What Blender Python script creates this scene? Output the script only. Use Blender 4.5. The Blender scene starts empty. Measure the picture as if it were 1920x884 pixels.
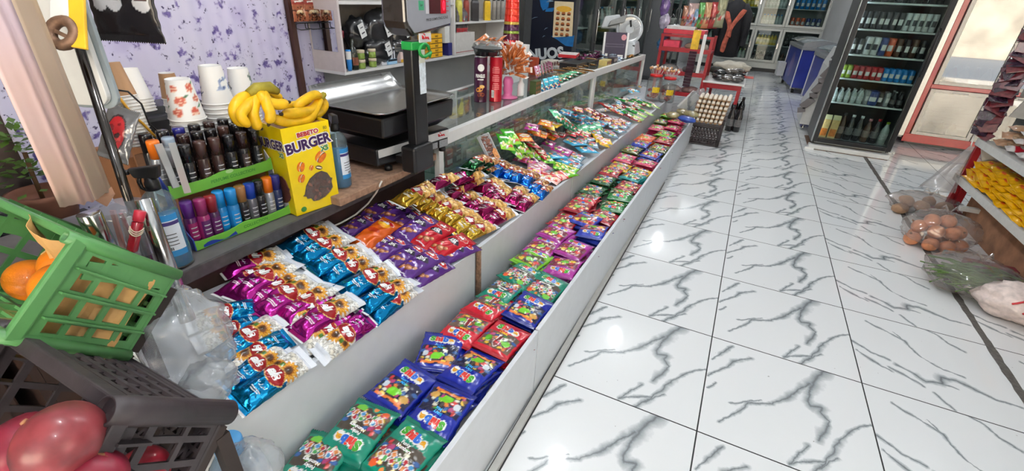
import bpy, math, random
import numpy as np
from mathutils import Vector, Matrix, noise
random.seed(7); RU = random.uniform; MT = Matrix.Translation
sc = bpy.context.scene
COL = sc.collection
PI = math.pi
# ---------------------------------------------------------------- camera, world, sun, lamps, exposure
F = 854.888
CR = Vector((0.8943, 0.4452, 0.0450)).normalized()
CF = Vector((-0.3746, 0.8000, -0.4687)).normalized()
CU = CR.cross(CF).normalized(); CR = CF.cross(CU).normalized()
CC = Vector((0.4439, -1.3564, 1.3922))
cam = bpy.data.objects.new('camera', bpy.data.cameras.new('camera')); COL.objects.link(cam)
cam.data.sensor_width = 36.0; cam.data.lens = F / 1920 * 36.0
cam.data.clip_start = 0.02; cam.data.clip_end = 200
cam.matrix_world = Matrix(((CR.x, CU.x, -CF.x, CC.x), (CR.y, CU.y, -CF.y, CC.y), (CR.z, CU.z, -CF.z, CC.z), (0, 0, 0, 1)))
sc.camera = cam
sc.view_settings.view_transform = 'Standard'; sc.view_settings.look = 'None'
sc.view_settings.gamma = 1.0; sc.view_settings.use_curve_mapping = False
sc.view_settings.exposure = 0.43
sc.cycles.max_bounces = 10; sc.cycles.transparent_max_bounces = 24; sc.cycles.caustics_reflective = False; sc.cycles.caustics_refractive = False
sc.cycles.sample_clamp_indirect = 6.0
world = bpy.data.worlds.new('world'); sc.world = world; world.use_nodes = True
wn = world.node_tree.nodes; wn['Background'].inputs[0].default_value = (0.72, 0.87, 1.0, 1); wn['Background'].inputs[1].default_value = 1.2
sun = bpy.data.objects.new('sun', bpy.data.lights.new('sun', 'SUN')); COL.objects.link(sun)
sun.data.energy = 42.0; sun.data.angle = 0.01; sun.data.color = (1, 1, 1); sun.rotation_euler = (math.radians(-52), math.radians(-14), 0)
CEIL = 2.9
LAMPS = [(-0.33, 1.65), (-0.31, 3.8), (-0.33, 7.0), (-0.31, 9.3), (2.25, 8.45), (-0.33, -0.7), (1.0, -2.0)]  # the last two are added out of view to brighten the near floor
LAMP_W = 300.0

def at(px, py, x=None, y=None, z=None, t=None):
    """point of the place seen at a pixel of the 1920x884 photograph, on the plane x=, y= or z="""
    d = CF + CR * ((px - 960) / F) - CU * ((py - 442) / F)
    if t is None:
        t = (x - CC.x) / d.x if x is not None else (y - CC.y) / d.y if y is not None else (z - CC.z) / d.z
    return CC + d * t

# ---------------------------------------------------------------- helpers
def lin(c):
    if isinstance(c, str):
        c = [int(c[i:i + 2], 16) for i in (0, 2, 4)]
    return tuple(((v / 255 + .055) / 1.055) ** 2.4 if v > 10 else v / 255 / 12.92 for v in c)

MATS = {}
def mat(name, col=(200, 200, 200), rough=.5, metal=0., spec=.5, trans=0., alpha=1., emit=None, es=1., ior=1.45, coat=0., mott=.06, scale=30., bump=0., sub=0.):
    if name in MATS: return MATS[name]
    m = bpy.data.materials.new(name); MATS[name] = m; m.use_nodes = True
    N = m.node_tree.nodes; L = m.node_tree.links; p = N['Principled BSDF']
    c = lin(col)
    p.inputs['Roughness'].default_value = rough; p.inputs['Metallic'].default_value = metal
    p.inputs['Specular IOR Level'].default_value = spec; p.inputs['IOR'].default_value = ior
    p.inputs['Transmission Weight'].default_value = trans; p.inputs['Alpha'].default_value = alpha
    p.inputs['Coat Weight'].default_value = coat
    p.inputs['Base Color'].default_value = (*c, 1)
    if sub: p.inputs['Subsurface Weight'].default_value = sub; p.inputs['Subsurface Radius'].default_value = (.02, .008, .004)
    if emit is not None:
        p.inputs['Emission Color'].default_value = (*lin(emit), 1); p.inputs['Emission Strength'].default_value = es
    if mott or bump:
        tc = N.new('ShaderNodeTexCoord'); nz = N.new('ShaderNodeTexNoise'); nz.inputs['Scale'].default_value = scale; nz.inputs['Detail'].default_value = 4
        L.new(tc.outputs['Object'], nz.inputs['Vector'])
        if mott:
            r = N.new('ShaderNodeValToRGB')
            r.color_ramp.elements[0].position = .3; r.color_ramp.elements[1].position = .7
            r.color_ramp.elements[0].color = (*[v * (1 - mott) for v in c], 1); r.color_ramp.elements[1].color = (*[min(1, v * (1 + mott)) for v in c], 1)
            L.new(nz.outputs['Fac'], r.inputs[0]); L.new(r.outputs[0], p.inputs['Base Color'])
        if bump:
            b = N.new('ShaderNodeBump'); b.inputs['Strength'].default_value = bump; b.inputs['Distance'].default_value = .01
            L.new(nz.outputs['Fac'], b.inputs['Height']); L.new(b.outputs[0], p.inputs['Normal'])
    return m

def print_mat(name, rough=.25, coat=.3, metal_k=1., bump=.12):
    """printed film: colour from the mesh's colour attribute, its alpha says how metallic the foil is"""
    if name in MATS: return MATS[name]
    m = bpy.data.materials.new(name); MATS[name] = m; m.use_nodes = True
    N = m.node_tree.nodes; L = m.node_tree.links; p = N['Principled BSDF']
    a = N.new('ShaderNodeVertexColor'); a.layer_name = 'Col'
    L.new(a.outputs['Color'], p.inputs['Base Color'])
    k = N.new('ShaderNodeMath'); k.operation = 'MULTIPLY'; k.inputs[1].default_value = metal_k
    L.new(a.outputs['Alpha'], k.inputs[0]); L.new(k.outputs[0], p.inputs['Metallic'])
    p.inputs['Roughness'].default_value = rough; p.inputs['Coat Weight'].default_value = coat; p.inputs['Coat Roughness'].default_value = .12
    if bump:
        tc = N.new('ShaderNodeTexCoord'); nz = N.new('ShaderNodeTexNoise'); nz.inputs['Scale'].default_value = 45; nz.inputs['Detail'].default_value = 3
        b = N.new('ShaderNodeBump'); b.inputs['Strength'].default_value = bump; b.inputs['Distance'].default_value = .01
        L.new(tc.outputs['Object'], nz.inputs['Vector']); L.new(nz.outputs['Fac'], b.inputs['Height']); L.new(b.outputs[0], p.inputs['Normal'])
    return m

def glass_mat(name, col=(235, 245, 242), alpha=.12, rough=.03, tint=1.0, ior=1.45):
    """thin clear sheet or film: mostly see-through with a sharp reflection"""
    if name in MATS: return MATS[name]
    m = bpy.data.materials.new(name); MATS[name] = m; m.use_nodes = True
    N = m.node_tree.nodes; L = m.node_tree.links; N.remove(N['Principled BSDF']); out = N['Material Output']
    t = N.new('ShaderNodeBsdfTransparent'); t.inputs[0].default_value = (*[tint * v for v in lin(col)], 1)
    g = N.new('ShaderNodeBsdfGlossy'); g.inputs['Roughness'].default_value = rough; g.inputs[0].default_value = (1, 1, 1, 1)
    d = N.new('ShaderNodeBsdfDiffuse'); d.inputs[0].default_value = (*lin(col), 1)
    fr = N.new('ShaderNodeFresnel'); ge = N.new('ShaderNodeNewGeometry'); io = N.new('ShaderNodeMapRange'); io.inputs[3].default_value = ior; io.inputs[4].default_value = 1 / ior
    L.new(ge.outputs['Backfacing'], io.inputs[0]); L.new(io.outputs[0], fr.inputs[0])      # same reflection from either side of the sheet
    mx = N.new('ShaderNodeMixShader'); mx2 = N.new('ShaderNodeMixShader')
    mx2.inputs[0].default_value = alpha
    L.new(t.outputs[0], mx2.inputs[1]); L.new(d.outputs[0], mx2.inputs[2])
    L.new(fr.outputs[0], mx.inputs[0]); L.new(mx2.outputs[0], mx.inputs[1]); L.new(g.outputs[0], mx.inputs[2]); L.new(mx.outputs[0], out.inputs[0])
    return m

_T = {}
def text_geo(s, bold=0., spacing=1., extr=0.):
    k = (s, bold, spacing)
    if k in _T: return _T[k]
    cu = bpy.data.curves.new('lettering', 'FONT'); cu.body = s; cu.size = 1; cu.align_x = 'CENTER'; cu.align_y = 'CENTER'
    cu.offset = bold; cu.space_character = spacing; cu.resolution_u = 3
    ob = bpy.data.objects.new('lettering', cu); COL.objects.link(ob)
    dg = bpy.context.evaluated_depsgraph_get(); me = bpy.data.meshes.new_from_object(ob.evaluated_get(dg))
    vs = [tuple(v.co) for v in me.vertices]; fs = [tuple(p.vertices) for p in me.polygons]
    bpy.data.objects.remove(ob); bpy.data.curves.remove(cu); bpy.data.meshes.remove(me)
    _T[k] = (vs, fs); return _T[k]

def rotm(rx=0, ry=0, rz=0): return Matrix.Rotation(rz, 4, 'Z') @ Matrix.Rotation(ry, 4, 'Y') @ Matrix.Rotation(rx, 4, 'X')
def TR(x, y, z, rx=0, ry=0, rz=0): return MT((x, y, z)) @ rotm(rx, ry, rz)
def frame(o, ax, az):
    """matrix with origin o, local x near ax and local z = az"""
    z = Vector(az).normalized(); x = Vector(ax); x = (x - z * x.dot(z)).normalized(); y = z.cross(x)
    return Matrix(((x.x, y.x, z.x, o[0]), (x.y, y.y, z.y, o[1]), (x.z, y.z, z.z, o[2]), (0, 0, 0, 1)))

class MB:
    def __init__(s): s.v = []; s.f = []; s.m = []; s.s = []; s.c = []
    def add(s, vs, fs, mi=0, smooth=False, M=None, cols=None):
        o = len(s.v)
        s.v += [tuple(M @ Vector(v)) for v in vs] if M is not None else [tuple(v) for v in vs]
        s.f += [tuple(i + o for i in f) for f in fs]; s.m += [mi] * len(fs); s.s += [smooth] * len(fs)
        s.c += list(cols) if cols is not None else [(1, 1, 1, 0)] * len(vs)
        return s
    def box(s, x0, x1, y0, y1, z0, z1, mi=0, M=None):
        vs = [(x, y, z) for z in (z0, z1) for y in (y0, y1) for x in (x0, x1)]
        return s.add(vs, [(0, 2, 3, 1), (4, 5, 7, 6), (0, 1, 5, 4), (2, 6, 7, 3), (0, 4, 6, 2), (1, 3, 7, 5)], mi, False, M)
    def bar(s, a, b, w, h, mi=0, up=(0, 0, 1)):
        a = Vector(a); b = Vector(b); d = (b - a).normalized(); u = Vector(up); r = d.cross(u)
        if r.length < 1e-4: r = d.cross(Vector((1, 0, 0)))
        r.normalize(); u = r.cross(d)
        vs = [tuple(p + r * (sx * w / 2) + u * (sy * h / 2)) for p in (a, b) for sy in (-1, 1) for sx in (-1, 1)]
        return s.add(vs, [(0, 2, 3, 1), (4, 5, 7, 6), (0, 1, 5, 4), (2, 6, 7, 3), (0, 4, 6, 2), (1, 3, 7, 5)], mi)
    def quadhex(s, lo, hi, mi=0):
        """solid from four bottom and four top corners, same order round"""
        return s.add(list(lo) + list(hi), [(3, 2, 1, 0), (4, 5, 6, 7), (0, 1, 5, 4), (1, 2, 6, 5), (2, 3, 7, 6), (3, 0, 4, 7)], mi)
    def prism(s, poly, z0, z1, mi=0, M=None, smooth=False):
        n = len(poly); vs = [(x, y, z0) for x, y in poly] + [(x, y, z1) for x, y in poly]
        s.add(vs, [tuple(range(n - 1, -1, -1)), tuple(range(n, 2 * n))] + [(i, (i + 1) % n, n + (i + 1) % n, n + i) for i in range(n)], mi, smooth, M); return s
    def tube(s, pts, r, n=8, mi=0, closed=False, M=None):
        pts = [Vector(p) for p in pts]; K = len(pts); R = r if isinstance(r, (list, tuple)) else [r] * K
        vs = []; up = None
        for i, p in enumerate(pts):
            d = (pts[(i + 1) % K] - pts[i - 1]) if closed else (pts[min(i + 1, K - 1)] - pts[max(i - 1, 0)])
            d.normalize()
            if up is None: up = d.orthogonal().normalized()
            else: up = (up - d * up.dot(d)); up = up.normalized() if up.length > 1e-6 else d.orthogonal().normalized()
            w = d.cross(up)
            vs += [tuple(p + (up * math.cos(2 * PI * j / n) + w * math.sin(2 * PI * j / n)) * R[i]) for j in range(n)]
        fs = [(i * n + j, i * n + (j + 1) % n, ((i + 1) % K) * n + (j + 1) % n, ((i + 1) % K) * n + j) for i in range(K if closed else K - 1) for j in range(n)]
        if not closed: fs += [tuple(range(n - 1, -1, -1)), tuple(range((K - 1) * n, K * n))]
        return s.add(vs, fs, mi, True, M)
    def lathe(s, prof, n=24, mi=0, M=None, cap=True, a0=0, a1=2 * PI, smooth=True):
        full = abs(a1 - a0 - 2 * PI) < 1e-6; k = n if full else n + 1
        vs = [(r * math.cos(a0 + (a1 - a0) * j / n), r * math.sin(a0 + (a1 - a0) * j / n), z) for r, z in prof for j in range(k)]
        fs = [(i * k + j, i * k + (j + 1) % k, (i + 1) * k + (j + 1) % k, (i + 1) * k + j) for i in range(len(prof) - 1) for j in range(n)]
        s.add(vs, fs, mi, smooth, M)
        if cap and full:
            o = len(s.v) - len(vs)
            for ring, rv in ((0, True), (len(prof) - 1, False)):
                if prof[ring][0] > 1e-5:
                    idx = [o + ring * k + j for j in range(n)]; s.f.append(tuple(reversed(idx)) if rv else tuple(idx)); s.m.append(mi); s.s.append(False)
        return s
    def ell(s, c, r, nu=16, nv=10, mi=0, M=None, fn=None):
        vs = []
        for i in range(nv + 1):
            th = PI * i / nv
            for j in range(nu):
                ph = 2 * PI * j / nu; v = Vector((math.sin(th) * math.cos(ph), math.sin(th) * math.sin(ph), math.cos(th)))
                k = fn(v) if fn else 1
                vs.append((c[0] + r[0] * v.x * k, c[1] + r[1] * v.y * k, c[2] + r[2] * v.z * k))
        fs = [(i * nu + j, (i + 1) * nu + j, (i + 1) * nu + (j + 1) % nu, i * nu + (j + 1) % nu) for i in range(nv) for j in range(nu)]
        return s.add(vs, fs, mi, True, M)
    def disc(s, c, rx, ry, n=24, mi=0, M=None):
        vs = [(c[0] + rx * math.cos(2 * PI * j / n), c[1] + ry * math.sin(2 * PI * j / n), c[2]) for j in range(n)]
        return s.add(vs, [tuple(range(n))], mi, False, M)
    def text(s, body, size, mi=0, M=None, bold=0., wrap=None, sx=1., shear=0., spacing=1.):
        vs, fs = text_geo(body, bold, spacing); out = []
        for x, y, z in vs:
            p = Vector((x * size * sx + y * size * shear, y * size, 0))
            if M is not None: p = M @ p
            out.append(wrap(p) if wrap else p)
        return s.add(out, fs, mi)
    def build(s, name, mats, parent=None, M=None, bevel=0., merge=False):
        me = bpy.data.meshes.new(name); me.from_pydata(s.v, [], s.f)
        mats = mats if isinstance(mats, (list, tuple)) else [mats]
        for m in mats: me.materials.append(m)
        me.polygons.foreach_set('material_index', s.m); me.polygons.foreach_set('use_smooth', s.s)
        if any(c[3] or c[0] != 1 for c in s.c[:200]) or any(c[3] or c[0] != 1 for c in s.c):
            a = me.attributes.new('Col', 'FLOAT_COLOR', 'POINT'); a.data.foreach_set('color', [q for c in s.c for q in c])
        me.update()
        o = bpy.data.objects.new(name, me); COL.objects.link(o)
        if M is not None: o.matrix_world = M
        if parent is not None: o.parent = parent
        if bevel:
            b = o.modifiers.new('edge', 'BEVEL'); b.width = bevel; b.segments = 2; b.limit_method = 'ANGLE'; b.angle_limit = .6
        return o

def fit(s):
    w = s.split()
    for a in ('the', 'a', 'of', 'and', 'on', 'counted'):
        while len(w) > 16 and a in w[1:]: w.pop(len(w) - 1 - w[::-1].index(a))
    return ' '.join(w)
def tag(o, label, cat, group=None, kind=None):
    o['label'] = fit(label); o['category'] = cat
    if group: o['group'] = group
    if kind: o['kind'] = kind
    return o
def E(name, label, cat, M=None, group=None):
    o = bpy.data.objects.new(name, None); COL.objects.link(o); o.empty_display_size = .05
    if M is not None: o.matrix_world = M
    return tag(o, label, cat, group)
def S(name, mb, mats, label=None, cat=None, bevel=0., M=None):
    o = mb.build(name, mats, None, M, bevel); o['kind'] = 'structure'
    if label: o['label'] = label; o['category'] = cat
    return o
def copy_tree(o, M, label, group=None, parent=None):
    c = o.copy(); COL.objects.link(c); c.parent = parent
    if parent is None:
        c.matrix_world = M; c['label'] = fit(label)
        if group: c['group'] = group
    for ch in o.children: copy_tree(ch, None, None, None, c)
    return c
ORD = ['first', 'second', 'third', 'fourth', 'fifth', 'sixth', 'seventh', 'eighth', 'ninth', 'tenth', 'eleventh', 'twelfth', 'thirteenth', 'fourteenth', 'fifteenth', 'sixteenth', 'seventeenth', 'eighteenth', 'nineteenth', 'twentieth']
def nth(i):
    if i < 20: return ORD[i]
    t = {2: 'twenty', 3: 'thirty', 4: 'forty', 5: 'fifty', 6: 'sixty', 7: 'seventy', 8: 'eighty', 9: 'ninety'}[(i + 1) // 10]
    u = (i + 1) % 10
    return (t[:-1] + 'ieth') if u == 0 else t + '-' + ORD[u - 1]

# frequently used plain materials
WHITE = mat('white_painted_board', (214, 214, 212), .42, mott=.04, scale=6, bump=.03)
WHITE2 = mat('white_aluminium', (222, 222, 220), .35, mott=.03)
CREAM = mat('cream_board', (206, 196, 190), .5, mott=.04, scale=8)
BLACKP = mat('black_plastic', (22, 21, 22), .38, mott=.15)
CHROME = mat('chrome', (190, 190, 190), .18, metal=1., mott=.1)
GLASS = glass_mat('clear_glass', (232, 240, 238), .05, .02)
FILM = glass_mat('clear_film', (236, 238, 240), .12, .10)
GREYM = mat('grey_metal', (120, 121, 122), .4, metal=.7, mott=.08)
DARKG = mat('dark_grey', (52, 52, 54), .5)
# ---------------------------------------------------------------- the setting
def floor_mat():
    m = bpy.data.materials.new('marble_tile'); m.use_nodes = True; N = m.node_tree.nodes; L = m.node_tree.links; p = N['Principled BSDF']
    def nd(t, **k):
        n = N.new(t)
        for a, b in k.items(): setattr(n, a, b)
        return n
    def math_(op, a, b=None, c=None):
        n = nd('ShaderNodeMath', operation=op)
        for i, v in enumerate((a, b, c)):
            if v is None: continue
            if isinstance(v, (int, float)): n.inputs[i].default_value = v
            else: L.new(v, n.inputs[i])
        return n.outputs[0]
    tc = nd('ShaderNodeTexCoord'); sp = nd('ShaderNodeSeparateXYZ'); L.new(tc.outputs['Object'], sp.inputs[0])
    T = 0.6
    fx = math_('FRACT', math_('ADD', math_('DIVIDE', sp.outputs['X'], T), 100.)); fy = math_('FRACT', math_('ADD', math_('DIVIDE', sp.outputs['Y'], T), 100.))
    col2 = math_('GREATER_THAN', sp.outputs['X'], 1.2)     # the tiles beyond the third joint carry another drawing
    # grout
    def edge(f): return math_('MINIMUM', f, math_('SUBTRACT', 1., f))
    e = math_('MINIMUM', edge(fx), edge(fy)); gr = math_('LESS_THAN', e, .0044)
    # tile coordinates 0..1
    cmb = nd('ShaderNodeCombineXYZ'); L.new(fx, cmb.inputs[0]); L.new(fy, cmb.inputs[1]); L.new(math_('MULTIPLY', col2, 3.7), cmb.inputs[2])
    nz = nd('ShaderNodeTexNoise'); nz.inputs['Scale'].default_value = 11.; nz.inputs['Detail'].default_value = 6; nz.inputs['Roughness'].default_value = .62
    L.new(cmb.outputs[0], nz.inputs['Vector'])
    sepn = nd('ShaderNodeSeparateColor'); L.new(nz.outputs['Color'], sepn.inputs[0])
    px = math_('ADD', fx, math_('MULTIPLY', math_('SUBTRACT', sepn.outputs[0], .5), .05)); py = math_('ADD', fy, math_('MULTIPLY', math_('SUBTRACT', sepn.outputs[1], .5), .05))
    nz2 = nd('ShaderNodeTexNoise'); nz2.inputs['Scale'].default_value = 7.; nz2.inputs['Detail'].default_value = 5; L.new(cmb.outputs[0], nz2.inputs['Vector'])
    fade = nz2.outputs['Fac']
    def seg(a, b, w0, w1):
        ax, ay = a; bx, by = b; dx, dy = bx - ax, by - ay; l2 = dx * dx + dy * dy
        qx = math_('SUBTRACT', px, ax); qy = math_('SUBTRACT', py, ay)
        t = nd('ShaderNodeClamp'); L.new(math_('DIVIDE', math_('ADD', math_('MULTIPLY', qx, dx), math_('MULTIPLY', qy, dy)), l2), t.inputs[0]); t = t.outputs[0]
        ex = math_('SUBTRACT', qx, math_('MULTIPLY', t, dx)); ey = math_('SUBTRACT', qy, math_('MULTIPLY', t, dy))
        d = math_('SQRT', math_('ADD', math_('MULTIPLY', ex, ex), math_('MULTIPLY', ey, ey)))
        w = math_('MULTIPLY_ADD', t, w1 - w0, w0)
        w = math_('MULTIPLY', w, math_('MULTIPLY_ADD', fade, 3.0, -.5))
        c = nd('ShaderNodeClamp'); L.new(math_('SUBTRACT', 1., math_('DIVIDE', d, math_('MAXIMUM', w, .0015))), c.inputs[0]); return c.outputs[0]
    def maxall(l):
        o = l[0]
        for q in l[1:]: o = math_('MAXIMUM', o, q)
        return o
    A = VEINS_A; B = VEINS_B
    va = maxall([seg(*q) for q in A]); vb = maxall([seg(*q) for q in B])
    mixv = nd('ShaderNodeMix', data_type='FLOAT'); L.new(col2, mixv.inputs[0]); L.new(va, mixv.inputs[2]); L.new(vb, mixv.inputs[3]); v = mixv.outputs[0]
    ramp = nd('ShaderNodeValToRGB'); L.new(v, ramp.inputs[0])
    ce = ramp.color_ramp.elements; ce[0].position = 0; ce[0].color = (*lin((228, 230, 231)), 1); ce[1].position = .97; ce[1].color = (*lin((120, 125, 128)), 1)
    q = ramp.color_ramp.elements.new(.36); q.color = (*lin((198, 202, 204)), 1); q = ramp.color_ramp.elements.new(.78); q.color = (*lin((158, 164, 168)), 1)
    g = nd('ShaderNodeMix', data_type='RGBA'); L.new(gr, g.inputs[0]); L.new(ramp.outputs[0], g.inputs[6]); g.inputs[7].default_value = (*lin((24, 24, 24)), 1)
    # fine dirt specks
    nz3 = nd('ShaderNodeTexNoise'); nz3.inputs['Scale'].default_value = 60; nz3.inputs['Detail'].default_value = 1; L.new(tc.outputs['Object'], nz3.inputs['Vector'])
    dirt = math_('GREATER_THAN', nz3.outputs['Fac'], .80)
    g2 = nd('ShaderNodeMix', data_type='RGBA'); L.new(math_('MULTIPLY', dirt, .6), g2.inputs[0]); L.new(g.outputs[2], g2.inputs[6]); g2.inputs[7].default_value = (*lin((90, 85, 80)), 1)
    L.new(g2.outputs[2], p.inputs['Base Color'])
    p.inputs['Roughness'].default_value = .055; p.inputs['Specular IOR Level'].default_value = .5
    L.new(math_('MULTIPLY_ADD', gr, .6, .055), p.inputs['Roughness'])
    return m
# printed veins of one tile, in tile units (x to the shelves, y to the fridges): start, end, half widths
def poly(*ls): return [(p[k], p[k + 1], a + (b - a) * k / (len(p) - 1), a + (b - a) * (k + 1) / (len(p) - 1)) for a, b, p in ls for k in range(len(p) - 1)]
VEINS_A = poly((0.058, 0.037, [(.78, 1.02), (.71, .89), (.67, .79), (.64, .62), (.66, .57), (.72, .60), (.71, .54), (.75, .49), (.72, .39), (.67, .29)]), (0.037, 0.017, [(.66, .81), (.59, .70), (.52, .58), (.42, .47), (.28, .40), (.20, .26), (.11, .14)]), (0.017, 0.010, [(.36, .47), (.17, .34)]),
    (0.017, 0.034, [(.99, .59), (.90, .51), (.82, .40), (.75, .24), (.70, .15), (.62, 0)]), (0.020, 0.020, [(.70, .15), (.55, .06), (.51, .02)]), (0.024, 0.017, [(.62, .22), (.56, .13), (.51, .02)]), (0.017, 0.014, [(.77, .20), (.70, .13), (.63, .02)]), (0.027, 0.014, [(.15, .95), (.08, .83), (.03, .73)]), (0.031, 0.014, [(.28, .88), (.17, .78), (.11, .67), (.01, .53)]), (0.017, 0.010, [(.07, .48), (.02, .41)]))
VEINS_B = poly((0.027, 0.014, [(.01, .51), (.12, .43), (.23, .39)]), (0.020, 0.014, [(.02, .40), (.15, .29), (.22, .25)]), (0.024, 0.014, [(.22, .29), (.30, .25), (.40, .18)]), (0.020, 0.014, [(.15, .88), (.25, .82), (.39, .73), (.43, .63), (.47, .55), (.59, .47), (.70, .45)]), (0.020, 0.037, [(.27, .36), (.36, .31), (.42, .25), (.52, .28)]), (0.044, 0.017, [(.52, .28), (.54, .36), (.63, .37), (.72, .33), (.82, .28), (.96, .27)]), (0.024, 0.014, [(.52, .28), (.61, .27)]), (0.020, 0.017, [(.45, .14), (.52, .02)]), (0.017, 0.017, [(.52, 1.02), (.58, 1.01), (.65, .97), (.72, .87), (.80, .81)]), (0.014, 0.010, [(.33, .82), (.38, .75)]))
S('floor', MB().box(-2.4, 6, -3.4, 12.6, -.05, 0), floor_mat(), 'glossy white marble tiled shop floor with grey veins', 'floor')
strip_m = mat('strip_adhesive', (92, 88, 84), .75, mott=.25, scale=60, bump=.4)
def strip(name, pts, w, z=.0025):
    mb = MB(); 
    L = []; R = []
    for i, (x, y) in enumerate(pts):
        j = RU(.8, 1.2); L.append((x - w * j / 2, y)); R.append((x + w * RU(.8, 1.2) / 2, y))
    n = len(pts)
    vs = [(x, y, .0005) for x, y in L] + [(x, y, .0005) for x, y in R] + [(x, y, z) for x, y in L] + [(x, y, z) for x, y in R]
    fs = []
    for i in range(n - 1): fs += [(2 * n + i, 3 * n + i, 3 * n + i + 1, 2 * n + i + 1), (i, i + 1, 2 * n + i + 1, 2 * n + i), (n + i, 3 * n + i, 3 * n + i + 1, n + i + 1)]
    mb.add(vs, fs); return mb
S('trim_strip', strip('trim_strip', [(1.805, -1.2 + .04 * i) for i in range(150)], .034), strip_m, 'rough dark adhesive strip along the floor tiles', 'floor strip')
lampm = mat('lamp_globe', (255, 255, 255), .4, emit=(246, 250, 255), es=LAMP_W, mott=0)
S('ceiling', MB().box(-2.3, 4.2, -3.0, 12.3, CEIL, CEIL + .1), mat('ceiling_paint', (225, 225, 222), .8))
wallm = mat('wall_paint', (190, 192, 192), .6, mott=.05, scale=3)
S('wall_back', MB().box(-2.3, 4.2, 12.25, 12.4, 0, CEIL), wallm)
S('wall_left', MB().box(-2.36, -2.22, .99, 12.3, 0, CEIL).box(-2.36, -2.22, -.6, .99, 0, CEIL), wallm)
S('wall_panelled', MB().box(-2.36, -2.22, -3., -.601, 0, CEIL), mat('brown_panel', (92, 78, 72), .6, mott=.2, scale=6))
S('wall_right', MB().box(4.05, 4.2, 3.4, 12.3, 0, CEIL).box(4.05, 4.2, -3, 3.4, 2.6, CEIL), wallm)
S('wall_front', MB().box(-2.36, 1.0, -3.1, -3.0, 2.55, CEIL).box(-2.36, -.5, -3.1, -3.0, 0, 2.55).box(1.0, 4.2, -3.1, -3.0, 0, CEIL), wallm)  # unseen front wall, its opening narrowed to dim daylight on the counter side
# the street seen only as a reflection in the fridge doors: paving and a sunlit stone wall across the road
S('road', MB().box(-30, 40, -40, -12, -.12, -.02), mat('asphalt', (116, 118, 122), .9))
stone = mat('sandstone', (222, 206, 182), .85, mott=.3, scale=1.2, bump=.3)
S('wall_street', MB().box(-12, 30, -13.5, -12.5, -.02, 4.5), stone)
S('ground', MB().box(-30, 40, -12, -3.4, -.1, -.02).box(6, 40, -3.4, 30, -.1, -.02), mat('paving', (150, 154, 160), .9))
S('wall_street_side', MB().box(13, 14, -12.4, 20, -.02, 5), stone)
# ceiling lamps mirrored in the floor, plus two unseen ones added as fill
for i, (x, y) in enumerate(LAMPS):
    t = E('ceiling_lamp', f'white globe ceiling lamp, {nth(i)} of the row above the {"counter aisle" if x < 1 else "shelf aisle"}', 'lamp', TR(x, y, CEIL), 'ceiling globe lamps')
    MB().lathe([(.0, 0), (.05, 0), (.05, -.03), (.02, -.04), (.02, -.09), (.0, -.09)], 20, 0).build('lamp_base', WHITE2, t)
    MB().ell((0, 0, -.145), (.055, .055, .06), 20, 12).build('bulb', lampm, t)
# ---------------------------------------------------------------- counters and sloping display trays
def lerp(tab, y):
    for (a, b), (c, d) in zip(tab, tab[1:]):
        if y <= c: return b + (d - b) * (y - a) / (c - a)
    return tab[-1][1]
def zf(y): return lerp([(-1.3, .53), (-.75, .515), (.05, .455), (1.2, .415), (2.6, .39), (5.2, .34)], max(y, -1.3))
def xf(y): return lerp([(-1.3, -.405), (.05, -.375), (1.2, -.362), (2.6, -.345), (5.2, -.32)], max(y, -1.3))
def km(y): return lerp([(-1.3, .30), (0, .25), (1., .20), (5., .20)], max(y, -1.3))
def zm(x, y): return zf(y) + km(y) * (xf(y) - x)          # the sloping tray surface
def at_mid(px, py, dz=0.):
    z = .5
    for _ in range(12):
        p = at(px, py, z=z); z = .5 * z + .5 * (zm(max(min(p.x, -.2), -1.), p.y) + dz)
    return at(px, py, z=z)
def zl(y): return lerp([(-1.3, .325), (0, .305), (2.7, .29), (4.2, .27)], max(y, -1.3))
def xl(y): return -.002 + .012 * y
edge_m = mat('white_board_worn', (208, 212, 217), .4, mott=.03, scale=18, bump=.05)
inner_m = mat('white_board_inside', (188, 188, 186), .5, mott=.05)
rust_m = mat('rusty_edge', (150, 118, 96), .7, mott=.5, scale=60)
def low_tray(y0, y1, label):
    t = E('display_tray', label, 'display tray', TR(-.19, (y0 + y1) / 2, 0), 'low display trays along the aisle')
    I = t.matrix_world.inverted()
    def tr(p): return tuple(I @ Vector(p))
    def plate(name, pts, th, m):      # thick plate from 4 points, thickness along vector th
        MB().quadhex([tr(p) for p in pts], [tr(Vector(p) + Vector(th)) for p in pts]).build(name, m, t, bevel=.002)
    a0, a1 = xl(y0), xl(y1); zz = zl(y0) + .01, zl(y1) + .01
    plate('front_panel', [(a0, y0, 0), (a1, y1, 0), (a1, y1, zz[1]), (a0, y0, zz[0])], (-.016, 0, 0), edge_m)
    plate('tray_floor', [(a0 - .017, y0 + .003, zz[0] - .10), (a1 - .017, y1 - .003, zz[1] - .10), (a1 - .36, y1 - .003, zz[1] - .10), (a0 - .355, y0 + .003, zz[0] - .10)], (0, 0, -.014), inner_m)
    for yy, a, s in ((y0, a0, 1), (y1, a1, -1)):
        plate('end_panel', [(a - .017, yy, 0), (a - .36, yy, 0), (a - .36, yy, zl(yy) - .07), (a - .017, yy, zl(yy) - .07)], (0, s * .014, 0), edge_m)
    return t
low_tray(-1.06, -.132, 'low white display tray of gummy bags by the crates, up to the first joint')
low_tray(-.124, 2.735, 'long low white display tray of gummy bags between the two joints')
low_tray(2.745, 4.10, 'low white display tray at the far end beside the egg cartons')
S('trim_duct', MB().box(.006, .03, -1.3, 2.6, 0, .018), mat('cable_cover', (196, 196, 192), .5), 'flat white cable cover along the counter foot', 'cable cover')
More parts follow.
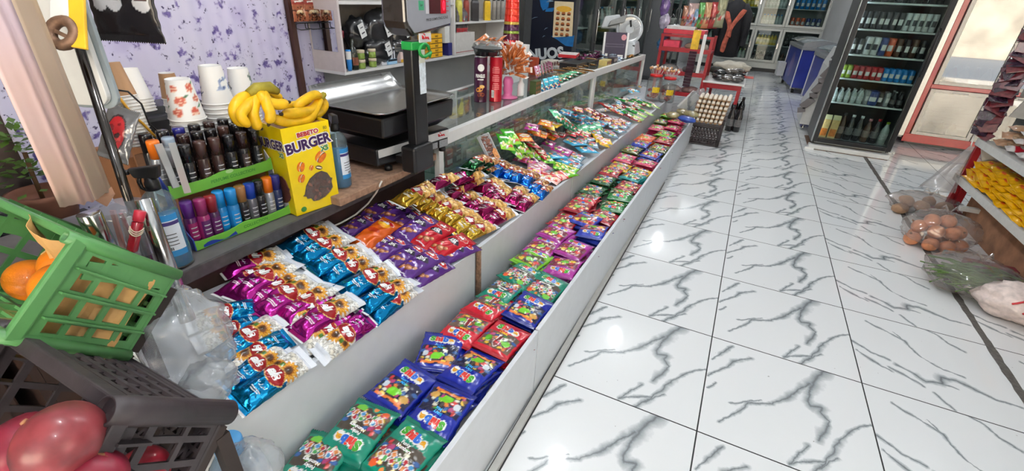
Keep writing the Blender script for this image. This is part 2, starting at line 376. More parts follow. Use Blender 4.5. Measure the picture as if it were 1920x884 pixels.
S('trim_gap', MB().box(.0305, .036, -1.3, 2.6, 0, .0015), DARKG, 'dark joint along the cable cover', 'joint')  # thin dark strip drawn along the gap beside the cover
def mid_tray(y0, y1, label, gap=0.):
    t = E('display_shelf', label, 'display shelf', TR(-.55, (y0 + y1) / 2, 0), 'raised sloping display shelves')
    I = t.matrix_world.inverted()
    def tr(p): return tuple(I @ Vector(p))
    a0, a1 = xf(y0), xf(y1)
    def plate(name, pts, th, m, bv=.002): return MB().quadhex([tr(p) for p in pts], [tr(Vector(p) + Vector(th)) for p in pts]).build(name, m, t, bevel=bv)
    plate('front_panel', [(a0, y0, 0), (a1, y1, 0), (a1, y1, zf(y1)), (a0, y0, zf(y0))], (-.018, 0, 0), edge_m)
    XB = -.80 if y0 < 0 else -.732
    plate('sloping_board', [(a0 - .02, y0 + .002, zf(y0) - .022), (a1 - .02, y1 - .002, zf(y1) - .022), (XB, y1 - .002, zm(XB, y1) - .025), (XB, y0 + .002, zm(XB, y0) - .025)], (0, 0, -.014), edge_m)
    for yy, a, s in ((y0, a0, 1), (y1, a1, -1)):
        plate('end_panel', [(a - .019, yy, 0), (XB, yy, 0), (XB, yy, zm(XB, yy) - .045), (a - .019, yy, zf(yy) - .045)], (0, s * .016, 0), edge_m)
    return t
t = mid_tray(-1.00, .045, 'raised white display shelf under the sunflower seed packs, in front of the dark counter')
t2 = mid_tray(.085, 1.20, 'raised white display shelf of nut packs and sweets below the glass counter')
MB().quadhex(*[[tuple(t2.matrix_world.inverted() @ Vector(p)) for p in q] for q in ([(xf(.085) + .001, .080, .20), (xf(.085) + .001, .098, .20), (xf(.085) - .018, .098, .20), (xf(.085) - .018, .080, .20)], [(xf(.085) + .001, .080, .452), (xf(.085) + .001, .092, .452), (xf(.085) - .018, .092, .452), (xf(.085) - .018, .080, .452)])]).build('rusty_corner', rust_m, t2)
mid_tray(1.21, 2.66, 'raised white display shelf of small sweet bags and long green packs')
mid_tray(2.67, 4.95, 'raised white display shelf of loose wrapped sweets at the far end')
# ---- dark wooden counter
wood_m = mat('dark_wood', (52, 36, 30), .45, mott=.35, scale=12, bump=.08)
top_m = mat('counter_laminate', (96, 92, 92), .35, mott=.2, scale=14)
strip2_m = mat('counter_edge', (66, 64, 65), .38, mott=.3, scale=40)
t = E('shop_counter', 'dark wooden counter with a worn grey edge, under the scale and perfume stand', 'counter', TR(-1.05, -.4, 0))
I = t.matrix_world.inverted()
MB().box(-.31, .295, -.75, .70, .685, .708).build('counter_top', top_m, t, bevel=.002)
MB().box(.296, .305, -.75, .70, .672, .711).build('metal_edge', strip2_m, t, bevel=.003)
MB().box(.233, .247, -.734, .684, 0, .684).build('front_board', wood_m, t)
MB().box(-.30, .247, -.75, -.735, 0, .684).build('side_board', wood_m, t); MB().box(-.30, .247, .685, .70, 0, .684).build('side_board', wood_m, t)
slab = MB(); 
pts = [(-.705, -.315), (-.70, .0), (-.72, .285), (-1.13, .285), (-1.13, -.315)]
slab.prism(pts, 0, .03); tag(slab.build('wood_slab', mat('raw_chipboard', (150, 118, 96), .7, mott=.35, scale=40, bump=.4), None, TR(0, 0, .711), bevel=.004), 'rough worn chipboard slab on the counter under the weighing scale', 'board')
# cable hanging along the front board
pc = [at(690, 382, x=-.775), at(668, 402, x=-.785), at(640, 418, x=-.795), at(590, 440, x=-.795), at(500, 490, x=-.795), at(430, 542, x=-.795), at(395, 566, x=-.795)]
pc = [at(716, 340, x=-.69), at(705, 362, x=-.72)] + pc
tag(MB().tube(pc, .0035, 8).build('white_cable', mat('white_rubber', (205, 200, 192), .5)), 'thin white cable strung along the dark counter front above the packs', 'cable')
# ---- glass counter
t = E('glass_counter', 'white framed glass display counter behind the sweets', 'glass counter', TR(-1.0, 2.6, 0))
y0, ym, y1 = .33, 2.72, 4.80
def zt(y): return lerp([(.3, .805), (2.7, .835), (4.85, .80)], y)
mf = MB()
def wbar(a, b, w, h, mi=0): mf.bar((a[0] + 1.0, a[1] - 2.6, a[2]), (b[0] + 1.0, b[1] - 2.6, b[2]), w, h, mi)
for (a, b) in ((y0, ym), (ym, y1)):
    fm = MB(); mf = fm
    wbar((-.752, a, zt(a) - .028), (-.752, b, zt(b) - .028), .03, .056); wbar((-1.25, a, zt(a) - .028), (-1.25, b, zt(b) - .028), .03, .056)
    for yy in (a + .018, b - .018):
        wbar((-.752, yy, .38), (-.752, yy, zt(yy) - .05), .036, .03); wbar((-1.25, yy, .0), (-1.25, yy, zt(yy) - .05), .036, .03); wbar((-.765, yy, zt(yy) - .028), (-1.235, yy, zt(yy) - .028), .036, .054)
    wbar((-.752, a, .385), (-.752, b, .385), .03, .04)
    fm.build('frame', WHITE2, t, bevel=.002)
    for nm, q in (('front_glass', [(-.752, a + .03, .40), (-.752, b - .03, .40), (-.752, b - .03, zt(b) - .055), (-.752, a + .03, zt(a) - .055)]), ('top_glass', [(-.765, a + .03, zt(a) - .012), (-.765, b - .03, zt(b) - .012), (-1.235, b - .03, zt(b) - .012), (-1.235, a + .03, zt(a) - .012)])):
        th = Vector((-.004, 0, 0)) if nm == 'front_glass' else Vector((0, 0, .006))
        if nm == 'top_glass': q = [(x, y, z + .003) for x, y, z in q]
        MB().quadhex([(x + 1, y - 2.6, z) for x, y, z in q], [(x + 1 + th.x, y - 2.6 + th.y, z + th.z) for x, y, z in q]).build(nm, GLASS, t)
    MB().box(-.24, .228, a - 2.56, b - 2.64, .598, .604).build('glass_shelf', glass_mat('shelf_glass', (214, 232, 226), .18, .03), t)
    MB().box(-.26, .228, a - 2.58, b - 2.62, .36, .378).build('bottom_board', WHITE, t)
MB().box(-.262, -.25, y0 - 2.58, y1 - 2.62, .378, .74).build('back_board', mat('counter_back', (150, 152, 150), .5), t)
MB().box(-.26, .228, y0 - 2.60, y1 - 2.60, 0, .358).build('plinth', WHITE, t)
# low white wall behind the glass counter, closing the trays at the back
# ---------------------------------------------------------------- printed packs
def arr(c, a=0.): return np.array([*lin(c), a])
class Paint:
    """draws coloured shapes on a grid of points (metres on the flat pack)"""
    def __init__(s, X, Y, c, a=0.): s.X = X; s.Y = Y; s.C = np.tile(arr(c, a), (*X.shape, 1)); s.rng = np.random.default_rng(5)
    def mask(s, m, c, a=0.): s.C[m] = arr(c, a); return s
    def ell(s, cx, cy, rx, ry, c, a=0., rot=0.):
        dx = s.X - cx; dy = s.Y - cy; u = dx * math.cos(rot) + dy * math.sin(rot); v = -dx * math.sin(rot) + dy * math.cos(rot)
        return s.mask((u / rx) ** 2 + (v / ry) ** 2 < 1, c, a)
    def rect(s, x0, x1, y0, y1, c, a=0.): return s.mask((s.X > x0) & (s.X < x1) & (s.Y > y0) & (s.Y < y1), c, a)
    def flower(s, cx, cy, r, n=13):
        dx = s.X - cx; dy = s.Y - cy; d = np.hypot(dx, dy); th = np.arctan2(dy, dx)
        k = r * (.72 + .28 * np.abs(np.cos(th * n / 2)))
        s.mask(d < k, (206, 140, 40)); s.mask(d < k * .78, (226, 168, 60)); s.mask(d < k * .62, (176, 104, 34)); s.mask(d < r * .42, (92, 54, 26)); return s.mask(d < r * .2, (60, 40, 24))
    def blobs(s, x0, x1, y0, y1, n, r0, r1, cols, a=0., el=1.6):
        for _ in range(n):
            r = s.rng.uniform(r0, r1); c = cols[s.rng.integers(len(cols))]; x = s.rng.uniform(x0, x1); y = s.rng.uniform(y0, y1); ro = s.rng.uniform(0, 3.2)
            s.ell(x, y, r * el, r, tuple(v * .72 for v in c), a, ro); s.ell(x + r * .1, y + r * .12, r * el * .82, r * .8, c, a, ro)
        return s
    def line(s, pts, w, c, a=0.):
        for (ax, ay), (bx, by) in zip(pts, pts[1:]):
            dx, dy = bx - ax, by - ay; l2 = dx * dx + dy * dy + 1e-12
            t = np.clip(((s.X - ax) * dx + (s.Y - ay) * dy) / l2, 0, 1); s.mask(np.hypot(s.X - ax - t * dx, s.Y - ay - t * dy) < w, c, a)
        return s

def pack_mesh(W, L, T, paint, fin=.014, nx=26, ny=60, seed=0, texts=(), lump=0., fincut=True, flat=1.0, curl=0.):
    """a closed pillow of film: two bulging faces meeting at a flat crimped seal at each end"""
    rs = random.Random(seed); ph = [rs.uniform(0, 6.28) for _ in range(8)]
    def height(x, y):
        s = min(1, abs(2 * x / W)); t = min(1, abs(2 * y / (L - 2 * fin)))
        h = T * max(0, 1 - s ** 2.6) ** .55 * max(0, 1 - t ** 3.2) ** .6
        wr = .10 * T * math.sin(2 * PI * 3.2 * x / W + ph[0]) * t ** 2 + .07 * T * math.sin(9 * x / W + 12 * y / L + ph[1]) + .06 * T * math.sin(-14 * x / W + 17 * y / L + ph[2])
        h += wr * min(1, (1 - s) * 4) * min(1, (1 - t) * 5)
        if lump: h += lump * (noise.noise(Vector((x * 60, y * 60, seed)))) * min(1, (1 - s) * 3) * min(1, (1 - t) * 3)
        return max(h, .0006) + curl * (2 * y / L) ** 2
    def wid(y):
        t = min(1, abs(2 * y / L)); return 1 - .06 * (1 - t ** 6) + .012 * math.sin(40 * y / L + ph[3])
    gx = np.linspace(-W / 2, W / 2, nx); gy = np.linspace(-L / 2, L / 2, ny)
    X, Y = np.meshgrid(gx, gy); P = Paint(X, Y, (200, 200, 200)); paint(P)
    mb = MB(); vs = []; cs = []
    for side in (1, -1):
        for j in range(ny):
            for i in range(nx):
                x, y = gx[i], gy[j]; h = height(x, y); x2 = x * wid(y)
                z = h if side > 0 else -h * .45 * flat + 1.45 * curl * (2 * y / L) ** 2
                yy = y + (.0018 * (1 if i % 2 else -1) if fincut and j in (0, ny - 1) else 0)
                vs.append((x2, yy, z)); cs.append(tuple(P.C[j, i]))
    fs = []; N = nx * ny
    for j in range(ny - 1):
        for i in range(nx - 1):
            a = j * nx + i; fs.append((a, a + 1, a + nx + 1, a + nx)); fs.append((N + a + nx, N + a + nx + 1, N + a + 1, N + a))
    for i in range(nx - 1):
        fs.append((i + 1, i, N + i, N + i + 1)); a = (ny - 1) * nx + i; fs.append((a, a + 1, N + a + 1, N + a))
    for j in range(ny - 1):
        a = j * nx; fs.append((a, a + nx, N + a + nx, N + a)); a += nx - 1; fs.append((a + nx, a, N + a, N + a + nx))
    mb.add(vs, fs, 0, True, None, cs)
    for tx in texts:
        body, cx, cy, size, col, lay = tx[:6]; bold = tx[6] if len(tx) > 6 else .03; rot = tx[7] if len(tx) > 7 else 0; sx = tx[8] if len(tx) > 8 else 1.; sh = tx[9] if len(tx) > 9 else 0
        vt, ft = text_geo(body, bold); c = math.cos(rot); sn = math.sin(rot); out = []
        for x, y, _ in vt:
            x = x * size * sx + y * size * sh; y *= size
            X2 = cx + c * x - sn * y; Y2 = cy + sn * x + c * y; out.append((X2 * wid(Y2), Y2, height(X2, Y2) + .0006 + .0004 * lay))
        mb.add(out, ft, 0, False, None, [(*lin(col), 0)] * len(out))
    return mb
FOIL = print_mat('printed_foil', .20, .12, .95, .22)
FILMP = print_mat('printed_film', .26, .30, .0, .16)

SEEDS = [(236, 234, 228), (214, 210, 202), (244, 242, 238), (190, 186, 176), (226, 220, 206)]
PEANUT = [(222, 170, 90), (236, 188, 108), (200, 146, 70), (244, 204, 130)]
ALMOND = [(170, 104, 56), (196, 130, 74), (226, 180, 120), (150, 88, 44)]
def script(P, x, y, k, c=(186, 210, 220)):
    pts = [(x + k * a, y + k * b) for a, b in ((-1, .1), (-.8, -.15), (-.6, .1), (-.45, -.2), (-.2, -.2), (-.1, .25), (0, -.2), (.3, -.2), (.4, .1), (.55, -.15), (.8, -.1), (1, .35))]
    P.line(pts, k * .045, c)
def seed_paint(foil, metal=.9, nuts=SEEDS, flower=True, dark=None):
    def f(P):
        W, L = .078, .20
        P.C[:] = arr(foil, metal)
        P.mask(P.Y > .002 + .012 * np.sin(P.X * 60), (238, 238, 234))
        P.blobs(-W / 2, W / 2, .012, L / 2 - .026, 90 if flower else 130, .0035 if flower else .0045, .0055 if flower else .0075, nuts)
        P.rect(-1, 1, L / 2 - .024, 1, (222, 226, 234))
        P.rect(-1, 1, -1, -L / 2 + .004, (225, 228, 232))
        if flower:
            P.flower(.012, .030, .026); P.flower(-.024, .026, .017); P.mask((np.abs(P.X + .012) < .006) & (np.abs(P.Y - .03) < .005), (70, 110, 40))
        P.ell(0, .001, .034, .0215, (228, 190, 110), .3, -.18); P.ell(0, .001, .0322, .0198, (150, 24, 28), .1, -.18)
        script(P, .004, -.036, .015); 
        P.line([(-.012, -.05), (.018, -.05)], .0008, (225, 225, 225)); P.line([(-.010, -.055), (.014, -.055)], .0008, (225, 225, 225))
    return f
ALA = [('ala', 0, .002, .031, (245, 245, 245), 1, .05, -.15, 1.05, .45)]
def daynut_paint(base, accent=(196, 140, 80), pic='hazel'):
    def f(P):
        P.C[:] = arr(base, .12)
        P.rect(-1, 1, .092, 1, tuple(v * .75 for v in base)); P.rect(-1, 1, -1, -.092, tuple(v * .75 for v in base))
        P.ell(.004, .054, .029, .0155, (232, 214, 200), 0, .1); P.ell(.004, .054, .0275, .0140, (176, 26, 34), 0, .1)
        if pic == 'hazel':
            for cx, cy, r in ((.004, -.052, .0135), (-.018, -.060, .009), (.019, -.040, .008), (-.012, -.03, .006)):
                P.ell(cx, cy, r, r, (120, 66, 40)); P.ell(cx + .002, cy + .002, r * .8, r * .8, (176, 112, 72)); P.ell(cx + .003, cy + .004, r * .35, r * .3, (226, 176, 140))
        else:
            P.ell(.004, .040, .024, .016, (226, 150, 30)); P.ell(.0, .046, .018, .010, (240, 190, 60)); P.ell(-.004, -.01, .024, .012, (170, 50, 20))
        P.ell(.002, .012, .026, .0150, (40, 30, 50)) if pic == 'hazel' else None
        P.line([(-.02, -.075), (.02, -.08)], .0012, (230, 225, 235)); 
    return f
DAYT = [('ala', .004, .0545, .019, (245, 245, 245), 1, .05, .1, 1.05, .45), ('DAY', .002, .0165, .013, (248, 248, 248), 1, .05, .1), ('NUTS', .002, .006, .012, (248, 248, 248), 1, .05, .1)]
PACKS = {}
def seedpack(key, foil, **k):
    PACKS[key] = (pack_mesh(.074, .205, .026, seed_paint(foil, **k), .016, 40, 92, hash(key) % 97 if False else len(PACKS), ALA, .003).build('snack_pack', FOIL), key)
seedpack('blue', (0, 122, 178)); seedpack('magenta', (176, 34, 138)); seedpack('gold', (196, 158, 52), nuts=PEANUT, flower=False)
seedpack('maroon', (140, 14, 78), nuts=PEANUT, flower=False); seedpack('cobalt', (12, 100, 196), nuts=ALMOND, flower=False); seedpack('forest', (14, 70, 34), nuts=ALMOND, flower=False)
def daypack(key, base, pic='hazel'):
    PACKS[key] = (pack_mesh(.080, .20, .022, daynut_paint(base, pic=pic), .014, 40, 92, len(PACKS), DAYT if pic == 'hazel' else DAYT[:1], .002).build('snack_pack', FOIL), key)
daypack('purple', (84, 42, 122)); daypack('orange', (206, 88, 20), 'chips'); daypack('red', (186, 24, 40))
for k, (o, _) in PACKS.items(): COL.objects.unlink(o)
def inst(proto, M, label, cat, group):
    o = proto.copy(); COL.objects.link(o); o.matrix_world = M
    return tag(o, label, cat, group)
NUMS = {}
def lay_pack(key, A, B, what, group, dz=0., roll=0., k=1., cat='snack pack'):
    """a pack lying on the sloping shelf, coloured end at pixel A and pale end at pixel B"""
    a = at_mid(*A, dz); b = at_mid(*B, dz); d = (b - a); c = (a + b) / 2
    if c.y > .06 and c.x < -.655:
        q = ((A[0] + B[0]) / 2, (A[1] + B[1]) / 2); c = at(*q, x=-.655)
    s = min(1.12, max(.88, d.length / .185)) * k
    n = Vector((-km(c.y) * -1, 0, 1)); n = Vector((km(c.y), 0, 1)).normalized()
    y = (d - n * d.dot(n)).normalized(); x = y.cross(n)
    if roll: n2 = (n * math.cos(roll) + x * math.sin(roll)); x = y.cross(n2); n = n2
    M = Matrix(((x.x * s, y.x * s, n.x * s, c.x), (x.y * s, y.y * s, n.y * s, c.y), (x.z * s, y.z * s, n.z * s, c.z), (0, 0, 0, 1)))
    return inst(PACKS[key][0], M, what, cat, group)
def C2(a): return (370 + a[0] / 2.157, 380 + a[1] / 2.157)
def C3(a): return (620 + a[0] / 3.682, 300 + a[1] / 3.682)
def C4(a): return (880 + a[0] / 2.9475, 180 + a[1] / 2.9475)
GB = 'blue sunflower seed packs on the raised shelf'; GM = 'magenta sunflower seed packs on the raised shelf'
BL = [((215, 430), (5, 480), .004, 'blue sunflower seed pack lying reversed behind the plastic bag, farthest back of the six near the crates'),
      ((240, 490), (40, 560), .000, 'blue sunflower seed pack half hidden under the pack at the end by the plastic bag'),
      ((80, 640), (325, 475), .012, 'blue sunflower seed pack with its white end raised, beside the lowest magenta packs'),
      ((365, 545), (105, 690), .004, 'blue sunflower seed pack lying reversed between two packs with white ends towards the magenta ones'),
      ((140, 735), (330, 600), .004, 'blue sunflower seed pack showing only a strip, under the frontmost pack by the crates'),
      ((160, 815), (435, 630), .014, 'blue sunflower seed pack frontmost at the corner of the shelf next to the black crate'),
      ((330, 170), (500, 95), .006, 'blue sunflower seed pack farthest back, wedged against the dark counter front'),
      ((360, 195), (545, 100), .020, 'blue sunflower seed pack topmost at the back, beside the purple packs'),
      ((400, 235), (610, 140), .026, 'blue sunflower seed pack second of the fanned ones leaning by the purple packs'),
      ((440, 275), (690, 190), .030, 'blue sunflower seed pack on top of the fan, its white end touching the purple packs'),
      ((490, 310), (725, 225), .014, 'blue sunflower seed pack showing a narrow strip below the top of the fan'),
      ((580, 365), (795, 270), .020, 'blue sunflower seed pack lying over the lower fan, second from the shelf front'),
      ((660, 425), (860, 320), .020, 'blue sunflower seed pack nearest the shelf front in the upper blue fan'),
      ((690, 470), (872, 345), .000, 'blue sunflower seed pack underneath the frontmost one of the upper blue fan')]
for A, B, dz, lb in BL: lay_pack('blue', C2(A), C2(B), lb, GB, dz, RU(-.32, .22))
MG = [((105, 275), (355, 210), .006, 'magenta sunflower seed pack farthest back against the dark counter front'),
      ((110, 375), (330, 255), .000, 'magenta sunflower seed pack half buried between the two back ones'),
      ((150, 385), (385, 250), .016, 'magenta sunflower seed pack second from the dark counter front, on top'),
      ((195, 430), (430, 290), .004, 'magenta sunflower seed pack third from the counter front, partly covered'),
      ((230, 460), (480, 310), .016, 'magenta sunflower seed pack lying on top in the middle of the magenta fan'),
      ((330, 485), (545, 345), .008, 'magenta sunflower seed pack showing a narrow bright strip beside the middle one'),
      ((565, 395), (345, 505), .006, 'magenta sunflower seed pack lying reversed, its pink end under the blue packs'),
      ((370, 540), (655, 385), .018, 'magenta sunflower seed pack lying on top near the shelf front'),
      ((690, 475), (490, 610), .000, 'magenta sunflower seed pack lying reversed along the shelf front edge'),
      ((640, 470), (400, 590), -.004, 'magenta sunflower seed pack at the bottom showing its crumpled white end')]
for A, B, dz, lb in MG: lay_pack('magenta', C2(A), C2(B), lb, GM, dz, RU(-.32, .22))
GP = 'purple nut packs on the raised shelf'
PU = [((170, 400), (480, 310), .004, 'farthest back against the counter cable'), ((90, 500), (290, 410), .004, 'by the blue packs, half under the orange one'), ((320, 420), (590, 330), .012, 'second from the counter front, next to the gold packs'),
      ((410, 500), (640, 370), .012, 'beside the gold packs, partly covered by the top one'), ((450, 550), (720, 400), .026, 'topmost in the middle, touching the gold packs'), ((250, 640), (430, 545), .010, 'nearest the white ends of the blue packs'),
      ((300, 670), (510, 570), .018, 'second along from the white ends of the blue packs'), ((400, 720), (640, 620), .014, 'third along from the blue packs, in front'), ((460, 800), (740, 660), .022, 'lying on top at the shelf front'),
      ((560, 840), (800, 720), .002, 'underneath at the shelf front'), ((700, 700), (1000, 590), .006, 'along the shelf edge under the red pack'), ((150, 440), (330, 380), -.006, 'at the bottom near the counter cable')]
for A, B, dz, lb in PU: lay_pack('purple', C3(A), C3(B), 'purple nut pack ' + lb, GP, dz, RU(-.1, .1))
lay_pack('orange', C3((190, 590)), C3((420, 440)), 'orange snack pack lying across the purple nut packs', 'odd packs on the purple ones', .028)
lay_pack('red', C3((570, 610)), C3((830, 450)), 'red nut pack lying on the purple ones, nearer the gold packs', 'red nut packs', .026)
lay_pack('red', C3((640, 660)), C3((980, 540)), 'red nut pack lying nearer the shelf front', 'red nut packs', .024)
GG = 'gold peanut packs on the raised shelf'
GO = [((480, 290), (690, 200), .010, 'farthest back'), ((590, 310), (760, 235), .014, 'second from the back'), ((610, 350), (820, 250), .022, 'third from the back'), ((690, 400), (880, 290), .022, 'in the middle'),
      ((770, 440), (960, 350), .022, 'fourth from the front edge'), ((840, 490), (1040, 400), .010, 'second from the front edge'), ((920, 530), (1115, 450), .016, 'at the front edge above the rusty corner'), ((560, 270), (700, 180), .000, 'underneath at the back')]
for A, B, dz, lb in GO: lay_pack('gold', C3(A), C3(B), 'gold foil peanut pack ' + lb, GG, dz, RU(-.32, .22), 1.02)
GR = 'maroon peanut packs on the raised shelf'
MR = [((690, 190), (850, 120), .006, 'farthest back by the white post'), ((800, 270), (930, 190), .010, 'second from the white post'), ((840, 140), (1040, 90), .010, 'behind, next to the dark green packs'), ((880, 200), (1030, 130), .014, 'second from the dark green packs'),
      ((1000, 220), (1160, 140), .014, 'nearest the blue almond packs'), ((1060, 250), (1195, 170), .008, 'second from the blue almond packs'), ((860, 290), (1000, 240), .004, 'beside the gold packs, at the back'), ((940, 330), (1100, 280), .012, 'in the middle beside the gold packs'),
      ((1000, 380), (1190, 300), .020, 'on top in the middle'), ((1060, 440), (1250, 350), .014, 'at the front edge beside the gold packs'), ((1080, 280), (1240, 210), .010, 'third from the front edge')]
for A, B, dz, lb in MR: lay_pack('maroon', C3(A), C3(B), 'maroon peanut pack ' + lb, GR, dz, RU(-.32, .22), 1.02)
M2 = [((90, 590), (240, 530), .010, 'below the blue almond packs, farther one'), ((190, 620), (320, 490), .016, 'on top under the blue almond packs'), ((250, 640), (370, 540), .008, 'at the front edge under the blue almond packs'), ((30, 660), (160, 590), .014, 'in the second fan from the gold packs')]
for A, B, dz, lb in M2: lay_pack('maroon', C4(A), C4(B), 'maroon peanut pack ' + lb, GR, dz, RU(-.32, .22), 1.02)
GC = 'blue almond packs on the raised shelf'
CO = [((100, 440), (235, 355), .012, 'farthest back beside the dark green packs'), ((170, 470), (270, 380), .020, 'second from the dark green packs'), ((190, 500), (340, 390), .024, 'on top in the middle'), ((260, 510), (390, 410), .014, 'fourth from the dark green packs'), ((320, 550), (430, 460), .016, 'near the front edge'), ((350, 585), (450, 490), .006, 'frontmost beside the sweets')]
for A, B, dz, lb in CO: lay_pack('cobalt', C4(A), C4(B), 'bright blue almond pack ' + lb, GC, dz, RU(-.32, .22), .98)
GF = 'dark green almond packs on the raised shelf'
for i, (A, B, dz, lb) in enumerate([((-20, 400), (110, 340), .006, 'farthest back against the glass'), ((25, 410), (170, 350), .012, 'below the leaning tray of nuts'), ((40, 440), (130, 400), .016, 'next to the blue almond packs'), ((-30, 430), (60, 390), .002, 'at the back corner by the white post')]):
    lay_pack('forest', C4(A), C4(B), 'dark green almond pack ' + lb, GF, dz, RU(-.32, .22), .98)
# ---------------------------------------------------------------- gummy bags of the low tray
GUM = [(60, 150, 60), (200, 60, 60), (230, 190, 70), (120, 90, 60), (210, 120, 50), (170, 60, 110), (220, 220, 200), (70, 60, 50), (50, 90, 150), (150, 200, 80)]
def gum_paint(base, body, dark=(60, 50, 44), pic=None, W=.142, L=.178):
    def f(P):
        P.C[:] = arr(base)
        P.rect(-W / 2 + .006, W / 2 - .006, -L / 2 + .022, .012 + 0, dark)
        P.mask((P.Y < .012 + .010 * np.sin(P.X * 38)) & (P.Y > -L / 2 + .026 - .006 * np.cos(P.X * 50)) & (np.abs(P.X) < W / 2 - .006), dark)
        P.blobs(-W / 2 + .012, W / 2 - .012, -L / 2 + .032, .006, 46, .0045, .008, body)
        if pic == 'cola':
            P.rect(-.010, .010, -.055, -.005, (240, 230, 225)); P.ell(0, -.040, .013, .020, (240, 230, 225)); P.ell(0, -.040, .011, .018, (110, 16, 20)); P.rect(-.006, .006, -.03, -.004, (110, 16, 20)); P.rect(-.011, .011, -.046, -.034, (200, 30, 40)); P.ell(.034, -.030, .016, .013, (110, 190, 60)); P.ell(-.038, -.032, .014, .012, (90, 170, 50))
        elif pic == 'num':
            for i in range(13):
                x = -.052 + .021 * (i % 6) + .006 * (i // 6); y = -.022 - .017 * (i // 6) - .003 * (i % 2)
                P.ell(x, y, .0085, .0085, (222, 216, 210)); P.ell(x, y, .0062, .0062, [(170, 40, 50), (70, 140, 190), (200, 120, 60), (70, 150, 80)][i % 4])
            P.ell(.036, -.062, .017, .012, (110, 190, 60)); P.ell(-.045, -.065, .011, .010, (220, 90, 40)); P.ell(-.01, -.068, .012, .010, base); P.ell(-.01, -.068, .008, .006, (220, 130, 60))
        elif pic == 'mix':
            P.ell(-.004, -.036, .018, .014, (110, 200, 40)); P.ell(.014, -.030, .006, .006, (110, 200, 40)); P.ell(-.016, -.044, .007, .006, (110, 200, 40)); P.ell(-.046, -.024, .011, .012, (200, 208, 216)); P.ell(.042, -.040, .016, .012, (206, 160, 80)); P.line([(-.05, -.064), (.0, -.058), (.05, -.066)], .004, (226, 120, 50))
        else:
            P.ell(.0, -.030, .020, .014, (110, 190, 60)); P.ell(-.036, -.046, .013, .012, (230, 190, 60)); P.ell(.040, -.036, .014, .012, (220, 70, 60))
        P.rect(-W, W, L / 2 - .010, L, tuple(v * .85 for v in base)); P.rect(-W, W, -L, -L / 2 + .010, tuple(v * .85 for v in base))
        # lettering backed by white blobs
        for i, x in enumerate((-.036, -.018, -.003, .012, .033)): P.ell(x, .046 - .0016 * i, .0145 if i in (0, 4) else .011, .0155, (236, 236, 232))
    return f
LET = [('S', -.036, .047, (70, 160, 50)), ('h', -.017, .046, (214, 60, 50)), ('i', -.003, .045, (214, 60, 50)), ('b', .012, .044, (40, 100, 200)), ('a', .033, .0425, (226, 160, 40))]
def gum_text(sub, col=(60, 180, 235), at_=.016, size=.014):
    t = [(c, x, y, .034, cc, 2, .075, 0, 1.05) for c, x, y, cc in LET]
    for k, ln in enumerate(sub): t.append((ln, -.004 + .004 * k, at_ - .0135 * k, size, col, 2, .03, -.05))
    return t
BAGS = {}
def gum(key, base, body=GUM, sub=(), pic=None, col=(240, 240, 240), dark=(60, 50, 44)):
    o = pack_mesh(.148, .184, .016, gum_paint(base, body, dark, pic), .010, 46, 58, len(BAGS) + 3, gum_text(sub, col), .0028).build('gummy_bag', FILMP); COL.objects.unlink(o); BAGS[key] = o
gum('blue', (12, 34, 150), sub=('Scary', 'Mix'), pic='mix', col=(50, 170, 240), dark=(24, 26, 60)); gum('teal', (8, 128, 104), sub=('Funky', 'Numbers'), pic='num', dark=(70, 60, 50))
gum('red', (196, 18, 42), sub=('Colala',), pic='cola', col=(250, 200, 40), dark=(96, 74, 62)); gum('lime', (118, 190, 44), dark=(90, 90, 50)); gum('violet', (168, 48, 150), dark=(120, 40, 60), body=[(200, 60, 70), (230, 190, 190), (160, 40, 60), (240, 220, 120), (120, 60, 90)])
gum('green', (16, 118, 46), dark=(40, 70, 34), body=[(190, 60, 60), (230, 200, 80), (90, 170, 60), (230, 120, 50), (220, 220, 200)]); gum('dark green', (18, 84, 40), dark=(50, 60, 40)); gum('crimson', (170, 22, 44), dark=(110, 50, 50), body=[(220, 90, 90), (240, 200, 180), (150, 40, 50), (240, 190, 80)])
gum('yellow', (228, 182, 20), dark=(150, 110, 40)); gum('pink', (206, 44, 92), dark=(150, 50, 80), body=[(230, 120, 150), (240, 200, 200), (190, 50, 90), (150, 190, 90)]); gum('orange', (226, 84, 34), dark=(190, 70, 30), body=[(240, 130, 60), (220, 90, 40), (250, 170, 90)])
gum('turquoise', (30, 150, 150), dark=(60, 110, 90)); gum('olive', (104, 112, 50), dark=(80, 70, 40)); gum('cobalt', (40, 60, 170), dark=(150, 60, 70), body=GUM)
def C5(a): return (560 + a[0] / 2.57, 540 + a[1] / 2.57)
def C6(a): return (820 + a[0] / 3.4, 380 + a[1] / 3.4)
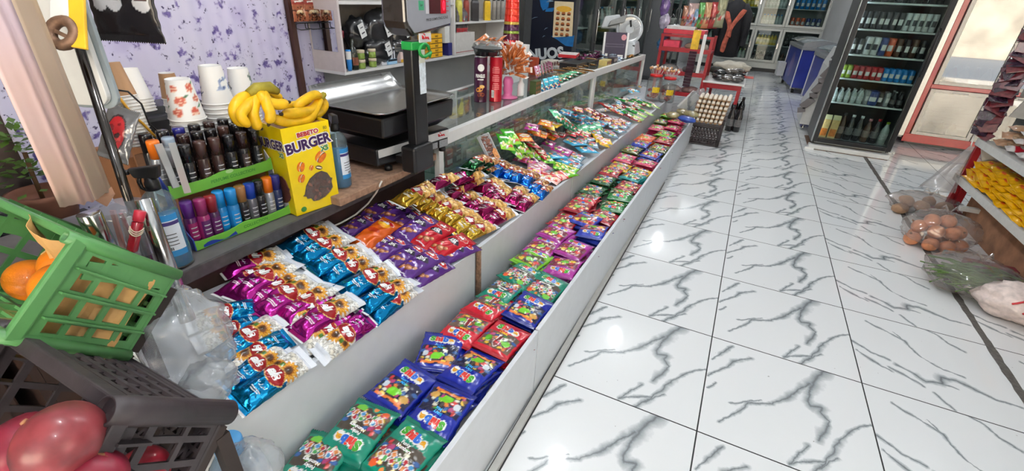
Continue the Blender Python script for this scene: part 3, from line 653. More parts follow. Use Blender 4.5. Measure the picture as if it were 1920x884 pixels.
GL = [  # pixel of the bag's middle, kind, turned round, bags under it, degrees, lift, label
    ((588, 872), 'teal', 1, 1, 10, .00, 'teal gummy bag at the end of the tray beside the water bottle'),
    ((673, 808), 'teal', 1, 2, 4, .012, 'teal gummy bag with upside-down lettering, against the raised shelf next to the blue ones'),
    ((757, 851), 'teal', 0, 2, -6, .012, 'teal gummy bag with upright lettering at the aisle edge of the tray'),
    ((755, 727), 'blue', 0, 2, -4, .010, 'dark blue gummy bag with upright lettering behind the upside-down ones'),
    ((825, 773), 'blue', 1, 2, 2, .014, 'dark blue gummy bag with upside-down lettering next to the teal bags at the aisle edge'),
    ((883, 694), 'blue', 1, 3, -6, .014, 'dark blue gummy bag with upside-down lettering at the aisle edge next to the red bags'),
    ((825, 660), 'blue', 0, 2, 22, .012, 'dark blue gummy bag lying askew against the raised shelf by the red bags'),
    ((872, 618), 'red', 1, 2, 0, .010, 'red cola gummy bag against the raised shelf next to the dark blue bags'),
    ((941, 637), 'red', 0, 3, -4, .014, 'red cola gummy bag with upright lettering above the tray joint'),
    ((918, 575), 'red', 1, 2, -10, .006, 'red cola gummy bag farther back, touching the teal bags'),
    ((1000, 583), 'blue', 0, 2, -4, .010, 'dark blue gummy bag lying alone between the red and teal bags'),
    ((942, 546), 'teal', 1, 2, -6, .006, 'teal gummy bag lowest against the raised shelf next to the red bags'),
    ((979, 516), 'teal', 0, 2, -12, .016, 'teal gummy bag on top in the middle of the tray'),
    ((1040, 545), 'teal', 0, 3, -8, .010, 'teal gummy bag at the aisle edge next to the single blue bag'),
    ((999, 486), 'lime', 0, 2, -10, .014, 'lime green gummy bag between the teal and violet ones'),
    ((1058, 503), 'violet', 1, 2, 2, .010, 'violet gummy bag with upside-down lettering at the aisle edge'),
    ((1018, 462), 'violet', 0, 2, 2, .010, 'violet gummy bag against the raised shelf next to the lime one'),
    ((1075, 468), 'violet', 0, 2, -6, .010, 'violet gummy bag with upright lettering at the aisle edge by the cobalt ones'),
    ((1043, 437), 'violet', 0, 2, -8, .014, 'violet gummy bag farthest from the lime one, against the raised shelf'),
    ((1060, 415), 'crimson', 0, 2, -4, .006, 'crimson gummy bag next to the violet ones against the raised shelf'),
    ((1114, 435), 'cobalt', 1, 2, 6, .010, 'cobalt gummy bag at the aisle edge next to the violet bags'),
    ((1099, 412), 'cobalt', 0, 2, -10, .016, 'cobalt gummy bag on top of the crimson ones'),
    ((1138, 408), 'crimson', 0, 2, -8, .004, 'crimson gummy bag at the aisle edge below the green stack'),
    ((1085, 388), 'crimson', 0, 2, 0, .010, 'crimson gummy bag against the raised shelf below the cherry coloured one'),
    ((1099, 374), 'red', 1, 2, 2, .008, 'red gummy bag at the foot of the green stack against the raised shelf'),
    ((1150, 388), 'green', 1, 3, 8, .008, 'green gummy bag lowest of the aisle-side green stack'),
    ((1163, 366), 'green', 1, 3, 6, .020, 'green gummy bag topmost of the aisle-side green stack'),
    ((1112, 357), 'dark green', 0, 3, -2, .008, 'dark green gummy bag nearer of the two against the raised shelf'),
    ((1132, 338), 'dark green', 0, 3, -4, .014, 'dark green gummy bag farther of the two against the raised shelf'),
    ((1180, 350), 'crimson', 0, 2, -4, .008, 'crimson gummy bag just under the turquoise one at the aisle edge'),
    ((1187, 332), 'turquoise', 0, 3, -10, .022, 'turquoise gummy bag at the aisle edge on the yellow ones'),
    ((1146, 322), 'crimson', 0, 2, -2, .010, 'crimson gummy bag beside the turquoise one against the raised shelf'),
    ((1163, 313), 'yellow', 0, 2, -2, .012, 'yellow gummy bag against the raised shelf below the pink stacks'),
    ((1210, 326), 'yellow', 0, 3, -8, .008, 'yellow gummy bag at the aisle edge below the pink stacks'),
    ((1172, 297), 'pink', 0, 4, -3, .022, 'pink gummy bag topmost of the stack against the raised shelf'),
    ((1212, 306), 'pink', 0, 4, -6, .022, 'pink gummy bag topmost of the stack at the aisle edge'),
    ((1185, 281), 'olive', 0, 3, -4, .016, 'olive gummy bag against the raised shelf behind the pink stack'),
    ((1221, 290), 'cobalt', 0, 3, -8, .018, 'cobalt gummy bag behind the pink stack at the aisle edge'),
    ((1237, 278), 'olive', 0, 3, -6, .010, 'olive gummy bag at the aisle edge behind the cobalt one'),
    ((1202, 270), 'cobalt', 1, 3, -4, .014, 'cobalt gummy bag against the raised shelf in front of the orange one'),
    ((1212, 259), 'orange', 0, 3, -6, .020, 'orange gummy bag lying against the raised shelf'),
    ((1247, 263), 'crimson', 0, 3, -6, .008, 'crimson gummy bag beside the orange one at the aisle edge'),
    ((1247, 251), 'lime', 0, 3, -8, .014, 'lime green gummy bag behind the orange one at the aisle edge'),
    ((1232, 240), 'pink', 0, 3, -2, .016, 'pink gummy bag behind the orange one against the raised shelf'),
    ((1262, 240), 'pink', 0, 3, -12, .020, 'pink gummy bag by the egg crate at the aisle edge'),
    ((1240, 228), 'olive', 0, 3, -2, .014, 'olive gummy bag near the far end against the raised shelf'),
    ((1268, 228), 'pink', 0, 3, -12, .022, 'pink gummy bag at the far aisle corner of the tray'),
    ((1252, 217), 'lime', 0, 3, -2, .020, 'lime green gummy bag at the far end of the tray'),
]
ni = 0
for q, kind, flip, under, deg, lift, lb in GL:
    z = zl(at(*q, z=.3).y) - .012 + lift; p = at(*q, z=z); p.x = min(p.x, xl(p.y) - .094); a = math.radians(deg) + (PI if flip else 0)
    inst(BAGS[kind], MT(p) @ rotm(RU(-.06, .06), .05 + RU(-.05, .05), a), lb, 'sweet bag', 'gummy bags in the low trays')
    base = zl(p.y) - .088
    zz = z - .019; n = 0
    while zz > base + .004 and n < under:
        n += 1; inst(BAGS[kind], MT((p.x + RU(-.012, .012), p.y + RU(-.016, .016), zz)) @ rotm(0, .03, a + RU(-.32, .22)), f'{ORD[n - 1]} under the ' + lb, 'sweet bag', 'gummy bags in the low trays'); zz -= .019
# ---------------------------------------------------------------- things on the dark counter
CT = .711
# burger sweets carton
o = at(557, 406, z=CT); q2 = at(637, 378, z=CT); ex = (q2 - o); ex.z = 0; BW = ex.length; ex.normalize()
nrm = Vector((ex.y, -ex.x, 0)); BH = .29; BD = .15
if nrm.x < 0: nrm = -nrm
M = Matrix(((ex.x, 0, nrm.x, o.x), (ex.y, 0, nrm.y, o.y), (0, 1, 0, o.z), (0, 0, 0, 1)))   # local x across the front, y up, z out of the front
yel = mat('yellow_carton', (240, 208, 10), .38, coat=.25, mott=.05, scale=25)
t = E('sweets_carton', 'open yellow burger sweets carton holding bananas on the counter', 'carton', M)
w = .003
cm = MB().box(0, BW, 0, BH, -w, 0).box(0, BW, 0, BH * .96, -BD, -BD + w).box(0, w, 0, BH, -BD + w, -w).box(BW - w, BW, 0, BH, -BD + w, -w).box(w, BW - w, 0, w, -BD + w, -w)
cm.build('carton_body', yel, t)
MB().box(w, BW - w, BH - .012, BH - .009, -BD + w, -w - .02).build('inner_flap', mat('raw_cardboard', (158, 118, 82), .7, mott=.15), t)
pur = mat('purple_print', (62, 32, 84), .45); wht = mat('white_print', (240, 238, 232), .45); red_ = mat('red_print', (176, 34, 40), .45); grn = mat('green_print', (60, 132, 60), .45); org = mat('orange_bun', (226, 116, 30), .45, mott=.2, scale=80); lgt = mat('bun_cream', (240, 226, 196), .5); drk = mat('dark_filling', (70, 36, 24), .5)
def front(x, y, z=0, r=0): return TR(x, y, z, 0, 0, r)
mb = MB()
for b, mi, z in ((.14, 1, .0006), (.05, 0, .0012)):
    mb.text('BEBETO', .018, [2, 1][mi], front(BW * .52, BH - .028, z, .05), bold=b, sx=1.15, spacing=1.02)
    mb.text('BURGER', .044, mi, front(BW * .50, BH - .062, z, .09), bold=b * .8, sx=.98, spacing=.98)
    mb.text('XS', .022, [3, 1][mi], front(BW * .83, BH - .088, z, .1), bold=b, sx=1.05)
mb.build('lettering', [pur, wht, red_, grn], t)
def burger(x, y, s, rot):
    m2 = front(x, y, .0006, rot); g = MB()
    for i, (dy, ry, mi) in enumerate(((.30, .62, 0), (0.02, .40, 1), (-.08, .30, 2), (-.28, .45, 0))):
        g.disc((0, dy * s, i * .0002), s * (1 - .04 * (i == 3)), ry * s, 22, mi, m2)
    g.disc((-.2 * s, .45 * s, .001), s * .45, .2 * s, 16, 3, m2)
    g.build('printed_burger', [org, lgt, drk, mat('bun_light', (240, 150, 60), .45)], t)
burger(BW * .27, BH * .55, .016, 1.2); burger(BW * .24, BH * .42, .014, 1.1); burger(BW * .48, BH * .51, .009, 1.0); burger(BW * .72, BH * .605, .021, .7)
MB().disc((0, 0, 0), .013, .007, 20, 0, front(BW * .64, BH * .49, .0007, -.4)).disc((0, 0, .0003), .011, .003, 16, 1, front(BW * .64, BH * .49, .0007, -.4)).build('printed_seed', [drk, lgt], t)
MB().disc((0, 0, 0), .010, .009, 20, 0, front(BW * .17, .016, .0006)).build('round_seal', [grn, wht], t)
MB().text('80', .014, 0, front(BW * .90, BH - .022, .0006), bold=.03).text('x6 g', .008, 0, front(BW * .90, BH - .034, .0006), bold=.03).build('lettering', [mat('olive_print', (150, 130, 30), .5)], t)
# window: wrapped sweets behind clear film inside a burger-shaped outline
outl = [(.20, .135), (.24, .15), (.30, .245), (.40, .315), (.55, .36), (.68, .37), (.80, .33), (.86, .26), (.90, .25), (.87, .21), (.88, .14), (.80, .09), (.68, .05), (.52, .03), (.40, .04), (.36, .085), (.28, .09), (.27, .12)]
outl = [(x * BW, y * BH + .022) for x, y in outl]
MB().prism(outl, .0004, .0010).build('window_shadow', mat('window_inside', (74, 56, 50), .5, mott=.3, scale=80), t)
cand = [mat('wrapped_sweet_brown', (104, 62, 50), .3, coat=.6, mott=.3, scale=120), mat('wrapped_sweet_pink', (176, 112, 96), .3, coat=.6, mott=.25, scale=120), mat('wrapped_sweet_grey', (112, 88, 80), .3, coat=.6, mott=.2, scale=120)]
def inside(x, y, P):
    c = False
    for (a, b), (d, e) in zip(P, P[1:] + P[:1]):
        if (b > y) != (e > y) and x < (d - a) * (y - b) / (e - b) + a: c = not c
    return c
rs = random.Random(3); g = MB(); n = 0
while n < 46:
    x = rs.uniform(.2, .92) * BW; y = rs.uniform(.03, .40) * BH + .02
    if all(inside(x + .009 * a, y + .009 * b, outl) for a, b in ((1, 0), (-1, 0), (0, 1), (0, -1))):
        g.ell((0, 0, 0), (.010, .0055, .002), 10, 6, rs.choice([0, 0, 0, 1, 2]), front(x, y, .0012, rs.uniform(0, 3))); n += 1
g.build('wrapped_sweets', cand, t)
MB().prism(outl, .0036, .0039).build('window_film', glass_mat('window_film', (240, 236, 232), .02, .12), t)
# side face print
side = MB()
def sidem(u, y): return TR(-.0006, y, -u, 0, -PI / 2, 0)
for b, mi, z in ((.12, 1, 0), (.04, 0, .0006)):
    side.text('BURGER', .040, mi, TR(-.0006 - z, BH - .062, -.075, 0, -PI / 2, 0) @ TR(0, 0, 0, 0, 0, .06), bold=b * .8); side.text('XS', .02, [2, 1][mi], TR(-.0006 - z, BH - .088, -.022, 0, -PI / 2, 0), bold=b)
side.build('side_lettering', [pur, wht, grn], t)
MB().prism([(x * .9, y) for x, y in outl], .0004, .003, 0, TR(0, 0, -BD * .95, 0, -PI / 2, 0)).build('side_window', cand[0], t)
# bananas
banm = mat('banana_skin', (232, 182, 22), .42, mott=.14, scale=35, bump=.05, sub=.1); bant = mat('banana_tip', (58, 42, 22), .7); bans = mat('banana_stem', (150, 136, 40), .6, mott=.3, scale=40)
def banana(pts, r, t0, name='banana', tip=True):
    # smooth path through the points
    P = [Vector(p) for p in pts]; path = []
    for i in range(len(P) - 1):
        a = P[max(i - 1, 0)]; b = P[i]; c = P[i + 1]; d = P[min(i + 2, len(P) - 1)]
        for k in range(6):
            u = k / 6; path.append(.5 * ((2 * b) + (c - a) * u + (2 * a - 5 * b + 4 * c - d) * u * u + (3 * b - a - 3 * c + d) * u ** 3))
    path.append(P[-1]); n = len(path); R = []
    for i in range(n):
        u = i / (n - 1); R.append(r * (.36 + .64 * min(1, u / .22) ** .8) * (1 if u < .78 else max(.30, 1 - ((u - .78) / .22) ** 2 * .72)))
    I = t0.matrix_world.inverted(); path = [I @ p for p in path]
    b = MB().tube(path, R, 7).build(name, banm, t0); m = b.modifiers.new('smooth', 'SUBSURF'); m.levels = 1; m.render_levels = 1
    d = (path[-1] - path[-2]).normalized(); MB().tube([path[-1] - d * .002, path[-1] + d * .006, path[-1] + d * .009], [R[-1] * 1.03, R[-1] * .8, R[-1] * .4], 8).build('banana_end', bant, b)
def px(l, x0): return [at(a, b, x=x0 + dx) for a, b, dx in l]
t = E('banana_bunch', 'bunch of ripe bananas with its crown up, on the perfume side of the yellow carton', 'bananas', TR(-.80, -.47, 1.06))
hub = at(482, 172, x=-.80)
MB().tube([t.matrix_world.inverted() @ p for p in (at(466, 176, x=-.80), at(482, 166, x=-.80), at(505, 164, x=-.80), at(521, 172, x=-.80))], [.012, .017, .017, .010], 10).build('crown_stem', bans, t)
for l, r in (([(476, 172, -.0), (452, 186, .02), (440, 205, .03), (446, 224, .03), (462, 233, .03)], .0185), ([(484, 172, .01), (478, 190, .03), (474, 212, .045), (480, 232, .05), (488, 240, .05)], .018), ([(492, 170, .02), (492, 186, .04), (520, 196, .055), (540, 192, .06)], .0185),
             ([(498, 172, .03), (500, 196, .055), (507, 214, .065), (504, 232, .06)], .017), ([(478, 180, .0), (462, 200, .045), (452, 218, .06), (468, 238, .065)], .016), ([(505, 170, -.02), (515, 178, -.02), (528, 184, -.02)], .013)):
    banana(px(l, -.82), r, t)
t = E('banana_bunch', 'bunch of ripe bananas with dark tips lying over the rim of the yellow carton towards the scale', 'bananas', TR(-.79, -.36, 1.05))
MB().tube([t.matrix_world.inverted() @ p for p in (at(596, 186, x=-.83), at(604, 180, x=-.83), at(609, 176, x=-.83))], [.012, .012, .009], 10).build('crown_stem', bans, t)
for l, r in (([(601, 182, .0), (584, 206, .03), (556, 212, .055), (528, 214, .065)], .0185), ([(603, 184, .0), (590, 178, .02), (568, 190, .03), (552, 204, .03)], .017), ([(606, 184, .0), (608, 200, .0), (596, 214, .01), (582, 218, .02)], .0165), ([(604, 186, .02), (580, 222, .045), (552, 230, .055), (524, 226, .06), (508, 218, .05)], .018), ([(599, 186, -.03), (560, 196, -.02), (530, 202, -.01)], .016)):
    banana(px(l, -.84), r, t)
# perfume stand: two card trays of small sprays
lime = mat('lime_card', (108, 176, 62), .45, mott=.12, scale=10); navy = mat('navy_card', (28, 52, 140), .45); wcard = mat('white_card', (214, 216, 216), .5); dgr = mat('dark_green_card', (60, 130, 46), .45)
a = at(370, 471, z=CT); b = at(545, 400, z=CT); ex = b - a; ex.z = 0; SL = ex.length; ex.normalize(); ez = Vector((ex.y, -ex.x, 0))
if ez.x < 0: ez = -ez
M = Matrix(((ex.x, 0, ez.x, a.x), (ex.y, 0, ez.y, a.y), (0, 1, 0, CT), (0, 0, 0, 1))); stand = M
t = E('perfume_stand', 'two-tier lime green card stand full of small perfume sprays on the counter', 'display stand', M)
UH, UD = .145, .045     # upper tier: height and set-back
def wavy(L, h0, h1, z0, z1, mats, name):
    pts = [(0, 0), (L, 0), (L, h1)]; 
    for i in range(20): 
        u = 1 - (i + 1) / 21; pts.append((L * u, h0 + .010 * math.exp(-((u - .5) / .12) ** 2) - .004 * math.sin(u * PI)))
    pts.append((0, h1)); return MB().prism(pts, z0, z1)
wavy(SL, .026, .03, -.003, 0, None, '').build('tray_front', lime, t)
MB().prism([(.02 + .012 * i, .003 + .006 * math.sin(i * .9) + .006) for i in range(9)] + [(.12, .002), (.02, .002)], .0, .0005).build('printed_wave', navy, t)
MB().text('COLLECTION', .013, 0, TR(SL * .60, .015, .0006), bold=.02).build('lettering', dgr, t)
MB().box(0, SL, .003, .006, -.075, -.003).build('tray_base', wcard, t)
MB().prism([(0, 0), (.075, 0), (.075, UH + .06), (.05, UH + .03), (.045, .07), (.0, .035)], 0, .003, 0, TR(-.003, 0, 0, 0, PI / 2, 0)).build('side_card', navy, t)
MB().prism([(0, 0), (.075, 0), (.075, UH + .06), (.05, UH + .03), (.045, .07), (.0, .035)], 0, .003, 0, TR(SL, 0, 0, 0, PI / 2, 0)).build('side_card', wcard, t)
mu = TR(0, UH, -UD)
up = wavy(SL, .034, .04, -.003, 0, None, ''); up.v = [tuple(mu @ Vector(v)) for v in up.v]; up.build('upper_tray_front', lime, t)
MB().text('PERFUME COLLECTION', .013, 0, mu @ TR(SL * .58, .017, .0006), bold=.02).disc((SL * .55, .034, .0004), .012, .006, 16, 1, mu).build('lettering', [dgr, mat('pale_green', (160, 196, 130), .5)], t)
MB().box(0, SL, .0, .003, -.13, -.003, 0, mu).build('upper_tray_base', wcard, t)
MB().box(0, SL, 0, UH + .10, -.18, -.177).build('back_card', mat('brown_card', (150, 110, 84), .6, mott=.2), t)
def spray_mesh(cap, body, label, h=.132, r=.0165):
    e = bpy.data.objects.new('perfume_spray', None); tag(e, 'x', 'perfume')
    MB().lathe([(0, 0), (r * .95, 0), (r, .003), (r, h * .58), (r * .9, h * .62), (r * .86, h * .64)], 16, 0).build('bottle', body, e)
    MB().lathe([(r * .93, h * .64), (r * .93, h * .97), (r * .85, h), (0, h)], 16, 0).build('cap', cap, e)
    lb = MB().lathe([(r * 1.01, h * .12), (r * 1.01, h * .52)], 10, 0, None, False, -.9, .9)
    for k in range(3): lb.lathe([(r * 1.03, h * (.2 + .1 * k)), (r * 1.03, h * (.2 + .1 * k) + .003)], 6, 1, None, False, -.55, .4)
    lb.build('label', [label, mat('spray_print', (190, 188, 190), .4)], e)
    for c in list(e.children): pass
    return e
def pm(n, c, **k): return mat('spray_' + n, c, k.get('rough', .25), coat=.5, mott=.05, metal=k.get('metal', 0))
SPR = {'purple': (pm('purple', (92, 34, 130)), pm('plum', (90, 30, 90)), pm('magenta', (150, 40, 100))), 'magenta': (pm('magenta', (150, 40, 100)), pm('magenta', (150, 40, 100)), pm('plum', (90, 30, 90))),
       'red': (pm('red', (140, 26, 40)), pm('dark_plum', (66, 26, 70)), pm('plum', (90, 30, 90))), 'sky blue': (pm('sky', (20, 136, 206)), pm('sky2', (30, 120, 180)), pm('sky', (20, 136, 206))),
       'bronze': (pm('bronze', (150, 104, 56)), pm('black', (24, 22, 24)), pm('black', (24, 22, 24))), 'royal blue': (pm('royal', (22, 62, 170)), pm('steel', (112, 110, 116), metal=.5), pm('steel', (112, 110, 116), metal=.5)),
       'black': (pm('black', (24, 22, 24)), pm('coal', (34, 32, 34)), pm('black', (24, 22, 24))), 'orange': (pm('orange', (240, 120, 20)), pm('silver', (170, 172, 176), metal=.6), pm('silver', (170, 172, 176), metal=.6)),
       'navy': (pm('navy', (36, 36, 120)), pm('navyglass', (30, 44, 84)), pm('navyglass', (30, 44, 84))), 'grey': (pm('greycap', (122, 126, 130)), pm('coal', (34, 32, 34)), pm('black', (24, 22, 24))),
       'brown': (pm('brown', (70, 46, 40)), pm('brownglass', (58, 38, 34)), pm('brownglass', (58, 38, 34))), 'dark brown': (pm('dkbrown', (48, 30, 28)), pm('coal', (34, 32, 34)), pm('brownglass', (58, 38, 34))), 'pale blue': (pm('pale', (150, 168, 186)), pm('coal', (34, 32, 34)), pm('coal', (34, 32, 34)))}
PROTO = {k: spray_mesh(*v) for k, v in SPR.items()}
def put_spray(kind, M, label):
    e = PROTO[kind]; c = e.copy(); COL.objects.link(c); c.matrix_world = M; c['label'] = fit(label); c['group'] = 'perfume sprays in the stand'
    for ch in e.children: d = ch.copy(); COL.objects.link(d); d.parent = c
for e in PROTO.values():
    for ch in list(e.children): COL.objects.unlink(ch)
def up_in(x, y, z, lean=0): return stand @ MT((x, y, z)) @ Matrix.Rotation(-PI / 2 + lean, 4, 'X') @ Matrix.Rotation(-PI / 2, 4, 'Z')
lowr = ['purple', 'magenta', 'red', 'sky blue', 'sky blue', 'bronze', 'royal blue', 'black', 'orange', 'navy']
used = {}
def ordlab(tier, i, kind): return f'{kind} capped perfume spray, {ORD[i]} along the {tier} counted from the blue spray bottle'
for i, k in enumerate(lowr):
    put_spray(k, up_in(.020 + i * (SL - .04) / 9, .007, -.026 - (.012 if i in (0, 3) else 0), .08), ordlab('lower tier', i, k))
for i, k in enumerate(['grey', 'black', 'brown', 'brown', 'black', 'dark brown', 'black']):
    put_spray(k, up_in(.030 + i * (SL - .06) / 6, UH + .004, -UD - .024, .10), ordlab('front row of the upper tier', i, k))
for i, k in enumerate(['orange', 'pale blue', 'dark brown', 'black', 'black', 'brown', 'black', 'dark brown']):
    put_spray(k, up_in(.018 + i * (SL - .04) / 7, UH + .020, -UD - .060, .08), ordlab('second row of the upper tier', i, k))
for i, k in enumerate(['black', 'black', 'navy', 'black', 'dark brown', 'black', 'black']):
    put_spray(k, up_in(.022 + i * (SL - .05) / 6, UH + .030, -UD - .098, .06), ordlab('rearmost row of the upper tier', i, k))
# testers: two clear-and-pink plastic sleeves standing at the end of the stand
tube_m = glass_mat('frosted_plastic', (214, 214, 214), .35, .15); pinkm = mat('pink_liquid', (176, 96, 92), .3)
for i, (p0, p1, lb) in enumerate((((352, 362), (322, 268), 'frosted plastic tester tube with pink lower half beside the grey capped spray'), ((330, 352), (296, 270), 'frosted plastic tester tube standing behind the pink one'))):
    a = at(*p0, x=-.80 - .02 * i); b = at(*p1, x=-.83 - .02 * i); d = b - a
    tt = E('tester_tube', lb, 'tester', MT(a), 'perfume tester tubes')
    MB().bar((0, 0, 0), d, .016, .010).build('sleeve', tube_m, tt); MB().bar((0, 0, 0), d * .5, .013, .007).build('insert', pinkm if i == 0 else wcard, tt)
# spray bottles
liq = mat('blue_cleaner', (10, 132, 184), .08, trans=.25, coat=.5, mott=.03); clearp = glass_mat('clear_bottle', (206, 224, 230), .10, .04); lab_w = mat('bottle_label', (216, 222, 230), .45); lab_b = mat('label_blue', (40, 130, 190), .45); lab_p = mat('label_purple', (62, 48, 110), .45)
def spray_bottle(M, h, r, label, lab_ang, group):
    t = E('spray_bottle', label, 'spray bottle', M, group)
    MB().lathe([(0, 0), (r * .92, 0), (r, .006), (r, h * .62), (r * .97, h * .66), (r * .8, h * .72), (r * .42, h * .77), (r * .34, h * .80)], 24).build('bottle', clearp, t)
    MB().lathe([(0, .003), (r * .90, .003), (r * .97, .008), (r * .97, h * .55), (0, h * .55)], 24).build('liquid', liq, t)
    lb = MB(); rr = r * 1.012
    def band(z0, z1, mi, a0, a1, k=1.): lb.lathe([(rr * k, h * z0), (rr * k, h * z1)], 14, mi, None, False, a0, a1)
    A0, A1 = lab_ang - .95, lab_ang + .95
    band(.14, .56, 0, A0, A1); band(.50, .56, 1, A0, A1, 1.006); band(.455, .49, 2, A0, A1, 1.006); band(.14, .20, 1, A0, A1, 1.006)
    for k in range(4): band(.36 - .035 * k, .368 - .035 * k, 3, A0 + .3, A1 - .4, 1.008)
    for k in range(9): band(.205, .235, 3, lab_ang - .3 + .05 * k, lab_ang - .3 + .05 * k + .022 * (1 + k % 2), 1.008)
    lb.build('label', [lab_w, lab_b, lab_p, DARKG], t)
    MB().lathe([(r * .44, h * .775), (r * .44, h * .84), (r * .36, h * .86), (r * .30, h * .9)], 18).build('collar', BLACKP, t)
    tr = MB(); z = h * .93
    tr.quadhex([(-.022, -.012, z - .012), (.030, -.010, z - .010), (.030, .010, z - .010), (-.022, .012, z - .012)], [(-.030, -.009, z + .020), (.040, -.008, z + .012), (.040, .008, z + .012), (-.030, .009, z + .020)])
    tr.lathe([(.006, 0), (.007, .008), (.005, .012)], 12, 0, TR(.040, 0, z + .002, 0, PI / 2, 0)); tr.build('spray_head', BLACKP, t, bevel=.003)
    MB().tube([(.020, 0, z - .006), (.026, 0, z - .022), (.024, 0, z - .038), (.016, 0, z - .046)], [.005, .005, .0045, .003], 8).build('trigger', BLACKP, t)
    MB().tube([(.0, 0, h * .78), (.004, .0, h * .4), (.012, .006, .012)], .0025, 8).build('dip_tube', glass_mat('tube_plastic', (220, 226, 228), .4, .1), t)
    return t
p = at(333, 500, z=CT); spray_bottle(MT((p.x - .012, p.y + .012, CT + .001)) @ rotm(0, 0, -2.5), .275, .036, 'blue glass cleaner spray bottle at the end of the counter beside the perfume stand', 2.5 - .55, 'blue cleaner spray bottles')
p = at(648, 352, z=CT + .031); spray_bottle(MT((p.x - .02, p.y + .006, CT + .032)) @ rotm(0, 0, 2.6), .262, .034, 'blue glass cleaner spray bottle between the yellow carton and the weighing scale', -2.6 + .35, 'blue cleaner spray bottles')
# cartons carrying cups and the cash printer
card = mat('brown_cardboard', (150, 104, 72), .65, mott=.15, scale=12)
def carton(M, x, y, z, label):
    t = E('cardboard_carton', label, 'carton', M, 'brown cartons behind the perfume stand')
    MB().box(-x / 2, x / 2, -y / 2, y / 2, 0, z).build('carton_body', card, t, bevel=.002)
    MB().box(-x / 2 + .0, x / 2, -.02, .02, z, z + .0008).build('parcel_tape', mat('parcel_tape', (176, 140, 96), .3), t)
    return t
carton(TR(-1.055, -.46, CT), .17, .43, .235, 'brown cardboard carton under the paper cups behind the perfume stand')
carton(TR(-1.26, -.50, CT), .19, .36, .19, 'brown cardboard carton under the black printer')
# paper cups, stacked upside down
def cup_proto(name, paint, n=48):
    r0, r1, h = .0265, .0385, .098
    nv = 30; vs = []; cs = []; fs = []
    U = np.array([[j / n for j in range(n + 1)] for _ in range(nv)]); V = np.array([[i / (nv - 1)] * (n + 1) for i in range(nv)])
    P = Paint(U * 2 * PI * .033, V * h, (238, 236, 232)); paint(P)
    for i in range(nv):
        for j in range(n + 1):
            v = i / (nv - 1); r = r1 + (r0 - r1) * v; a = 2 * PI * j / n; vs.append((r * math.cos(a), r * math.sin(a), .004 + (h - .004) * v)); cs.append(tuple(P.C[i, j]))
    for i in range(nv - 1):
        for j in range(n): a = i * (n + 1) + j; fs.append((a, a + 1, a + n + 2, a + n + 1))
    mb = MB().add(vs, fs, 0, True, None, cs)
    mb.lathe([(r1 + .0005, .0045), (r1 + .0022, .0035), (r1 + .0022, .0012), (r1, .0), (r1 - .002, .001), (r1 - .002, .004), (r0 - .001, h - .012), (0, h - .012)], n, 0, None, False)
    mb.lathe([(r0, h), (r0 - .0015, h + .0005), (r0 - .002, h - .011)], n, 0, None, False)
    mb.c = [c if c != (1, 1, 1, 0) else (*lin((232, 230, 226)), 0) for c in mb.c]
    o = mb.build('paper_cup', CUPM); COL.objects.unlink(o); return o
CUPM = print_mat('printed_paper', .5, .05, 0, .02)
def fruit(P):
    rs = random.Random(8)
    for k in range(15):
        x = (k % 5) * .0415 + .012 + rs.uniform(-.006, .006) + .02 * ((k // 5) % 2); y = .022 + .028 * (k // 5) + rs.uniform(-.004, .004); x %= 2 * PI * .033; r = rs.uniform(.0085, .0125)
        P.ell(x, y, r, r, (214, 120, 90)); P.ell(x, y, r * .86, r * .86, (240, 205, 180)); P.ell(x, y, r * .74, r * .74, (204, 92, 74))
        for q in range(6): P.line([(x, y), (x + r * .7 * math.cos(q * PI / 3), y + r * .7 * math.sin(q * PI / 3))], .0006, (236, 190, 165))
        if k % 2: P.ell(x + .015, y + .011, .008, .003, (78, 120, 84), 0, .5)
def bluep(P):
    rs = random.Random(4)
    for k in range(26):
        x = .035 + rs.uniform(-.026, .026) + .105 * (k % 2); y = .050 + rs.uniform(-.026, .028)
        P.ell(x, y, rs.uniform(.004, .011), rs.uniform(.003, .006), rs.choice([(56, 74, 126), (92, 112, 160), (140, 156, 190), (40, 54, 96), (176, 188, 210)]), 0, rs.uniform(0, 3))
        if k % 3 == 0: P.line([(x, y), (x + rs.uniform(-.02, .02), y + rs.uniform(-.02, .02))], .0012, (50, 70, 120))
def leafp(P):
    rs = random.Random(9)
    for k in range(16):
        x = .075 + rs.uniform(-.018, .018) + .1 * (k % 2); y = .058 + rs.uniform(-.022, .026)
        P.ell(x, y, .010, .0035, rs.choice([(50, 60, 70), (90, 110, 100), (60, 90, 80), (150, 160, 150)]), 0, rs.uniform(0, 3))
CUPS = {'grapefruit patterned': cup_proto('a', fruit), 'blue patterned': cup_proto('b', bluep), 'leaf patterned': cup_proto('c', leafp), 'plain white': cup_proto('d', lambda P: None), 'brown kraft': cup_proto('e', lambda P: P.mask(P.X > -1, (176, 134, 96)))}
def cup_stack(top, kinds, x, y, z0, lean, rz, where, pitch=.0115, s=1.):
    """stack of upturned cups from the bottom up"""
    M0 = MT((x, y, z0)) @ rotm(lean[0], lean[1], 0)
    for i, k in enumerate(kinds):
        inst(CUPS[k], M0 @ TR(0, 0, i * pitch * s, 0, 0, rz) @ Matrix.Scale(s, 4), f'{k} paper cup, {nth(i)} from the bottom of the stack {where}', 'paper cup', 'paper cups ' + where)
    return M0
CZ = CT + .2365
cup_stack(0, ['plain white'] * 5 + ['grapefruit patterned'], -1.005, -.562, CZ, (0, 0), 2.2, 'nearest the spray bottle', .0125, 1.17)
cup_stack(0, ['plain white'] * 7 + ['blue patterned'], -1.02, -.452, CZ, (0, 0), 2.6, 'beside the bananas', .0125, 1.14)
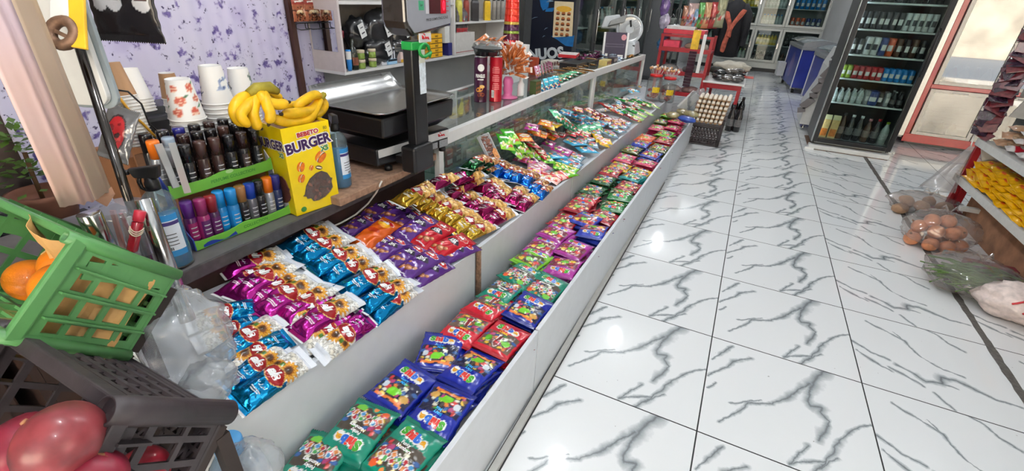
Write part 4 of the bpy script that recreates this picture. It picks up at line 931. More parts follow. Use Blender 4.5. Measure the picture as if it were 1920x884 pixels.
cup_stack(0, ['plain white'] * 7 + ['leaf patterned'], -1.035, -.355, CZ, (0, 0), 2.0, 'behind the bananas', .011, 1.1)
_p = at(322, 172, x=-1.09); cup_stack(0, ['plain white'] * 6 + ['brown kraft'], -1.09, _p.y, CZ, (0, 0), 0, 'at the back with a brown top', max(.008, (_p.z + .02 - CZ) / 6), .75)
# black receipt printer
t = E('receipt_printer', 'black receipt printer on a carton behind the paper cups', 'printer', TR(-1.255, -.47, CT + .192))
MB().quadhex([(-.07, -.13, 0), (.07, -.13, 0), (.07, .13, 0), (-.07, .13, 0)], [(-.06, -.125, .11), (.045, -.125, .085), (.045, .125, .085), (-.06, .125, .11)]).build('housing', BLACKP, t, bevel=.008)
MB().quadhex([(-.05, -.10, .098), (.02, -.10, .084), (.02, .10, .084), (-.05, .10, .098)], [(-.045, -.095, .125), (.005, -.095, .110), (.005, .095, .110), (-.045, .095, .125)]).build('lid', mat('glossy_black', (26, 26, 30), .15, coat=.5), t, bevel=.004)
# ---------------------------------------------------------------- weighing scale
t = E('weighing_scale', 'black shop weighing scale with steel pan, pole and red number display', 'scale', TR(-.86, .14, CT + .0315))
I = t.matrix_world.inverted()
bk = mat('scale_black', (20, 20, 22), .32, coat=.2, mott=.1); steel = mat('brushed_steel', (176, 176, 176), .22, metal=1., mott=.08)
def L_(x, y, z): return tuple(I @ Vector((x, y, z)))
for (x, y) in ((-.97, -.02), (-.97, .36), (-.755, .0), (-.72, .33)): MB().lathe([(0, 0), (.016, 0), (.016, .014), (.012, .020), (0, .020)], 14, 0, MT(L_(x, y, CT + .0315))).build('foot', BLACKP, t)
z0 = CT + .052
MB().quadhex([L_(-.765, -.05, z0), L_(-.70, .345, z0), L_(-1.06, .40, z0), L_(-1.06, -.03, z0)], [L_(-.762, -.055, z0 + .075), L_(-.694, .355, z0 + .085), L_(-1.06, .41, z0 + .085), L_(-1.06, -.035, z0 + .075)]).build('base_housing', bk, t, bevel=.010)
ef = (Vector((-.694, .355, 0)) - Vector((-.762, -.055, 0))).normalized(); nf = Vector((ef.y, -ef.x, 0))
def fpt(u, z, d=.0): p = Vector((-.762, -.055, 0)) + ef * u + nf * (d + .0005); return (p.x, p.y, z)
MB().quadhex([L_(*fpt(.01, z0 + .038)), L_(*fpt(.405, z0 + .044)), L_(*fpt(.405, z0 + .078)), L_(*fpt(.01, z0 + .070))], [L_(*fpt(.01, z0 + .038, .0012)), L_(*fpt(.405, z0 + .044, .0012)), L_(*fpt(.405, z0 + .078, .0012)), L_(*fpt(.01, z0 + .070, .0012))]).build('name_strip', mat('scale_label', (198, 198, 198), .4), t)
redink = mat('red_ink', (190, 30, 36), .4)
def mahak(M, k):
    m = MB(); 
    for ln in ([(-1, .0), (-.75, -.1), (-.55, .1), (-.7, .3), (-.9, .2), (-.8, 0), (-.4, -.05), (-.1, -.05)], [(-.1, -.05), (.0, .25), (.2, .1), (.1, -.1), (.35, -.1)], [(.35, -.1), (.5, .1), (.7, .15), (.85, 0), (.7, -.15), (1., -.2)], [(-.6, .75), (-.2, .5)], [(-.95, .05), (-1, .5)]):
        m.tube([M @ Vector((x * k, y * k, 0)) for x, y in ln], k * .10, 6)
    return m
def fm(u, z, d=.002): p = fpt(u, z, d); return I @ Matrix(((ef.x, 0, nf.x, p[0]), (ef.y, 0, nf.y, p[1]), (0, 1, 0, p[2]), (0, 0, 0, 1)))
mahak(fm(.36, z0 + .060), .020).build('maker_mark', redink, t)
MB().box(0, .09, 0, .003, 0, .001, 0, fm(.02, z0 + .054, 0)).box(0, .07, 0, .002, 0, .001, 0, fm(.02, z0 + .046, 0)).build('red_print', redink, t)
MB().box(.0, .05, 0, .026, 0, .001, 0, fm(.285, z0 + .008, 0)).box(.06, .115, -.002, .030, 0, .001, 0, fm(.285, z0 + .008, 0)).build('rating_plate', mat('rating_plate', (150, 152, 154), .35, metal=.3, mott=.2, scale=200), t)
MB().quadhex([L_(-.79, .0, .855), L_(-.73, .32, .865), L_(-1.0, .34, .865), L_(-1.0, .0, .855)], [L_(-.70, -.055, .895), L_(-.70, .36, .895), L_(-1.03, .38, .895), L_(-1.03, -.05, .895)]).build('pan_support', bk, t, bevel=.006)
MB().quadhex([L_(-.690, -.085, .897), L_(-.690, .375, .897), L_(-1.04, .40, .897), L_(-1.01, -.07, .897)], [L_(-.685, -.088, .972), L_(-.685, .378, .972), L_(-1.05, .405, .972), L_(-1.015, -.072, .972)]).build('pan_housing', bk, t, bevel=.008)
# steel pan: dished, with a rolled rim and a raised back lip
g = MB(); nx, ny = 18, 22; vs = []; cx, cy, hx, hy = -.862, .150, .188, .252
for j in range(ny + 1):
    for i in range(nx + 1):
        u, v = 2 * i / nx - 1, 2 * j / ny - 1; k = max(abs(u), abs(v)); r = 1 - .07 * max(0, abs(u) + abs(v) - 1.72) / .28
        z = .978 + .014 * max(0, (k - .78) / .22) ** 2 + (.055 * max(0, (-u - .66) / .34) ** 1.4)
        vs.append(L_(cx + hx * u * r - .02 * v * 0, cy + hy * v * r, z))
fs = [(j * (nx + 1) + i, j * (nx + 1) + i + 1, (j + 1) * (nx + 1) + i + 1, (j + 1) * (nx + 1) + i) for j in range(ny) for i in range(nx)]
pan = g.add(vs, fs, 0, True).build('steel_pan', steel, t); sm = pan.modifiers.new('thick', 'SOLIDIFY'); sm.thickness = .003
# pole with its foot block
MB().box(-.035, .035, -.062, .062, -.050, .055, 0, MT(L_(-.648, .055, .800))).build('pole_bracket', bk, t, bevel=.010)
MB().box(-.085, -.02, -.03, .03, -.02, .01, 0, MT(L_(-.65, .055, .79))).build('bracket_arm', bk, t)
MB().box(-.022, .022, -.040, .040, 0, .375, 0, MT(L_(-.655, .075, .853))).build('pole', bk, t, bevel=.006)
MB().box(.0225, .0232, -.004, .034, .19, .31, 0, MT(L_(-.655, .075, .853))).build('paper_sticker', mat('blue_white_label', (206, 216, 224), .45, mott=.2, scale=90), t)
gt = MB().box(-.0245, .0245, -.0425, .0425, .345, .373, 0, MT(L_(-.655, .075, .853)))
gt.build('green_tape', mat('green_tape', (30, 140, 62), .35, mott=.1), t, bevel=.004)
MB().tube([L_(-.628, .10 + .03 * math.cos(a), 1.195 + .022 * math.sin(a)) for a in [k * .6 for k in range(9)]] + [L_(-.626, .135, 1.185), L_(-.626, .13, 1.168)], [.006] * 9 + [.008, .004], 8).build('tape_knot', MATS['green_tape'], t)
MB().box(-.0005, .0006, -.004, .03, .30, .345, 0, MT(L_(-.631, .075, .853))).build('paper_tag', mat('paper_tag', (196, 198, 184), .6), t)
# display head
hd = [(.0, .0), (.262, .022), (.262, .30), (.0, .30), (-.01, .05)]
HM = MT(L_(-.655, .048, 1.238))
prof = [(-.002, .028), (.03, .0), (.268, .030), (.276, .06), (.276, .28), (-.012, .28), (-.012, .05)]
hm = MB(); 
MY = HM @ Matrix(((0, 0, 1, 0), (1, 0, 0, 0), (0, 1, 0, 0), (0, 0, 0, 1)))     # profile in y,z pushed along x
hm.prism(prof, -.105, 0, 0, MY); hm.build('display_head', mat('glossy_dark_plastic', (50, 46, 44), .14, coat=.8, mott=.1), t, bevel=.010)
MB().prism([(.006, .040), (.034, .014), (.262, .040), (.267, .06), (.267, .27), (-.002, .27), (-.002, .055)], .0, .003, 0, MY).build('face_plate', mat('grey_face', (140, 142, 150), .35, mott=.03), t)
red_on = mat('red_digits', (255, 40, 60), .4, emit=(255, 30, 50), es=3, mott=0); redglow = mat('dark_red_screen', (70, 30, 34), .25, mott=.05); dg2 = mat('screen_border', (60, 58, 62), .3)
for k in range(3):
    z = .075 + .065 * k
    MB().box(.125, .232, z, z + .052, .003, .0045, 0, MY).build('screen', redglow, t)
    MB().box(.196 if k == 0 else .16, .232, z, z + .052, .0046, .0050, 0, MY).build('lit_digits_window', mat('red_lit_window', (150, 18, 34), .3, emit=(200, 10, 30), es=.35, mott=0), t)
    MB().text(['0', '450', '450'][k], .046, 0, MY @ TR(.216 if k == 0 else .195, z + .026, .0054), bold=.02, sx=.72, spacing=1.25).build('digits', red_on, t)
    MB().box(.062, .092, z + .012, z + .042, .003, .0042, 0, MY).text('kg', .014, 1, MY @ TR(.077, z + .028, .0046), bold=.02).build('unit_panel', [mat('teal_panel', (64, 150, 112), .4), DARKG], t)
    MB().box(.104, .122, z, z + .05, .003, .004, 0, MY).build('unit_label', mat('pale_panel', (180, 178, 186), .4), t)
    for q in range(3): MB().box(.236, .252, z + .008 + .016 * q, z + .010 + .016 * q, .003, .004, 0, MY).build('tick_mark', redink, t)
MB().text('PRICE COMPUTING SCALE', .012, 0, MY @ TR(.175, .058, .0036, 0, 0, .06), bold=.02).build('lettering', DARKG, t)
MB().box(-.004, .0, -.035, .035, 0, .03, 0, MT(L_(-.628, .11, 1.222))).build('maker_plate', mat('scale_label', (198, 198, 198), .4), t)
mahak(MT(L_(-.6265, .11, 1.236)) @ Matrix(((0, 0, 1, 0), (1, 0, 0, 0), (0, 1, 0, 0), (0, 0, 0, 1))), .020).build('maker_mark', redink, t)
# ---------------------------------------------------------------- crates of fruit in front
blk = mat('black_crate_plastic', (56, 49, 51), .5, mott=.2, scale=30, bump=.12); grc = mat('green_crate_plastic', (86, 140, 82), .38, mott=.12, scale=14, bump=.04)
def crate(o, ang, L, W, D, m, name, label, cat, kind):
    n = Vector((0, -math.cos(ang), math.sin(ang))); M = frame(o, (-1, 0, 0), n)     # x along the rim, y down the opening, z out of the opening
    t = E(name, label, cat, M)
    w = .005; tp = .012                                      # wall thickness, taper of the walls towards the bottom
    rim = MB()
    for a, b in (((0, 0), (L, 0)), ((L, 0), (L, W)), ((L, W), (0, W)), ((0, W), (0, 0))):
        rim.bar((a[0], a[1], -.004), (b[0], b[1], -.004), .022 if kind == 'black' else .013, .022)
    rim.build('rim', m, t, bevel=.003)
    bot = MB(); nx = 9; ny = 7
    for i in range(nx + 1): x = tp + (L - 2 * tp) * i / nx; bot.bar((x, tp, -D), (x, W - tp, -D), .007, .005)
    for j in range(ny + 1): y = tp + (W - 2 * tp) * j / ny; bot.bar((tp, y, -D), (L - tp, y, -D), .007, .005)
    for k in range(-6, 12):
        if kind == 'black':
            a = tp + k * .04; bot.bar((max(tp, min(L - tp, a)), tp, -D), (max(tp, min(L - tp, a + .16)), W - tp, -D), .005, .004)
    bot.build('base_lattice', m, t)
    walls = {'long_wall': [], 'short_wall': []}
    def wall(nm, a, b, out):
        a = Vector((*a, 0)); b = Vector((*b, 0)); out = Vector((*out, 0)); ex = (b - a).normalized(); LL = (b - a).length; g = MB()
        def p(u, v): return a + ex * (tp * v / D + u * (LL - 2 * tp * v / D)) - out * (tp * v / D) + Vector((0, 0, -v))
        def br(u0, v0, u1, v1, wd, th=w): g.bar(p(u0, v0), p(u1, v1), th, wd, 0, (ex if abs(u1 - u0) < .02 else Vector((0, 0, 1))))
        br(0, .02, 1, .02, .030 if kind == 'black' else .022); br(0, D - .006, 1, D - .006, .014)
        if kind == 'black':
            if nm == 'long_wall':
                for v in (.26, .42, .58, .74, .88): br(0, D * v, 1, D * v, .008)
                for row in range(4):
                    v0, v1 = D * (.26 + .16 * row), D * (.42 + .16 * row)
                    for k in range(9):
                        u = .05 + k * .105 + (.05 if row % 2 else 0)
                        if u + .09 < 1: q = [p(u, v0), p(u + .09, v0), p(u + .045, v1)]; g.add([tuple(x) for x in q] + [tuple(x - out * .004) for x in q], [(0, 1, 2), (5, 4, 3), (0, 3, 4, 1), (1, 4, 5, 2), (2, 5, 3, 0)])
                for u in (.02, .98): br(u, 0, u, D, .02)
            else:
                br(0, D * .34, 1, D * .34, .012); br(0, D * .68, 1, D * .68, .008)
                for k in range(1, 6): br(k / 6, D * .30, k / 6, D, .010); g.bar(p(k / 6, .01) + out * .008, p(k / 6, D * .34) + out * .006, .004, .018, 0, out)
                for u in (.02, .98): br(u, 0, u, D, .03)
        else:
            for v in (.34, .56, .78): br(0, D * v, 1, D * v, .009)
            n = 4 if nm == 'short_wall' else 6
            for k in range(1, n): br(k / n, .0, k / n, D, .012); g.bar(p(k / n, .02) + out * .006, p(k / n, D) + out * .006, .003, .012, 0, out)
            for u in (.03, .97): br(u, 0, u, D, .022)
            g.bar(p(.25, D * .2), p(.06, D), .004, .03, 0, ex)
        g.build(nm, m, t)
    wall('long_wall', (0, 0), (L, 0), (0, -1)); wall('long_wall', (0, W), (L, W), (0, 1)); wall('short_wall', (0, 0), (0, W), (-1, 0)); wall('short_wall', (L, 0), (L, W), (1, 0))
    for (x, y) in ((0, 0), (L, 0), (0, W), (L, W)):
        cx = .004 if x == 0 else L - .004; cy = .004 if y == 0 else W - .004
        r = .019 if kind == 'black' else .010; MB().lathe([(r - .004, -.05), (r - .003, .014), (r, .014), (r + .001, -.02), (r, -D), (r - .005, -D), (r - .004, -.05), (0, -.05)], 20, 0, MT((cx, cy, 0)), False).build('corner_post', m, t)
    return t, M
B0 = at(225, 768, t=.58)
tb, BM = crate(B0, math.radians(46), .32, .24, .172, blk, 'fruit_crate', 'black plastic crate tilted forward, holding pomegranates and an apple', 'crate', 'black')
G0 = at(146, 447, t=.70)
tg, GM_ = crate(G0, math.radians(48), .34, .165, .175, grc, 'fruit_crate', 'green plastic crate tilted forward above the black one, holding oranges and brown paper', 'crate', 'green')
# fruit
pomm = mat('pomegranate_skin', (130, 54, 58), .38, mott=.5, scale=22, bump=.05, coat=.15); pomd = mat('pomegranate_dark', (132, 34, 52), .4, mott=.3, scale=20, bump=.05); pomc = mat('dry_crown', (176, 122, 84), .7, mott=.4, scale=90)
def pomegranate(c, r, ax, m, label, dark=False):
    t = E('pomegranate', label, 'pomegranate', frame(c, (1, .2, .1), ax), 'pomegranates in the black crate')
    def fn(v): a = math.atan2(v.y, v.x); return 1 + .035 * math.cos(3 * a) * (1 - abs(v.z)) + .02 * math.cos(5 * a + 1) - .05 * max(0, -v.z) ** 3
    MB().ell((0, 0, 0), (r, r * 1.02, r * .94), 28, 18, 0, None, fn).build('skin', m, t)
    MB().lathe([(r * .17, r * .88), (r * .19, r * 1.02), (r * .25, r * 1.16), (r * .20, r * 1.12), (r * .13, r * .98), (0, r * .95)], 12, 0, None, False).build('crown', pomc, t)
    MB().lathe([(r * .10, -r * .88), (r * .08, -r * .96), (0, -r * .97)], 10).build('stem_scar', pomc, t)
pomegranate(at(112, 826, t=.545), .045, (.62, .30, -.72), pomm, 'big red pomegranate lying on top of the others in the black crate')
pomegranate(at(46, 838, t=.605), .042, (.35, .05, .45), pomd, 'dark pomegranate with a dry crown, behind the big one in the black crate')
pomegranate(at(165, 905, t=.56), .042, (.1, -.6, -.7), pomd, 'dark red pomegranate below the big one, at the bottom of the picture')
apm = mat('apple_skin', (158, 36, 50), .3, mott=.3, scale=12, coat=.3)
t = E('apple', 'dark red apple with a yellow hollow inside the black crate', 'apple', frame(at(268, 885, t=.665), (1, 0, 0), (-.15, -.55, .75)))
def afn(v): return 1 - .16 * max(0, abs(v.z) - .7) / .3 * (1.6 if v.z > 0 else 1) + .0
MB().ell((0, 0, 0), (.036, .036, .033), 24, 16, 0, None, lambda v: 1 - .42 * max(0, v.z - .72)).build('skin', apm, t)
MB().ell((0, 0, .0245), (.012, .012, .003), 14, 8).build('hollow', mat('apple_hollow', (196, 170, 70), .5), t); MB().tube([(0, 0, .026), (.002, 0, .036), (.006, .002, .043)], .0018, 6).build('stem', mat('dry_stem', (96, 70, 44), .8), t)
orm = mat('orange_peel', (240, 130, 20), .42, mott=.08, scale=8, bump=.0, coat=.2)
_n = orm.node_tree.nodes; _v = _n.new('ShaderNodeTexVoronoi'); _v.inputs['Scale'].default_value = 330; _b = _n.new('ShaderNodeBump'); _b.inputs['Strength'].default_value = .25; _b.inputs['Distance'].default_value = .002
_c = _n.new('ShaderNodeTexCoord'); orm.node_tree.links.new(_c.outputs['Object'], _v.inputs['Vector']); orm.node_tree.links.new(_v.outputs['Distance'], _b.inputs['Height']); orm.node_tree.links.new(_b.outputs[0], _n['Principled BSDF'].inputs['Normal'])
def orange(c, r, ax, label):
    t = E('orange', label, 'orange', frame(c, (1, 0, 0), ax), 'oranges in the green crate')
    MB().ell((0, 0, 0), (r, r, r * .95), 26, 18).build('peel', orm, t); MB().lathe([(.006, r * .935), (.005, r * .965), (0, r * .965)], 8).build('stalk_scar', mat('stalk_scar', (206, 170, 110), .7), t)
Gi = GM_
def gin(x, y, z): return GM_ @ Vector((x, y, z))
orange(gin(.088, .088, -.068), .042, (.3, -.35, .5), 'whole orange showing its stalk scar at the rim of the green crate')
orange(gin(.175, .062, -.10), .040, (-.3, -.4, .8), 'orange behind the first one, deeper in the green crate')
orange(gin(.072, .112, -.118), .038, (.5, .2, .5), 'orange low in the green crate seen through the black lattice')
orange(gin(.150, .138, -.115), .039, (.2, .6, .5), 'orange lowest in the green crate seen through the black lattice')
orange(gin(.235, .110, -.10), .040, (.0, .6, .5), 'orange farthest along the green crate')
kraft = mat('kraft_paper', (206, 158, 96), .6, mott=.15, scale=14, bump=.12)
def sheet(fn, nu, nv, th, M=None):
    g = MB(); vs = [fn(i / nu, j / nv) for j in range(nv + 1) for i in range(nu + 1)]; k = nu + 1
    g.add(vs, [(j * k + i, j * k + i + 1, (j + 1) * k + i + 1, (j + 1) * k + i) for j in range(nv) for i in range(nu)], 0, False, M); return g
def crum(p, s, a): return Vector((noise.noise(p * s), noise.noise(p * s + Vector((7, 1, 3))), noise.noise(p * s + Vector((2, 9, 5))))) * a
def paperf(u, v):
    x = .014 + .012 * math.sin(v * 5); y = .02 + .155 * u; z = -.020 - .125 * v
    p = Vector((x, y, z)); return tuple(p + crum(p, 22, .008) * (1 if .05 < u < .95 else .3) + Vector((.006, 0, 0)))
b = sheet(paperf, 20, 16, .001).build('kraft_paper', kraft, None, GM_); tag(b, 'crumpled brown kraft paper lining the side of the green crate', 'paper'); m_ = b.modifiers.new('t', 'SOLIDIFY'); m_.thickness = .0008
def paper2(u, v):
    p = Vector((.03 + .13 * u, .010 + .05 * v + .012 * math.sin(u * 6), -.012 - .05 * v + .03 * math.sin(u * 3.1) * (1 - v))); return tuple(p + crum(p, 26, .007))
b = sheet(paper2, 16, 10, .001).build('kraft_paper', kraft, None, GM_); tag(b, 'folded brown kraft paper sticking up behind the whole orange in the green crate', 'paper'); m_ = b.modifiers.new('t', 'SOLIDIFY'); m_.thickness = .0008
def paper3(u, v):
    p = Vector((.030 + .05 * u, .070 + .055 * v, -.035 - .02 * u + .01 * math.sin(v * 7))); return tuple(p + crum(p, 40, .009))
b = sheet(paper3, 12, 12, .001).build('printed_paper', mat('newsprint', (200, 200, 220), .6, mott=.3, scale=120), None, GM_); tag(b, 'crumpled white printed paper tucked by the orange in the green crate', 'paper'); m_ = b.modifiers.new('t', 'SOLIDIFY'); m_.thickness = .0006
# stand that carries the two crates
dkw = mat('dark_stand_wood', (44, 34, 30), .6, mott=.3, scale=12)
t = E('crate_stand', 'dark wooden stand carrying the tilted fruit crates', 'stand', MT((-.45, -1.15, 0)))
It = t.matrix_world.inverted()
for MM, L, W, D, nm in ((BM, .32, .24, .172, 'lower_board'), (GM_, .34, .165, .175, 'upper_board')):
    MB().quadhex([It @ (MM @ Vector(q)) for q in ((.01, .03, -D - .018), (L - .01, .03, -D - .018), (L - .01, W - .01, -D - .018), (.01, W - .01, -D - .018))], [It @ (MM @ Vector(q)) for q in ((.01, .03, -D - .004), (L - .01, .03, -D - .004), (L - .01, W - .01, -D - .004), (.01, W - .01, -D - .004))]).build(nm, dkw, t)
    for (x, y) in ((.20 if nm == 'upper_board' else .02, W - .02), (L - .02, W - .02), (.20 if nm == 'upper_board' else .02, .045), (L - .02, .045)):
        p = MM @ Vector((x, y, -D - .018)); MB().bar(It @ p, It @ Vector((p.x, p.y, 0)), .022, .022).build('leg', dkw, t)
# crumpled clear plastic bag between the crates and the seed packs
def crumpled(name, c, r, label, m, seed=0, knot=None, amp=.22, cat='plastic bag', ang=0, nu=40, nv=26):
    t = E(name, label, cat, MT(c) @ rotm(0, 0, ang))
    def fn(v):
        q = v * 2.3 + Vector((seed, seed * .7, 0)); k = 1 + amp * noise.noise(q) + amp * .6 * abs(noise.noise(q * 2.4)) + .06 * noise.noise(q * 7) - .05 * abs(noise.noise(q * 5))
        return k
    MB().ell((0, 0, 0), r, nu, nv, 0, None, fn).build('bag_film', m, t)
    if knot:
        for s in (-1, 1): 
            K = Vector(knot); MB().tube([K * .92, K * 1.05 + Vector((.012 * s, 0, .01)), K * 1.15 + Vector((.03 * s, .01, .02)), K * 1.12 + Vector((.045 * s, .015, .0))], [.010, .005, .010, .004], 7).build('bag_knot', m, t)
    return t
bagm = glass_mat('crumpled_film', (228, 230, 232), .24, .14)
crumpled('plastic_bag', at(352, 640, t=.92), (.085, .075, .11), 'crumpled clear plastic bag between the green crate and the seed packs', bagm, 3)
crumpled('plastic_bag', at(395, 715, t=.90), (.045, .045, .04), 'small bunched end of clear plastic by the corner of the black crate', bagm, 8)
# water bottles by the tray end
capb = mat('sky_blue_cap', (84, 160, 216), .4, mott=.05); pet = glass_mat('water_pet', (206, 222, 236), .12, .05)
for i, (q, tt_, lb) in enumerate((((426, 828), .88, 'large water bottle with a sky blue cap beside the black crate'), ((500, 905), .94, 'large water bottle next to the capped one, partly under clear film'))):
    p = at(*q, t=tt_); z0 = p.z - .33
    t = E('water_bottle', lb, 'water bottle', MT((p.x, p.y, z0)), 'wrapped water bottles')
    MB().lathe([(0, 0), (.052, 0), (.056, .008), (.056, .06), (.053, .066), (.056, .072), (.056, .15), (.053, .156), (.056, .162), (.056, .225), (.048, .262), (.028, .296), (.020, .305), (.020, .318)], 28).build('bottle', pet, t)
    MB().lathe([(.0245, .302), (.0255, .304), (.0255, .330), (.023, .334), (0, .334)], 28).build('cap', capb, t)
p = at(426, 828, t=.88); pz = p.z - .33
t = E('bottle_crate', 'plain dark crate the wrapped water bottles stand on', 'crate', MT((p.x + .04, p.y, 0)))
MB().box(-.15, .15, -.10, .10, 0, pz - .002).build('crate_body', blk, t, bevel=.004)
crumpled('shrink_film', at(478, 868, t=.86), (.055, .04, .035), 'torn clear shrink film round the water bottles', bagm, 12)
# ---------------------------------------------------------------- tall things at the counter end
def vert(name, pts, z_top, th, m, label, cat, close=False):
    """folded upright card: list of bottom points, pushed up to z_top"""
    g = MB(); n = len(pts)
    vs = [tuple(p) for p in pts] + [(p.x, p.y, z_top) for p in pts]
    g.add(vs, [(i, i + 1, n + i + 1, n + i) for i in range(n - 1)]); o = g.build(name, m)
    s = o.modifiers.new('th', 'SOLIDIFY'); s.thickness = th; s.offset = 0; return tag(o, label, cat)
peach = mat('peach_card', (232, 196, 170), .30, mott=0, coat=.2)
_n = peach.node_tree.nodes; _l = peach.node_tree.links; _tc = _n.new('ShaderNodeTexCoord'); _nz = _n.new('ShaderNodeTexNoise'); _nz.inputs['Scale'].default_value = 2.6; _nz.inputs['Detail'].default_value = 1.5; _rp = _n.new('ShaderNodeValToRGB')
_l.new(_tc.outputs['Object'], _nz.inputs['Vector']); _l.new(_nz.outputs['Fac'], _rp.inputs[0]); _l.new(_rp.outputs[0], _n['Principled BSDF'].inputs['Base Color'])
_e = _rp.color_ramp.elements; _e[0].position = .3; _e[0].color = (*lin((236, 186, 150)), 1); _e[1].position = .72; _e[1].color = (*lin((226, 206, 222)), 1)
A_ = at(88, 335, t=.80); B_ = at(178, 376, t=.88); C_ = at(207, 350, t=1.02)
A_.z = B_.z + .01
t = E('folded_card_column', 'tall folded peach card standing upright beside the chrome rod', 'card', MT((B_.x, B_.y, 0)))
def card_face(name, p, q, m, zt_=1.95, nseg=10):
    g = MB(); vs = []
    for k in range(nseg + 1):
        u = k / nseg; z0 = p.z + (q.z - p.z) * u; x = p.x + (q.x - p.x) * u; y = p.y + (q.y - p.y) * u
        bow = .006 * math.sin(u * PI); d = Vector((q.y - p.y, p.x - q.x, 0)).normalized() * bow
        z0 += .006 * noise.noise(Vector((u * 6, 1, 2)))
        vs += [(x + d.x - B_.x, y + d.y - B_.y, z0), (x + d.x - B_.x, y + d.y - B_.y, zt_)]
    g.add(vs, [(2 * k, 2 * k + 2, 2 * k + 3, 2 * k + 1) for k in range(nseg)], 0, True); o = g.build(name, m, t); s = o.modifiers.new('th', 'SOLIDIFY'); s.thickness = .003; return o
card_face('front_face', A_, B_, peach); card_face('side_face', B_, C_, mat('cream_card', (222, 196, 170), .4, mott=.06, scale=3))
fl = [at(178, 376, t=.905), at(207, 352, t=1.0), at(214, 366, t=1.0), at(200, 388, t=.95)]
g = MB().quadhex([t.matrix_world.inverted() @ p for p in fl], [t.matrix_world.inverted() @ (p + Vector((-.004, .004, 0))) for p in fl]); g.build('brown_flap', mat('inner_card', (176, 132, 104), .6), t)
rodm = mat('dark_chrome', (92, 88, 86), .16, metal=1., mott=.2, scale=14)
r0, r1 = at(272, 470, t=1.06), at(150, 92, t=1.02); dr = (r1 - r0)
t = E('chrome_rod', 'slanting dark chrome rod behind the folded peach card', 'rod', MT(r0))
MB().tube([-dr * .12, dr * .5, dr * 1.25], .0095, 14).build('rod_tube', rodm, t)
hk = at(118, 62, t=.97); MR_ = frame(hk, CR, -CF)
rusty = mat('rusty_steel', (120, 92, 74), .55, metal=.5, mott=.4, scale=50, bump=.2)
t = E('rusty_hook', 'round rusty steel hook wrapped in yellow tape at the top of the chrome rod', 'hook', MR_)
MB().tube([(.026 * math.cos(a), .026 * math.sin(a), 0) for a in [k * 2 * PI / 24 for k in range(24)]], .0115, 10, 0, True).build('ring', rusty, t)
MB().bar((-.024, .008, 0), (.022, -.014, 0), .008, .007).build('catch', rusty, t)
MB().quadhex([(.018, -.030, -.004), (.052, -.036, -.004), (.044, .11, -.004), (.012, .11, -.004)], [(.018, -.030, .004), (.052, -.036, .004), (.044, .11, .004), (.012, .11, .004)]).build('yellow_tape', mat('yellow_tape', (224, 176, 44), .4, mott=.2, scale=14), t, bevel=.002)
MB().box(-.028, .014, .03, .11, -.006, .002).build('white_sleeve', WHITE2, t, bevel=.003)
# white rounded sign panel behind
wp = at(170, 80, t=1.24); MW = frame(at(207, 200, t=1.10), Vector((.90, .44, 0)), Vector((.40, -.90, 0)))
t = E('sign_panel', 'white rounded plastic panel with a grey rim behind the chrome rod', 'panel', MW)
def rr(x0, x1, y0, y1, r, n=6):
    P = []
    for cx, cy, a in ((x1 - r, y1 - r, 0), (x0 + r, y1 - r, PI / 2), (x0 + r, y0 + r, PI), (x1 - r, y0 + r, 1.5 * PI)):
        P += [(cx + r * math.cos(a + PI / 2 * k / n), cy + r * math.sin(a + PI / 2 * k / n)) for k in range(n + 1)]
    return P
MB().prism(rr(-.11, .0, -.0, .5, .03), -.014, .0).build('panel_body', WHITE2, t, bevel=.002); MB().prism(rr(-.12, .012, -.010, .5, .035), -.026, -.015).build('grey_rim', mat('grey_rim', (150, 160, 164), .4), t, bevel=.002)
# packets hanging there
def cupsp(P):
    P.C[:] = arr((34, 30, 32), .05)
    for cx, cy in ((-.052, .0), (-.012, -.0), (.062, .0)):
        P.line([(cx - .008, .085), (cx + .004, .060), (cx - .004, .035), (cx, .012)], .004, (196, 60, 120)); P.ell(cx, cy - .006, .021, .019, (226, 222, 220)); P.rect(cx - .024, cx + .024, cy + .004, cy + .03, (34, 30, 32)); P.ell(cx, cy + .004, .021, .006, (236, 234, 232)); P.ell(cx, cy + .003, .017, .004, (70, 40, 34)); P.line([(cx, cy + .006), (cx + .002, cy + .03)], .004, (196, 60, 120))
pm_ = pack_mesh(.185, .19, .012, cupsp, .016, 60, 60, 5)
c_ = at(236, 30, t=1.14); MP = frame(c_ + Vector((0, 0, .035)), CR - Vector((0, 0, CR.z)) , Vector((.36, -.93, .05)))
tag(pm_.build('coffee_packet', FILMP, None, MP), 'black packet printed with white coffee cups hanging above the paper cups', 'coffee packet')
def redp(P):
    P.C[:] = arr((128, 128, 130), .5); P.ell(.0, .0, .028, .052, (60, 50, 52)); P.ell(.0, .0, .024, .046, (170, 36, 40)); P.blobs(-.018, .018, -.035, .035, 14, .003, .007, [(120, 24, 30), (200, 70, 70), (60, 40, 40)])
c_ = at(222, 252, t=1.18); MP = frame(c_, Vector((.87, .42, -.30)), Vector((.40, -.80, .35)))
tag(pack_mesh(.085, .14, .012, redp, .012, 40, 50, 6).build('silver_packet', FOIL, None, MP), 'silver packet with a dark red picture behind the chrome rod', 'packet')
# tall stack of white cups leaning beside it
cup_stack(0, ['plain white'] * 15 + ['brown kraft'], at(262, 268, x=-1.02).x, at(262, 268, x=-1.02).y, at(262, 272, x=-1.02).z, (-.02, -.12), 0, 'leaning tall by the printer', .0098, .88)
cup_stack(0, ['plain white'] * 5, at(262, 190, x=-1.16).x, at(262, 190, x=-1.16).y, at(262, 190, x=-1.16).z - .03, (-.02, -.10), 0, 'just behind the tall leaning one', .0098, .9)
